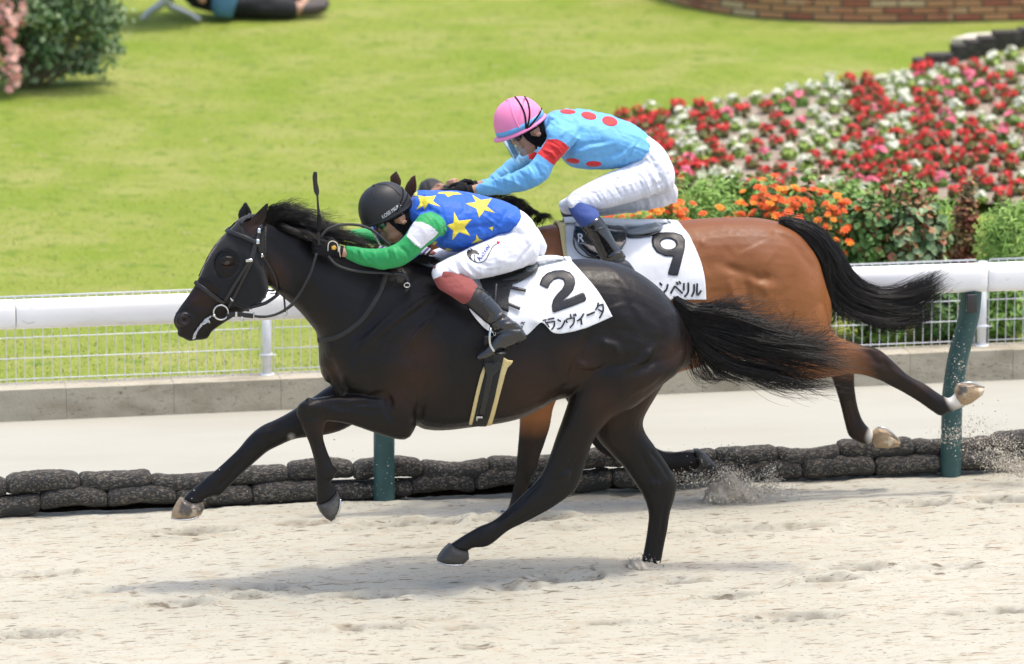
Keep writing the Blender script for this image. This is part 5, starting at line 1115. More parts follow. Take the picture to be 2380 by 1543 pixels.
a = Acc(); decal(a, trs9, '3', [(800, 960), (860, 945), (1000, 955), (1100, 985), (1133, 1030), (1125, 1085), (1090, 1140), (1030, 1175), (950, 1190), (880, 1165), (820, 1105), (787, 1035)], .012, .010, 8); fl9 = a.mkm('flap', mat_gloss, sad9, C9)
a = Acc(); strap(a, bvhs(fl9), '3', ellp(905, 1060, 112, 112, 0, 24)[0:14] + [], .010, .004, .001); 
if a.n: a.mk('flap_edge', mat_gloss, sad9)
a = Acc(); trf9 = bvhs(fl9); textdecal(a, trf9, '3', 'R', (812, 1072), (1, .02), 76, .002, 0, .02); textdecal(a, trf9, '3', 'R.DESIGN', (818, 1086), (1, .02), 12, .002); a.mk('logo', mat_white, sad9)
a = Acc(); puff(a, '3', [(1062, 990), (1110, 985), (1180, 972), (1260, 950), (1310, 938), (1345, 944), (1357, 958), (1335, 985), (1270, 1000), (1180, 1014), (1085, 1018)], C9, .12, n=11); a.mk('seat', M('grey_seat', (.17, .19, .20), .22, .5, coat=.3), sad9)
a = Acc(); puff(a, '3', [(1055, 1000), (1180, 1004), (1270, 995), (1350, 968), (1345, 985), (1270, 1012), (1180, 1026), (1080, 1030)], C9, .125, n=9); a.mk('seat_edge', mat_gloss, sad9)
# ================================================================== PEOPLE
mat_skin = M('skin', (.46, .255, .165), .5, .4, sss=.08, var=[(14, 4, (.40, .20, .13), .5, .75)], bump=[(120, .15, .002)])
def fabric(name, c, **k):
    return M(name, c, k.get('rough', .55), .3, sheen=.1, bump=[(14, .5, .016, (1, 1, 1.5)), (36, .3, .007, (1, 1.6, .6)), (700, .08, .001)])
mat_blue = fabric('blue_silk', (.018, .11, .50)); mat_yellow = fabric('yellow_silk', (.78, .64, .06)); mat_sky = fabric('sky_blue_silk', (.15, .42, .72)); mat_redsilk = fabric('red_silk', (.66, .03, .03))
mat_greensilk = fabric('green_silk', (.022, .30, .085)); mat_whitesilk = fabric('white_silk', (.72, .71, .76))
mat_breech = M('white_breeches', (.72, .73, .79), .55, .3, sheen=.1, bump=[(20, .35, .014, (1.6, 1, .8)), (60, .2, .006)])
mat_rust = fabric('rust_stretch', (.235, .055, .048), rough=.7); mat_navy = fabric('blue_stretch', (.05, .085, .27), rough=.75); mat_dnavy = fabric('navy_stretch', (.015, .022, .07), rough=.75)
mat_boot = M('black_boot', (.011, .011, .012), .14, .6, coat=.5, bump=[(12, .4, .014), (40, .35, .006)]); mat_bootdull = M('dull_boot', (.022, .02, .019), .6, bump=[(90, .5, .004)])
mat_glove = M('black_glove', (.010, .010, .011), .75, .2, bump=[(200, .4, .002)])
mat_blackhelm = M('black_helmet', (.016, .0165, .018), .5, .4, bump=[(300, .08, .001)]); mat_pink = M('pink_helmet', (.90, .26, .47), .42, .4, bump=[(300, .06, .001)])
mat_black = M('black_cloth', (.008, .008, .009), .8, .2, bump=[(150, .3, .002)])
mat_hairb = M('dark_hair', (.03, .028, .027), .6, .3, bump=[(150, .6, .004, (1, 1, .3))])
def glassmat():
    m_ = bpy.data.materials.new('clear_visor'); m_.use_nodes = True; n = m_.node_tree.nodes; l = m_.node_tree.links; n.clear()
    o = n.new('ShaderNodeOutputMaterial'); t = n.new('ShaderNodeBsdfTransparent'); t.inputs[0].default_value = (.93, .94, .93, 1); g = n.new('ShaderNodeBsdfGlossy'); g.inputs['Roughness'].default_value = .12
    mx = n.new('ShaderNodeMixShader'); fr = n.new('ShaderNodeFresnel'); fr.inputs[0].default_value = 1.5; ad = n.new('ShaderNodeMath'); ad.operation = 'ADD'; ad.inputs[1].default_value = .10; l.new(fr.outputs[0], ad.inputs[0]); l.new(ad.outputs[0], mx.inputs[0]); l.new(t.outputs[0], mx.inputs[1]); l.new(g.outputs[0], mx.inputs[2]); l.new(mx.outputs[0], o.inputs[0]); return m_
mat_visor = glassmat()
LAT = np.array([0, 1.0, 0])
def human_head(acc, O, f, u, lat=LAT, s=1.0):
    O = np.array(O, float); f = np.array(f, float); u = np.array(u, float)
    def e(a, b, c, r, n=12): ell(acc, O + s * (f * a + lat * b + u * c), (f, lat, u), [x * s for x in r], n)
    e(.000, 0, .045, (.086, .075, .082)); e(.035, 0, -.03, (.062, .062, .085)); e(.045, 0, -.085, (.045, .045, .034)); e(-.03, 0, -.03, (.06, .06, .07))
    e(.100, 0, -.022, (.020, .013, .014)); e(.090, 0, .000, (.014, .0095, .034)); e(.083, 0, .028, (.016, .052, .012)); e(.094, 0, -.058, (.012, .023, .007)); e(.092, 0, -.071, (.012, .021, .008)); e(.082, 0, -.098, (.020, .022, .017))
    for g in (-1, 1):
        e(.062, g * .038, -.022, (.026, .022, .02)); e(.098, g * .010, -.030, (.010, .008, .008)); e(.078, g * .030, .006, (.013, .014, .010))
        e(.05, g * .05, -.07, (.035, .012, .02))
        c = O + s * (lat * g * .080 - f * .026 + u * .0); ring = [c + s * (f * (-.014 * math.cos(t)) + u * (.031 * math.sin(t)) + lat * g * (.008 + .005 * math.cos(t))) for t in np.linspace(.6, 5.6, 14)]
        tube(acc, ring, .0060 * s, 8); e(-.024, g * .079, -.002, (.014, .006, .024)); e(-.018, g * .082, -.024, (.008, .006, .010)); e(-.02, g * .066, .0, (.03, .014, .034))
def grip_hand(acc, W, d, up, inn, s=1.0, curl=1.0):
    """closed hand: W wrist, d towards knuckles, up thumb side, inn the way the palm faces"""
    W, d, up, inn = [np.array(v, float) for v in (W, d, up, inn)]; d /= np.linalg.norm(d); inn /= np.linalg.norm(inn); up = np.cross(inn, d); up *= 1 if up @ np.array(up) else 1
    if up[2] < 0: up = -up
    def q(a, b, c): return W + s * (d * a + up * b + inn * c)
    ell(acc, q(.045, 0, .004), (d, up, inn), (.050 * s, .042 * s, .017 * s), 10); ell(acc, q(.02, 0, .004), (d, up, inn), (.035 * s, .032 * s, .018 * s), 10)
    for i, (b, L, r) in enumerate(((.031, .95, .0098), (.011, 1.05, .0102), (-.010, 1.0, .0098), (-.030, .82, .0088))):
        capsule(acc, [q(.072, b * .9, .002), q(.078 + .030 * L, b, .008), q(.085 + .032 * L, b * .98, .030 * L * curl), q(.066 + .022 * L, b * .96, .046 * L * curl), q(.050, b * .94, .040 * L * curl)], [r * s * 1.05, r * s, r * s * .96, r * s * .9, r * s * .8], 10)
    capsule(acc, [q(.015, .030, .010), q(.045, .046, .020), q(.072, .044, .032), q(.090, .034, .036)], [.014 * s, .0125 * s, .011 * s, .0095 * s], 10)
def helmet(parent, O, f, u, a, b, h, mat, peak=.02, rimw=.004, flat=.0):
    O, f, u = [np.array(v, float) for v in (O, f, u)]; ac = Acc(); rings = []; n = 48; th = np.linspace(0, 2 * math.pi, n, endpoint=False)
    def ring(r, z, ex=0): 
        fx = np.cos(th); 
        return O + np.outer(fx * (a * r) + ex * np.clip(fx, 0, 1) ** 3, f) + np.outer(np.sin(th) * b * r, LAT) + u * z
    prof = [(math.cos(t) ** .82, math.sin(t) ** .95) for t in np.linspace(0, math.pi / 2 - .02, 18)]
    rings.append(ring(.93, -.012)); rings.append(ring(.985, -.016)); rings.append(ring(1.0, -.008))
    for r, z in prof: rings.append(ring(r, z * h))
    V, Fc = ringmesh(rings); ac.add(V, Fc); dome = ac.mk('shell', mat, parent)
    ac = Acc(); rr = [ring(1.0, .000), ring(1.0 + rimw / a, -.006, peak), ring(1.0 + rimw / a, -.014, peak), ring(.96, -.014)]; V, Fc = ringmesh(rr, False); ac.add(V, Fc); ac.mk('brim', mat, dome)
    ac = Acc(); ell(ac, O + u * (h * .995), (f, LAT, u), (.014, .014, .007), 8); ac.mk('button', mat, dome)
    return dome
def visor(parent, O, f, u, rad, top, bot, sp=1.15, tilt=.03):
    O, f, u = [np.array(v, float) for v in (O, f, u)]; rows = []
    for i in range(14):
        t = i / 13; z = top + (bot - top) * t; row = []
        for k in range(25):
            an = -sp + 2 * sp * k / 24; c = .85 + .15 * math.cos(an); zz = z * (1 if t < .5 else (c + (1 - c) * (1 - t)))
            row.append(O + f * (math.cos(an) * (rad + tilt * t) ) + LAT * math.sin(an) * rad * .86 + u * zz)
        rows.append(row)
    V = np.array(rows).reshape(-1, 3); I = np.arange(14 * 25).reshape(14, 25); Fc = np.stack([I[:-1, :-1], I[:-1, 1:], I[1:, 1:], I[1:, :-1]], -1).reshape(-1, 4).tolist()
    return mk('visor', V, Fc, mat_visor, parent)
def axes(deg):
    t = R(deg); return np.array([-math.cos(t), 0, -math.sin(t)]), np.array([-math.sin(t), 0, math.cos(t)])
def near_patch(V, polyd, Q, cond): return inpoly(Q, polyd) & cond
def facemask(V, Fq, fn):
    A = np.array([f[:4] if len(f) >= 4 else (*f, f[-1]) for f in Fq]); c = V[A].mean(1); return fn(c, proj(c))
def skirted(acc_fn, vox, it, name, mats, parent, strokes=(), masks=(), wr=()):
    ac = Acc(); acc_fn(ac); V, Fq = remesh(ac, vox, it)
    for w_ in wr: V = wrinkle(V, Fq, *w_)
    if strokes: V = sculpt(V, Fq, [(s_[0], s_[1], s_[2], s_[3] * 1.7) for s_ in strokes])
    V = lap(V, Fq, 1)
    fm = np.zeros(len(Fq), int)
    for i, fn in masks: fm[facemask(V, Fq, fn)] = i
    o = mk(name, V, Fq, mats, parent, fmat=fm); return o, V, [f for f, k in zip(Fq, fm) if k == 0]
# ------------------------------------------------------------------ RIDER 2
j2 = empty('person', P(1120, 620, 0), 'near crouched jockey in blue silks with yellow stars and a black helmet', 'jockey')
T2 = [(705, 335, 728, 480, .085), (760, 272, 790, 560, .15), (850, 264, 858, 612, .185), (960, 268, 950, 642, .19), (1080, 278, 1060, 637, .18), (1200, 300, 1165, 595, .165), (1310, 330, 1260, 550, .155), (1402, 372, 1305, 520, .148)]
AR2 = [(800, 392, 945, 505, .075, -.175), (765, 425, 925, 540, .066, -.20), (720, 478, 868, 575, .057, -.215), (675, 545, 790, 640, .050, -.225), (630, 592, 740, 690, .048, -.23), (575, 620, 650, 745, .047, -.235), (515, 632, 565, 765, .045, -.225), (450, 634, 478, 762, .042, -.205), (380, 626, 388, 742, .038, -.18), (298, 616, 298, 700, .031, -.15)]
AF2 = [(640, 400, 740, 520, .065, .18), (560, 480, 650, 600, .055, .215), (490, 520, 545, 618, .048, .225), (420, 508, 440, 600, .042, .20), (340, 512, 350, 585, .037, .16), (262, 522, 275, 580, .031, .12)]
def jersey2(ac, s=0.0):
    loft(ac, T2, '2', 0, shrink=s, seg=36); loft(ac, AR2, '2', 0, shrink=s, seg=24); loft(ac, AF2, '2', 0, shrink=s, seg=24)
PL2 = [(1385, 375, 1295, 535, .148), (1455, 412, 1290, 600, .16), (1505, 475, 1310, 680, .168), (1528, 550, 1380, 735, .155), (1522, 620, 1440, 735, .12)]
TH2 = [(1400, 470, 1520, 690, .09, -.08), (1290, 528, 1420, 755, .098, -.11), (1160, 598, 1255, 805, .09, -.15), (1040, 655, 1125, 832, .078, -.19), (950, 700, 1020, 830, .068, -.215), (880, 738, 920, 838, .060, -.235), (858, 765, 885, 845, .05, -.24)]
LG2 = [(852, 775, 990, 770, .058, -.24), (858, 830, 1060, 805, .060, -.26), (890, 890, 1115, 840, .060, -.29), (955, 930, 1145, 880, .056, -.32), (1035, 985, 1165, 900, .050, -.335)]
BT2 = [(1052, 992, 1150, 880, .052, -.335), (1090, 1020, 1200, 915, .051, -.34), (1130, 1055, 1262, 980, .050, -.345), (1175, 1095, 1322, 1055, .047, -.35), (1218, 1130, 1385, 1110, .045, -.352), (1235, 1165, 1428, 1150, .044, -.352)]
FT2 = [(1447, 1180, 1445, 1218, .028, -.352), (1405, 1120, 1400, 1245, .036, -.352), (1330, 1110, 1335, 1275, .040, -.356), (1265, 1170, 1270, 1300, .044, -.362), (1215, 1235, 1225, 1322, .046, -.368), (1165, 1280, 1180, 1338, .044, -.37), (1132, 1308, 1140, 1345, .034, -.37)]
OF2 = (.06, 0, -.03)
f2, u2 = axes(24.5); E2 = np.array(P(*T('9', 965, 750), -.082)); O2 = E2 + LAT * .082 + f2 * .024
def limbs(ac, fr, PL, TH, LG, BT, FT, Yc, OF, s=0.0, which='ptlbf'):
    if 'p' in which: loft(ac, PL, fr, Yc, shrink=s, seg=30)
    for key, L in (('t', TH), ('l', LG), ('b', BT), ('f', FT)):
        if key in which:
            loft(ac, L, fr, Yc, shrink=s, seg=24)
            if 'N' not in which: loft(ac, L, fr, Yc, shrink=s, seg=24, mirror=Yc, off=OF)
bd = Acc(); human_head(bd, O2, f2, u2, s=1.0)
tube(bd, [O2 - u2 * .05 - f2 * .03, np.array(P(*T('2', 730, 400), 0)), np.array(P(*T('2', 800, 430), 0))], [.055, .058, .07], 16, 4)
jersey2(bd, .027); limbs(bd, '2', PL2, TH2, LG2, BT2, FT2, 0, OF2, .022)
WN2, WF2 = np.array(P(*T('2', 275, 655), -.145)), np.array(P(*T('2', 250, 552), .115)); KN2, KF2 = np.array(P(*T('2', 150, 630), -.13)), np.array(P(*T('2', 150, 560), .11))
tube(bd, [P(*T('2', 330, 660), -.155), WN2, WN2 + (KN2 - WN2) * .3], [.026, .025, .026], 14, 3); tube(bd, [P(*T('2', 300, 552), .13), WF2, WF2 + (KF2 - WF2) * .3], [.026, .025, .026], 14, 3)
grip_hand(bd, WN2 + (KN2 - WN2) * .22, KN2 - WN2, (0, 0, 1), (0, 1, -.1), .92); grip_hand(bd, WF2 + (KF2 - WF2) * .22, KF2 - WF2, (0, 0, 1), (0, -1, -.1), .92)
V, Fq = remesh(bd, .0046, 2); body_j2 = mk('body', V, Fq, mat_skin, j2); trb = bvh(V, Fq); Vj2, Fj2 = V, Fq
c_ = [(1180, 270)]
gp2 = TL('2', [(735, 455), (770, 415), (830, 395), (880, 408), (925, 445), (943, 500), (930, 545), (885, 558), (800, 640), (700, 720), (600, 790), (280, 760), (280, 590), (560, 600), (680, 540)])
wp2 = TL('2', [(733, 460), (775, 462), (825, 480), (862, 505), (886, 532), (868, 555), (775, 632), (740, 610), (712, 585), (684, 552), (700, 510)])
J2M = [(1, lambda c, q: inpoly(q, gp2) & (c[:, 1] < -.115)), (2, lambda c, q: inpoly(q, wp2) & (c[:, 1] < -.12)), (1, lambda c, q: (c[:, 1] > .09) & (q[:, 0] < T('2', 640, 0)[0]))]
ST2 = [('2', [(940, 480), (930, 550), (880, 600)], 6, -.008), ('2', [(760, 400), (820, 380), (900, 420)], 6, -.005), ('2', [(750, 300), (740, 360), (720, 440)], 5, .005), ('2', [(800, 280), (820, 330), (850, 370)], 5, .006), ('2', [(780, 330), (790, 370), (760, 400)], 4, -.005),
       ('2', [(960, 520), (1080, 500), (1250, 480)], 5, -.004), ('2', [(950, 560), (1100, 560), (1240, 520)], 6, .004), ('2', [(1050, 300), (1060, 380), (1020, 420)], 6, -.003), ('2', [(1220, 320), (1210, 400), (1180, 470)], 6, .003), ('2', [(1240, 520), (1300, 440), (1340, 380)], 6, -.005), ('2', [(1200, 560), (1260, 500), (1290, 430)], 5, .004),
       ('2', [(700, 560), (740, 600), (770, 625)], 3.5, .004), ('2', [(640, 620), (690, 660), (700, 700)], 4, -.005), ('2', [(600, 640), (620, 700), (600, 745)], 4, .004), ('2', [(560, 640), (575, 700), (560, 750)], 4, -.004), ('2', [(470, 650), (480, 690), (470, 730)], 4, .002), ('2', [(380, 640), (400, 680), (430, 720)], 3.5, .003), ('2', [(370, 650), (375, 700)], 3, -.003), ('2', [(340, 640), (345, 700)], 3, .002)]
jer2, V, Fq = skirted(lambda a: jersey2(a), .0040, 3, 'jersey', [mat_blue, mat_greensilk, mat_whitesilk, mat_yellow], j2, ST2, J2M, [(301, .0100, (.5, .2, 1), (1, .3, -.35), 14, 4), (305, .0075, (1, .3, .4), (-.3, .5, 1), 16, 5)])
# stars are dyed patches of the jersey
trj = bvh(V, Fq)
def star(cx, cy, Rr, rot=0, k=.42, sq=1.0): return [(cx + (Rr if i % 2 == 0 else Rr * k) * math.sin(R(rot) + math.pi * i / 5), cy - sq * (Rr if i % 2 == 0 else Rr * k) * math.cos(R(rot) + math.pi * i / 5)) for i in range(10)]
trjb = []
a = Acc()
for s_ in ([(1104, 288), (1160, 322), (1230, 312), (1198, 362), (1250, 405), (1182, 388), (1148, 438), (1132, 378), (1060, 345), (1128, 335)],
           [(988, 398), (1018, 455), (1102, 445), (1055, 495), (1092, 552), (1020, 528), (975, 580), (982, 518), (940, 485), (985, 468)],
           [(755, 292), (800, 300), (840, 298), (872, 292), (852, 330), (902, 366), (848, 350), (825, 342), (798, 384), (790, 360), (745, 386), (770, 345)],
           [(890, 272), (950, 268), (1010, 272), (1042, 286), (985, 288), (948, 304), (930, 284), (880, 280)],
           [(1132, 543), (1150, 572), (1172, 578), (1150, 590), (1100, 600), (1128, 575)], [(818, 600), (850, 588), (882, 588), (862, 612), (860, 632), (842, 615)], [(722, 288), (752, 266), (752, 294), (724, 300)], [(1210, 500), (1240, 490), (1235, 520)], [(920, 640), (945, 630), (980, 640), (950, 646)]):
    decal(a, trj, '2', s_, .0006, .0007, 4.5)
V_, F_ = a.arr(); base_n = len(jer2.data.vertices)
a.mk('stars', mat_yellow, jer2)
br2, V, Fq = skirted(lambda a: limbs(a, '2', PL2, TH2, LG2, BT2, FT2, 0, OF2, 0, 'pt'), .0045, 3, 'breeches', [mat_breech], j2,
    [('2', [(1290, 535), (1340, 520), (1400, 440)], 5, -.004), ('2', [(1100, 640), (1200, 600), (1290, 560)], 5, .005), ('2', [(1120, 670), (1230, 620), (1310, 590)], 4, -.003), ('2', [(1010, 700), (1050, 760), (1110, 810)], 4.5, .006), ('2', [(980, 700), (1010, 760), (1050, 820)], 4, -.005), ('2', [(940, 720), (970, 770), (1020, 800)], 4, .005), ('2', [(1060, 690), (1120, 770), (1180, 800)], 5, .003), ('2', [(1380, 740), (1450, 660), (1500, 600)], 4, -.003), ('2', [(1250, 690), (1330, 720), (1400, 720)], 7, .003), ('2', [(1150, 720), (1220, 770), (1290, 770)], 6, -.003), ('2', [(1400, 480), (1450, 530), (1470, 600)], 8, .004), ('2', [(1320, 560), (1380, 600), (1420, 660)], 8, -.003)], (), [(321, .0065, (-.3, .3, 1), (1, .2, .5), 15, 4), (325, .003, (1, .2, .2), (0, .3, 1), 20, 7)])
trbr = bvh(V, Fq)
a = Acc(); decal(a, trbr, '2', [(1074, 680), (1070, 655), (1082, 640), (1098, 645), (1092, 630), (1112, 642), (1130, 645), (1152, 668), (1148, 673), (1120, 665), (1104, 668), (1092, 690), (1100, 712), (1086, 700)], .001, .0008, 4)
for pts in ([(1096, 690), (1110, 712), (1150, 724), (1190, 705), (1215, 660), (1240, 620), (1262, 606)], [(1120, 672), (1118, 700), (1130, 722)]): decal(a, trbr, '2', stroke_poly(crom(pts, 4), 5), .001, .0008, 3)
a.mk('emblem', M('logo_black', (.01, .01, .01), .5), br2)
a = Acc(); textdecal(a, trbr, '2', 'Kosei', (1152, 718), (1, -1.35), 44, .0016, .3, .01, sx=1.15); a.mk('script', M('logo_blue', (.02, .03, .28), .5), br2)
a = Acc(); decal(a, trbr, '2', [(1262, 590), (1268, 584), (1273, 590), (1280, 585), (1282, 594), (1274, 606), (1264, 600)], .001, .0008, 3); a.mk('heart', M('logo_red', (.65, .02, .02), .5), br2)
for sg in (0, 1):
    def leg(a, key, L, g=.0):
        if sg == 0: loft(a, L, '2', 0, seg=24)
        else: loft(a, L, '2', 0, seg=24, mirror=0.0, off=OF2)
    ac = Acc(); leg(ac, 'l', [(856, 768, 995, 768, .054, -.24)] + LG2[1:]); V, Fq = remesh(ac, .0045, 3)
    V = sculpt(V, Fq, [('2', [(880, 790), (930, 820), (990, 810)], 4, -.003), ('2', [(1000, 820), (1040, 860), (1060, 900)], 5, .002)]); mk('legging', V, Fq, mat_rust, j2)
    ac = Acc(); leg(ac, 'b', BT2); leg(ac, 'f', FT2); V, Fq = remesh(ac, .0042, 3)
    if sg == 0: V = sculpt(V, Fq, [('2', [(1225, 1130), (1300, 1080), (1330, 1070)], 3, -.006), ('2', [(1230, 1110), (1290, 1060), (1310, 1040)], 3.5, .005), ('2', [(1240, 1160), (1320, 1120), (1400, 1110)], 3.5, .006), ('2', [(1250, 1180), (1340, 1150), (1420, 1150)], 3.5, -.006), ('2', [(1280, 1210), (1350, 1190), (1400, 1170)], 4, .004), ('2', [(1150, 1000), (1220, 1080), (1250, 1130)], 5, -.003), ('2', [(1300, 1290), (1380, 1255), (1444, 1212)], 2.5, -.005)])
    bt = mk('boot', V, Fq, mat_boot, j2)
    if sg == 0:
        trbt = bvh(V, Fq); ac = Acc(); decal(ac, trbt, '2', [(1050, 990), (1148, 884), (1165, 890), (1180, 905), (1150, 940), (1190, 1000), (1215, 1060), (1195, 1108), (1130, 1060), (1080, 1020)], .0005, .0015, 6); ac.mk('cuff', mat_bootdull, bt)
        ac = Acc(); strap(ac, trbt, '2', [(1145, 885), (1185, 905), (1225, 940)], .012, .003, .001); strap(ac, trbt, '2', [(1170, 985), (1195, 960), (1225, 940)], .008, .003, .001); ac.mk('boot_strap', mat_boot, bt)
# glove with emblem
def glove(parent, W, K, inn, s=1.0):
    ac = Acc(); W, K = np.array(W), np.array(K); grip_hand(ac, W + (K - W) * .22, K - W, (0, 0, 1), inn, s); tube(ac, [W + (K - W) * .02, W + (K - W) * .35], [.031, .031], 16); V, Fq = remesh(ac, .0034, 2); return mk('glove', V, Fq, mat_glove, parent), V, Fq
g2n, Vg, Fg = glove(j2, WN2, KN2, (0, 1, -.1), 1.06); glove(j2, WF2, KF2, (0, -1, -.1), 1.06)
trg_ = bvh(Vg, Fg); a = Acc()
for pts in ([(178, 648), (182, 600), (210, 586), (240, 606), (245, 655)], [(258, 600), (252, 640), (258, 685)]): strap(a, trg_, '2', pts, .004, .002, .001)
a.mk('piping', M('cream_piping', (.6, .55, .42), .7), g2n)
a = Acc(); decal(a, trg_, '2', [(200, 620), (222, 612), (236, 630), (226, 642), (204, 640)], .001, .001, 3); a.mk('badge', M('orange_badge', (.7, .4, .04), .5), g2n)
# helmet, goggles, straps, visor
H2c = np.array(P(*T('2', 556, 398), 0)) 
hel2 = helmet(j2, H2c, f2, u2, .137, .112, .150, mat_blackhelm, .008, .002)
hel2.name = 'helmet'
trh2 = bvhs(hel2)
a = Acc(); textdecal(a, trh2, '9', 'KOSEI MIURA', (645, 768), (1, -.68), 88, .0015, .15, .0, sx=.74); a.mk('lettering', mat_white, hel2)
for i, pts in enumerate(([(925, 170), (985, 260), (985, 380), (935, 520), (880, 640)], [(1010, 230), (1065, 300), (1050, 420), (960, 560)], [(500, 175), (680, 175), (820, 240), (900, 320), (950, 370)], [(480, 190), (480, 300), (500, 420)])):
    a = Acc(); strap(a, trh2, '9', pts, .009 if i < 2 else .004, .002, .0008); 
    if a.n: a.mk('band' if i < 2 else 'seam', mat_black if i < 2 else mat_blackhelm, hel2)
def headgear(par, O, f, u, tr, fr, chin, balac, Vsk):
    a = Acc(); O = np.array(O); e = ell
    for g in (-1, 1): ell(a, O + f * .078 + LAT * g * .034 + u * .006, (f, LAT, u), (.030, .036, .027), 12)
    ell(a, O + f * .082 + u * .008, (f, LAT, u), (.024, .03, .018), 10)
    V, Fq = remesh(a, .004, 2); mk('goggles', V, Fq, M('goggle_lens', (.012, .013, .015), .12, .6, coat=.3), par)
    a = Acc(); 
    tube(a, [O + f * (.085 * math.cos(t)) + LAT * .085 * math.sin(t) + u * .016 for t in np.linspace(-2.6, 2.6, 40)], .008, 8); a.mk('goggle_strap', mat_black, par)
    a = Acc(); decal(a, tr, fr, chin, .0025, .004, 5, mirror=None); a.mk('chin_strap', mat_black, par)
    a = Acc(); ell(a, O - f * .034 - u * .012, (f, LAT, u), (.062, .076, .085), 14); ell(a, O - f * .05 + u * .03, (f, LAT, u), (.05, .07, .06), 14); ell(a, O - f * .04 - u * .06, (f, LAT, u), (.06, .066, .06), 14); V, Fq = remesh(a, .005, 2); mk('balaclava', V, Fq, mat_black, par)
headgear(j2, O2, f2, u2, trb, '9', [(720, 790), (860, 740), (830, 800), (870, 860), (930, 860), (1000, 862), (1050, 820), (1070, 900), (1075, 960), (1050, 1050), (1000, 1085), (950, 1000), (890, 960), (840, 910), (790, 870)], [(1000, 560), (1080, 520), (1130, 540), (1120, 700), (1100, 860), (1085, 980), (1060, 1000), (1062, 850), (1066, 740), (1050, 660)], None)
visor(j2, H2c - f2 * 0.012, f2, u2, .128, .005, -.135, 1.1, -.012)
# whip
whip = empty('riding_whip', P(738, 560, -.16), 'thin black riding whip held upright with a broad flap at its tip', 'whip')
a = Acc(); tube(a, GP('1', [(1240, 700), (1238, 600), (1238, 480), (1232, 400), (1228, 330)], -.17), [.007, .0075, .008, .0055, .005], 8, 4); a.mk('shaft', mat_leather, whip)
a = Acc(); tube(a, GP('1', [(1228, 335), (1222, 300), (1212, 240), (1210, 190), (1214, 160)], -.17), [.006, .014, .012, .0125, .009], 10, 4, flat=.35); a.mk('flap', mat_leather, whip)
a = Acc(); tube(a, GP('1', [(1240, 600), (1240, 500), (1238, 470)], -.17), [.011, .011, .009], 8, 4); a.mk('grip', mat_glove, whip)
# stirrup
sti = empty('stirrup', P(*T('2', 1260, 1250), -.36), 'steel stirrup iron under the black boot of the near rider', 'stirrup')
a = Acc(); tube(a, [P(*T('2', x, y), Y) for x, y, Y in ((1222, 1150, -.40), (1216, 1200, -.415), (1222, 1255, -.42), (1246, 1294, -.42))], .006, 8, 5)
tube(a, [P(*T('2', x, y), Y) for x, y, Y in ((1222, 1150, -.40), (1240, 1140, -.36), (1246, 1160, -.31), (1250, 1230, -.30), (1262, 1300, -.30))], .006, 8, 5); a.mk('arch', mat_steel, sti)
a = Acc(); puff(a, '2', [(1240, 1288), (1262, 1284), (1318, 1282), (1322, 1300), (1270, 1308), (1246, 1303)], -.36, .06); a.mk('tread', mat_leather, sti)
a = Acc(); tube(a, [P(*T('2', x, y), Y) for x, y, Y in ((1224, 1148, -.37), (1235, 1080, -.33), (1250, 960, -.30), (1260, 860, -.25))], .007, 8, 5); a.mk('leather', mat_leather, sti)

# ------------------------------------------------------------------ RIDER 9
j9 = empty('person', P(1480, 420, C9), 'far jockey in sky blue silks with red spots and a pink helmet, seat raised', 'jockey')
T9_ = [(605, 265, 645, 440, .085), (665, 234, 720, 540, .15), (760, 223, 765, 582, .185), (870, 227, 852, 598, .19), (990, 248, 968, 604, .18), (1110, 290, 1068, 597, .17), (1210, 342, 1140, 572, .155), (1268, 388, 1172, 556, .148)]
AR9 = [(650, 300, 830, 405, .075, -.165), (625, 360, 800, 445, .068, -.19), (618, 415, 768, 470, .060, -.205), (565, 497, 668, 580, .052, -.22), (520, 555, 628, 655, .050, -.235), (455, 604, 550, 712, .048, -.24), (370, 641, 432, 757, .043, -.22), (260, 676, 285, 776, .036, -.17), (155, 706, 170, 768, .029, -.12)]
AF9 = [(650, 330, 760, 460, .065, .18), (560, 430, 660, 540, .055, .215), (430, 505, 530, 600, .048, .22), (330, 585, 410, 655, .042, .20), (250, 650, 300, 705, .036, .16), (170, 695, 205, 735, .029, .12)]
def jersey9(ac, s=0.0):
    loft(ac, T9_, '3', C9, shrink=s, seg=36); loft(ac, AR9, '3', C9, shrink=s, seg=24); loft(ac, AF9, '3', C9, shrink=s, seg=24)
PL9 = [(1255, 385, 1170, 566, .145), (1330, 432, 1180, 610, .158), (1395, 510, 1230, 690, .168), (1430, 600, 1290, 740, .160), (1428, 670, 1350, 748, .125)]
TH9 = [(1290, 480, 1425, 715, .09, -.08), (1160, 566, 1300, 770, .097, -.11), (1040, 620, 1140, 818, .088, -.15), (910, 682, 1000, 855, .078, -.19), (810, 740, 870, 862, .068, -.215), (755, 785, 790, 870, .056, -.235)]
LG9 = [(752, 800, 885, 800, .056, -.235), (757, 850, 945, 865, .060, -.25), (785, 910, 955, 890, .058, -.27), (845, 985, 962, 915, .052, -.28)]
BT9 = [(842, 985, 958, 904, .053, -.285), (875, 1025, 1005, 965, .051, -.29), (920, 1095, 1045, 1040, .047, -.295), (955, 1160, 1090, 1115, .043, -.30), (985, 1210, 1130, 1165, .042, -.30)]
FT9 = [(1182, 1245, 1172, 1264, .026, -.30), (1140, 1195, 1130, 1270, .035, -.30), (1070, 1180, 1070, 1290, .042, -.305), (1000, 1200, 1010, 1315, .044, -.31), (930, 1270, 945, 1335, .042, -.315), (880, 1310, 890, 1345, .032, -.315)]
OF9 = (.05, 0, -.12)
f9, u9 = axes(26); E9 = np.array(P(*T('A', 800, 648), C9 - .082)); O9 = E9 + LAT * .082 + f9 * .024
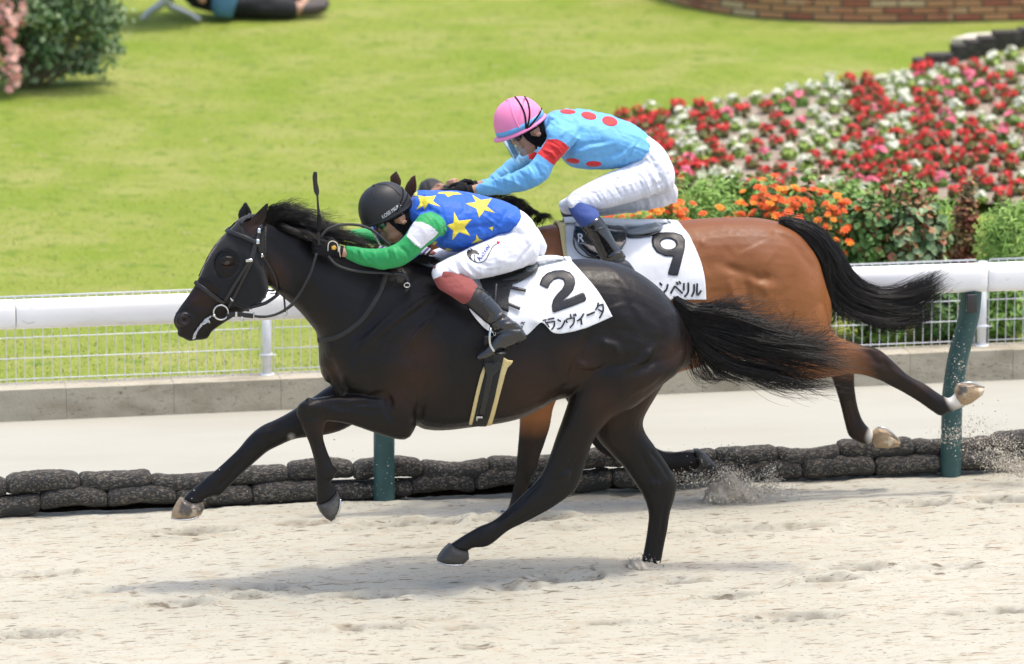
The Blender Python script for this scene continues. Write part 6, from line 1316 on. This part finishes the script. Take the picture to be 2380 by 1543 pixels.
bd = Acc(); human_head(bd, O9, f9, u9)
tube(bd, [O9 - u9 * .05 - f9 * .03, np.array(P(*T('3', 640, 340), C9)), np.array(P(*T('3', 720, 370), C9))], [.055, .058, .07], 16, 4)
jersey9(bd, .027); limbs(bd, '3', PL9, TH9, LG9, BT9, FT9, C9, OF9, .022)
WN9, WF9 = np.array(P(*T('3', 150, 738), C9 - .115)), np.array(P(*T('3', 175, 712), C9 + .115)); KN9, KF9 = np.array(P(*T('3', 30, 770), C9 - .10)), np.array(P(*T('3', 60, 735), C9 + .10))
for W_0, K_0 in ((WN9, KN9), (WF9, KF9)): tube(bd, [W_0 - (K_0 - W_0) * .3, W_0, W_0 + (K_0 - W_0) * .3], [.026, .025, .026], 14, 3)
grip_hand(bd, WN9 + (KN9 - WN9) * .22, KN9 - WN9, (0, 0, 1), (0, 1, -.1), .92); grip_hand(bd, WF9 + (KF9 - WF9) * .22, KF9 - WF9, (0, 0, 1), (0, -1, -.1), .92)
V, Fq = remesh(bd, .0046, 2); body_j9 = mk('body', V, Fq, mat_skin, j9); trb9 = bvh(V, Fq)
rp = TL('3', [(622, 412), (680, 412), (720, 428), (768, 465), (740, 500), (668, 582), (630, 555), (558, 503), (590, 465)])
rf = TL('3', [(500, 480), (560, 500), (545, 545), (505, 540)])
ST9 = [('3', [(760, 470), (810, 420), (850, 330)], 6, -.007), ('3', [(650, 270), (700, 300), (760, 320)], 5, .005), ('3', [(640, 330), (720, 300), (800, 310)], 5, -.004), ('3', [(620, 370), (640, 310), (650, 260)], 5, .005), ('3', [(700, 400), (740, 360), (790, 350)], 4, .003), ('3', [(770, 520), (900, 470), (1050, 440)], 6, .004), ('3', [(780, 480), (900, 440), (1000, 430)], 5, -.004), ('3', [(880, 540), (1020, 520), (1150, 480)], 6, -.004), ('3', [(1000, 560), (1100, 520), (1180, 450)], 5, .005), ('3', [(1080, 570), (1150, 520), (1210, 430)], 4, -.004), ('3', [(900, 290), (1000, 400), (1100, 430)], 10, .003), ('3', [(950, 240), (940, 300), (960, 360)], 8, -.002),
       ('3', [(600, 480), (650, 500), (680, 540)], 3.5, .004), ('3', [(640, 440), (690, 470), (720, 510)], 3.5, .003), ('3', [(540, 570), (570, 620), (580, 660)], 4, -.004), ('3', [(500, 590), (530, 640), (520, 680)], 4, .004), ('3', [(440, 620), (480, 660), (490, 700)], 4, -.003), ('3', [(400, 640), (420, 690), (440, 720)], 3.5, .003), ('3', [(330, 665), (350, 710)], 3.5, -.002), ('3', [(280, 680), (290, 730)], 3, .002), ('3', [(340, 600), (380, 640)], 3, .003), ('3', [(300, 630), (340, 665)], 3, -.003), ('3', [(270, 650), (300, 680)], 3, .003)]
jer9, V, Fq = skirted(lambda a: jersey9(a), .0040, 3, 'jersey', [mat_sky, mat_redsilk], j9, ST9, [(1, lambda c, q: inpoly(q, rp) & (c[:, 1] < C9 - .12)), (1, lambda c, q: inpoly(q, rf) & (c[:, 1] > C9 + .1))], [(311, .0100, (.4, .2, 1), (1, .3, .25), 14, 4), (315, .0075, (1, .3, .5), (-.4, .5, 1), 18, 5)])
trj = bvh(V, Fq); a = Acc()
for s_ in (ellp(755, 236, 50, 15, 3), ellp(890, 262, 50, 24, 14), ellp(1024, 297, 50, 30, 14), ellp(787, 551, 44, 16, 6), ellp(921, 571, 50, 18, 0), ellp(662, 232, 22, 6, -12)): decal(a, trj, '3', s_, .0006, .0007, 4.5)
a.mk('spots', mat_redsilk, jer9)
br9, V, Fq = skirted(lambda a: limbs(a, '3', PL9, TH9, LG9, BT9, FT9, C9, OF9, 0, 'pt'), .0045, 3, 'breeches', [mat_breech], j9,
    [('3', [(1180, 560), (1230, 470), (1275, 400)], 4, .004), ('3', [(1175, 590), (1260, 540), (1310, 440)], 4, -.004)] +
    [('3', [(790 + i * 44 + 14 * math.sin(i * 2.3), 800 - i * 26 + 10 * math.sin(i * 1.7)), (830 + i * 45 + 10 * math.sin(i), 800 - i * 20 + 8 * math.sin(i * 3.1)), (880 + i * 44, 850 - i * 15 + 12 * math.sin(i * 2.9))], 2.2 + .9 * abs(math.sin(i * 1.3)), .0028 * math.sin(i * 2.1 + .5)) for i in range(12)] +
    [('3', [(765 + i * 62 + 16 * math.sin(i * 2.0), 775 - i * 31), (800 + i * 60, 760 - i * 27 + 10 * math.sin(i * 3.3)), (850 + i * 60, 765 - i * 24)], 2.0 + .8 * abs(math.sin(i * 2.2)), .0025 * math.cos(i * 2.4)) for i in range(9)] +
    [('3', [(1300, 720), (1380, 690), (1410, 620)], 4, -.004), ('3', [(1330, 480), (1370, 560), (1380, 640)], 8, .003), ('3', [(1260, 560), (1330, 600), (1370, 680)], 6, -.003)], (), [(331, .0065, (.8, .3, .45), (-.45, .3, 1), 20, 6), (335, .003, (-.3, .3, 1), (1, .2, .5), 16, 5)])
a = Acc(); trb_ = bvh(V, Fq); strap(a, trb_, '3', [(1275, 402), (1235, 460), (1195, 520), (1172, 555)], .030, .003, .001); a.mk('waistband', mat_breech, br9)
for sg in (0, 1):
    def leg(a, L):
        if sg == 0: loft(a, L, '3', C9, seg=24)
        else: loft(a, L, '3', C9, seg=24, mirror=C9, off=OF9)
    ac = Acc(); leg(ac, [(754, 812, 880, 805, .052, -.235)] + LG9[1:]); V, Fq = remesh(ac, .0045, 3); mk('legging', V, Fq, mat_navy if sg == 0 else mat_dnavy, j9)
    ac = Acc(); leg(ac, BT9); leg(ac, FT9); V, Fq = remesh(ac, .0042, 3)
    if sg == 0: V = sculpt(V, Fq, [('3', [(1010, 1180), (1060, 1150), (1110, 1140)], 3.5, .006), ('3', [(1030, 1200), (1090, 1180), (1130, 1175)], 3.5, -.006), ('3', [(880, 1000), (940, 1060), (980, 1150)], 5, -.003), ('3', [(930, 990), (1000, 1060), (1060, 1140)], 5, .003)])
    bt = mk('boot', V, Fq, mat_boot, j9)
    if sg == 0: trbt = bvh(V, Fq); ac = Acc(); strap(ac, trbt, '3', [(868, 1030), (920, 1005), (1000, 975)], .010, .003, .001); ac.mk('boot_strap', mat_boot, bt)
glove(j9, WN9, KN9, (0, 1, -.1), 1.06); glove(j9, WF9, KF9, (0, -1, -.1), 1.06)
H9c = np.array(P(*T('3', 452, 325), C9)); hel9 = helmet(j9, H9c, f9, u9, .136, .112, .152, mat_pink, .016, .008); hel9.name = 'helmet'; trh9 = bvhs(hel9)
a = Acc(); n_ = 48; rr = []
for z, q in ((.004, 1.004), (.004, 1.012), (.030, 1.012), (.030, .992)):
    th = np.linspace(0, 2 * math.pi, n_, endpoint=False); s_ = q * max(1 - (max(z, 0) / .152) ** 2, 0) ** .41
    rr.append(H9c + np.outer(np.cos(th) * .136 * s_, f9) + np.outer(np.sin(th) * .112 * s_, LAT) + u9 * z)
V, Fc = ringmesh(rr, False); a.add(V, Fc); a.mk('hatband', mat_sky, hel9)
trh9 = bvhs(hel9, *[c for c in hel9.children if c.name.startswith('hatband')])
for pts in ([(460, 112), (520, 190), (590, 320), (625, 440), (635, 560), (640, 620)], [(610, 104), (660, 190), (690, 320), (690, 440), (665, 560), (650, 620)], [(888, 285), (850, 380), (780, 480), (700, 580), (650, 650)]):
    a = Acc(); strap(a, trh9, 'A', pts, .0095, .0025, .001, Y=C9 - .11); a.mk('band', mat_black, hel9)
a = Acc(); strap(a, trh9, 'A', [(370, 160), (400, 280), (440, 420), (500, 560), (530, 610)], .010, .002, .0002); a.mk('seam', mat_pink, hel9)
headgear(j9, O9, f9, u9, trb9, 'A', [(560, 690), (690, 600), (700, 660), (720, 740), (790, 750), (850, 745), (890, 760), (880, 850), (870, 950), (840, 1000), (790, 1000), (780, 900), (700, 840), (640, 790)], [(780, 530), (870, 500), (935, 450), (940, 520), (920, 640), (890, 760), (880, 860), (862, 700), (860, 600), (830, 550)], None)
visor(j9, H9c - f9 * 0.008, f9, u9, .132, .0, -.165, 1.15, -.012)
# ------------------------------------------------------------------ photographer crouching behind the fence
YP = YK + .75
ph = empty('person', P(1004, 850, YP), 'crouching person with short dark hair holding up a black camera beyond the rider in blue', 'photographer')
hx = P(1005, 440, YP); fP, uP = np.array([.12, -.98, -.12]), np.array([.0, -.12, .99]); latP = np.array([-.99, -.12, 0.0]); s_ = .92
OP = np.array(hx) - np.array([0, 0, .075]); bd = Acc(); human_head(bd, OP, fP, uP, latP, s_)
base = np.array([OP[0], YP + .05, LAWN_Z])
capsule(bd, [OP - uP * .06 + (0, .02, 0), OP - uP * .17 + (0, .04, 0)], [.05, .055], 14)
pel = base + np.array([0, .12, .28]); chest = OP + np.array([0, .09, -.30])
capsule(bd, [chest + (0, 0, .05), (chest + pel) / 2, pel], [.14, .135, .15], 18)
for g in (-1, 1):
    sh = chest + np.array([g * .17, 0, .09]); el = sh + np.array([g * .06, -.16, -.20]); ha = np.array(P(1062 if g > 0 else 1012, 436, YP - .22)) + (np.array([0, 0, -.03]) if g < 0 else 0)
    capsule(bd, [sh, (sh + el) / 2, el], [.055, .048, .042], 12); capsule(bd, [el, (el + ha) / 2, ha + (0, .02, -.03)], [.042, .036, .027], 12)
    kn = pel + np.array([g * .18, -.38, .10]); an = kn + np.array([0, .12, -.42]); an[2] = LAWN_Z + .06
    capsule(bd, [pel + (g * .08, 0, -.02), (pel + kn) / 2 + (g * .05, 0, 0), kn], [.09, .08, .058], 14); capsule(bd, [kn, (kn + an) / 2 + (0, .02, 0), an], [.058, .052, .038], 12)
    ell(bd, an + (0, -.07, -.025), XYZ, (.042, .12, .035), 10)
    grip_hand(bd, ha + (g * .03, .03, -.03), np.array([-g * .55, -.2, .75]), (0, 0, 1), (-g * .5, -.6, -.3), .9)
V, Fq = remesh(bd, .006, 2); mk('body', V, Fq, mat_skin, ph)
a = Acc(); ell(a, OP + uP * .055 * s_ - fP * .014, (fP, latP, uP), (.104 * s_, .088 * s_, .092 * s_), 14); ell(a, OP + uP * .02 - fP * .035, (fP, latP, uP), (.075, .085, .09), 12); V, Fq = remesh(a, .006, 2)
n_ = vnormals(V, Fq); q_ = VN(91); V = V + n_ * (.006 * q_(V[:, 0] * 60, V[:, 2] * 60))[:, None]; mk('hair', V, Fq, mat_hairb, ph)
ac = Acc(); capsule(ac, [chest + (0, 0, .06), (chest + pel) / 2, pel + (0, 0, -.02)], [.155, .15, .16], 18)
for g in (-1, 1):
    sh = chest + np.array([g * .17, 0, .09]); el = sh + np.array([g * .06, -.16, -.20]); capsule(ac, [sh, (sh + el) / 2, el], [.066, .060, .055], 12)
V, Fq = remesh(ac, .008, 2); mk('shirt', V, Fq, fabric('grey_shirt', (.12, .13, .15), rough=.8), ph)
ac = Acc()
for g in (-1, 1):
    kn = pel + np.array([g * .18, -.38, .10]); an = kn + np.array([0, .12, -.42]); an[2] = LAWN_Z + .10
    capsule(ac, [pel + (g * .08, 0, -.02), (pel + kn) / 2 + (g * .05, 0, 0), kn], [.105, .092, .07], 14); capsule(ac, [kn, (kn + an) / 2 + (0, .02, 0), an], [.07, .065, .055], 12)
V, Fq = remesh(ac, .008, 2); mk('trousers', V, Fq, mat_dnavy, ph)
cm = empty('camera', P(1036, 444, YP - .26), 'small black camera raised to the face of the crouching person', 'camera')
c0 = np.array(P(1036, 446, YP - .24)); a = Acc(); box(a, c0, (.115, .035, .055), bev=.008); a.mk('camera_body', mat_dark, cm)
a = Acc(); tube(a, [c0 + (0, -.015, -.005), c0 + (0, -.06, -.005)], [.026, .024], 16); a.mk('lens', mat_dark, cm)
a = Acc(); box(a, c0 + (0, 0, .033), (.035, .028, .016), bev=.004); a.mk('viewfinder', mat_dark, cm)
# ------------------------------------------------------------------ person sitting on the grass at the top edge
g0 = PZ(620, 36, LAWN_Z); ys_ = g0.y
pl = empty('person', g0, 'person in dark trousers lying on the grass at the top edge', 'person')
bd = Acc(); def_ = lambda x, y, dy=0: np.array(P(x, y, ys_ + dy))
L1 = [def_(555, 8, .1), def_(610, 12, 0), def_(670, 20, -.02)]; L2 = [def_(560, -6, .2), def_(620, -2, .16), def_(680, 8, .1)]
capsule(bd, L1 + [def_(705, 20, -.02), def_(735, 18, -.02)], [.095, .08, .062, .046, .042], 14); capsule(bd, L2 + [def_(715, 12, .1), def_(738, 10, .1)], [.095, .08, .062, .046, .042], 14)
capsule(bd, [def_(545, 5, .12), def_(470, -20, .2), def_(420, -70, .25)], [.12, .13, .13], 16); human_head(bd, def_(395, -150, .25), np.array([.9, -.4, -.1]), np.array([.1, 0, .99]), np.array([.4, .9, 0]))
capsule(bd, [def_(405, -110, .25), def_(410, -90, .25)], [.05, .055], 12)
for dy in (.05, .42): capsule(bd, [def_(425, -80, dy), def_(450, -40, dy - .05), def_(470, 0, dy - .1)], [.045, .038, .03], 12)
V, Fq = remesh(bd, .008, 2); mk('body', V, Fq, mat_skin, pl)
ac = Acc(); capsule(ac, L1, [.11, .095, .08], 16); capsule(ac, L2, [.11, .095, .08], 16); ell(ac, def_(550, 4, .12), XYZ, (.15, .16, .11), 12); V, Fq = remesh(ac, .008, 2); V = V + vnormals(V, Fq) * (.012 * VN(92)(V[:, 0] * 14, V[:, 2] * 20))[:, None]; mk('trousers', V, Fq, M('black_trousers', (.012, .012, .014), .85), pl)
for dx, dy, yy in ((0, 0, 0), (4, .12, -8)):
    ac = Acc(); capsule(ac, [def_(700 + dx, 22 + yy, -.02 + dy), def_(728 + dx, 20 + yy, -.02 + dy), def_(748 + dx, 16 + yy, -.02 + dy)], [.05, .052, .045], 12); mk('shoe', *remesh(ac, .007, 2), M('brown_shoe', (.06, .045, .04), .6), pl)
ac = Acc(); capsule(ac, [def_(545, 0, .12), def_(470, -22, .2), def_(425, -75, .25)], [.135, .15, .15], 16); mk('shirt', *remesh(ac, .01, 2), fabric('dark_shirt', (.02, .02, .025), rough=.8), pl)
bg_ = empty('tote_bag', PZ(520, 42, LAWN_Z), 'blue bag standing on the grass beside the lying person at the top edge', 'bag')
a = Acc(); puff(a, 'd', [(490, -30), (556, -30), (548, 10), (538, 42), (500, 38), (491, 20)], bg_.location.y + .02, .09, n=9); a.mk('bag_body', M('blue_canvas', (.06, .16, .26), .8, bump=[(60, .3, .006)]), bg_)
a = Acc(); tube(a, [P(x, y, bg_.location.y) for x, y in ((505, -28), (508, -60), (530, -66), (540, -28))], .008, 8, 5); a.mk('handle', M('blue_strap', (.04, .11, .18), .8), bg_)
# ================================================================== THROWN SAND
def grains(fr, cone, n, Yc, dY, size, seed):
    """cone: list of (x, y, spread px, weight) clouds in the photo"""
    rg = np.random.default_rng(seed); V, Fc = [], []; k = 0
    t_ = np.array([(1, 1, 1), (1, -1, -1), (-1, 1, -1), (-1, -1, 1)], float) / 1.7; tf = [(0, 1, 2), (0, 3, 1), (0, 2, 3), (1, 3, 2)]
    wts = np.array([c[4] for c in cone], float); wts /= wts.sum()
    for i in range(n):
        c = cone[rg.choice(len(cone), p=wts)]; x, y = T(fr, c[0] + rg.normal() * c[2], c[1] + rg.normal() * c[3]); p = P(x, y, Yc + rg.normal() * dY)
        if p.z < 0: continue
        s = size * rg.lognormal(0, .45); q = rg.normal(size=(3, 3)) * .35 + np.eye(3); V.append(np.array(p) + (t_ @ q) * s); Fc += [[a + k for a in f] for f in tf]; k += 4
    return np.concatenate(V), Fc
mat_grain = M('sand_grain', (.50, .46, .38), .95, .2, var=[(40, 2, (.36, .31, .24), .5, .65)])
V1, F1 = grains('d', [(1700, 1110, 22, 14, 3), (1740, 1140, 30, 18, 4), (1790, 1130, 14, 24, 2), (1640, 1120, 40, 6, 1), (1600, 1110, 40, 10, 1), (1700, 1165, 40, 12, 3), (1830, 1150, 30, 20, 1), (1700, 1060, 60, 25, .3)], 9000, C9 - .05, .10, .0021, 3)
o = mk('thrown_sand', V1, F1, mat_grain, smooth=False); tag(o, 'cloud of sand kicked up behind the legs of the two horses', 'sand', kind='stuff')
V1, F1 = grains('d', [(2320, 1050, 36, 26, 3), (2350, 1080, 28, 14, 3), (2290, 1020, 34, 26, .8), (2215, 1010, 26, 12, .9), (2230, 880, 18, 40, .35), (2270, 985, 30, 18, .5), (2375, 1095, 16, 10, 2), (2210, 800, 26, 60, .15)], 6000, C9 + .05, .12, .0021, 4)
o = mk('thrown_sand', V1, F1, mat_grain, smooth=False); tag(o, 'spray of sand grains beside the bent green post at the right', 'sand', kind='stuff')
V1, F1 = grains('d', [(1490, 1312, 18, 8, 2), (1520, 1318, 20, 5, 2), (1420, 1325, 40, 4, 1.2), (1385, 1318, 8, 7, 1.2), (895, 1120, 60, 40, .3), (640, 1150, 120, 30, .15), (1200, 1150, 60, 40, .1)], 1500, .13, .05, .0026, 5)
o = mk('thrown_sand', V1, F1, mat_grain, smooth=False); tag(o, 'sand grains flying around the planted hind hoof of the near horse', 'sand', kind='stuff')
# solid clods thrown up by the hooves
mat_clod = M('sand_clod', (.40, .36, .29), .95, .15, var=[(45, 4, (.22, .185, .14), .5, .66), (12, 3, (.52, .46, .37), .5, .7)], bump=[(70, .9, .012)])
def clod(fr, poly, Y, wd, seed, label):
    a = Acc(); puff(a, fr, poly, Y, wd, n=9, power=.7); V, Fq = remesh(a, .007, 3); nn = vnormals(V, Fq); q = VN(seed); q2 = VN(seed + 1)
    V = V + nn * (.030 * q(V[:, 0] * 22 + 50, V[:, 2] * 26 + 50) + .016 * q2(V[:, 0] * 70 + 90, V[:, 2] * 80 + 50))[:, None]
    b = P(*T(fr, *poly[0]), Y); o = mk('sand_clod', V, Fq, mat_clod, base=(b.x, Y, 0)); tag(o, label, 'sand clod')
clod('d', [(1640, 1186), (1638, 1150), (1655, 1130), (1680, 1112), (1700, 1098), (1722, 1118), (1745, 1138), (1775, 1160), (1812, 1184), (1760, 1196), (1690, 1194)], C9 - .06, .09, 201, 'peaked heap of grey sand thrown up behind the hind leg of the near horse')
clod('d', [(1368, 1330), (1368, 1316), (1378, 1311), (1390, 1318), (1396, 1330), (1382, 1336)], -.02, .03, 203, 'small clump of sand lifting off the track between the hooves')
clod('d', [(1440, 1330), (1462, 1316), (1480, 1303), (1500, 1310), (1530, 1312), (1548, 1320), (1575, 1332), (1530, 1342), (1470, 1342)], .06, .08, 205, 'low splash of sand pushed up around the planted hind hoof of the near horse')
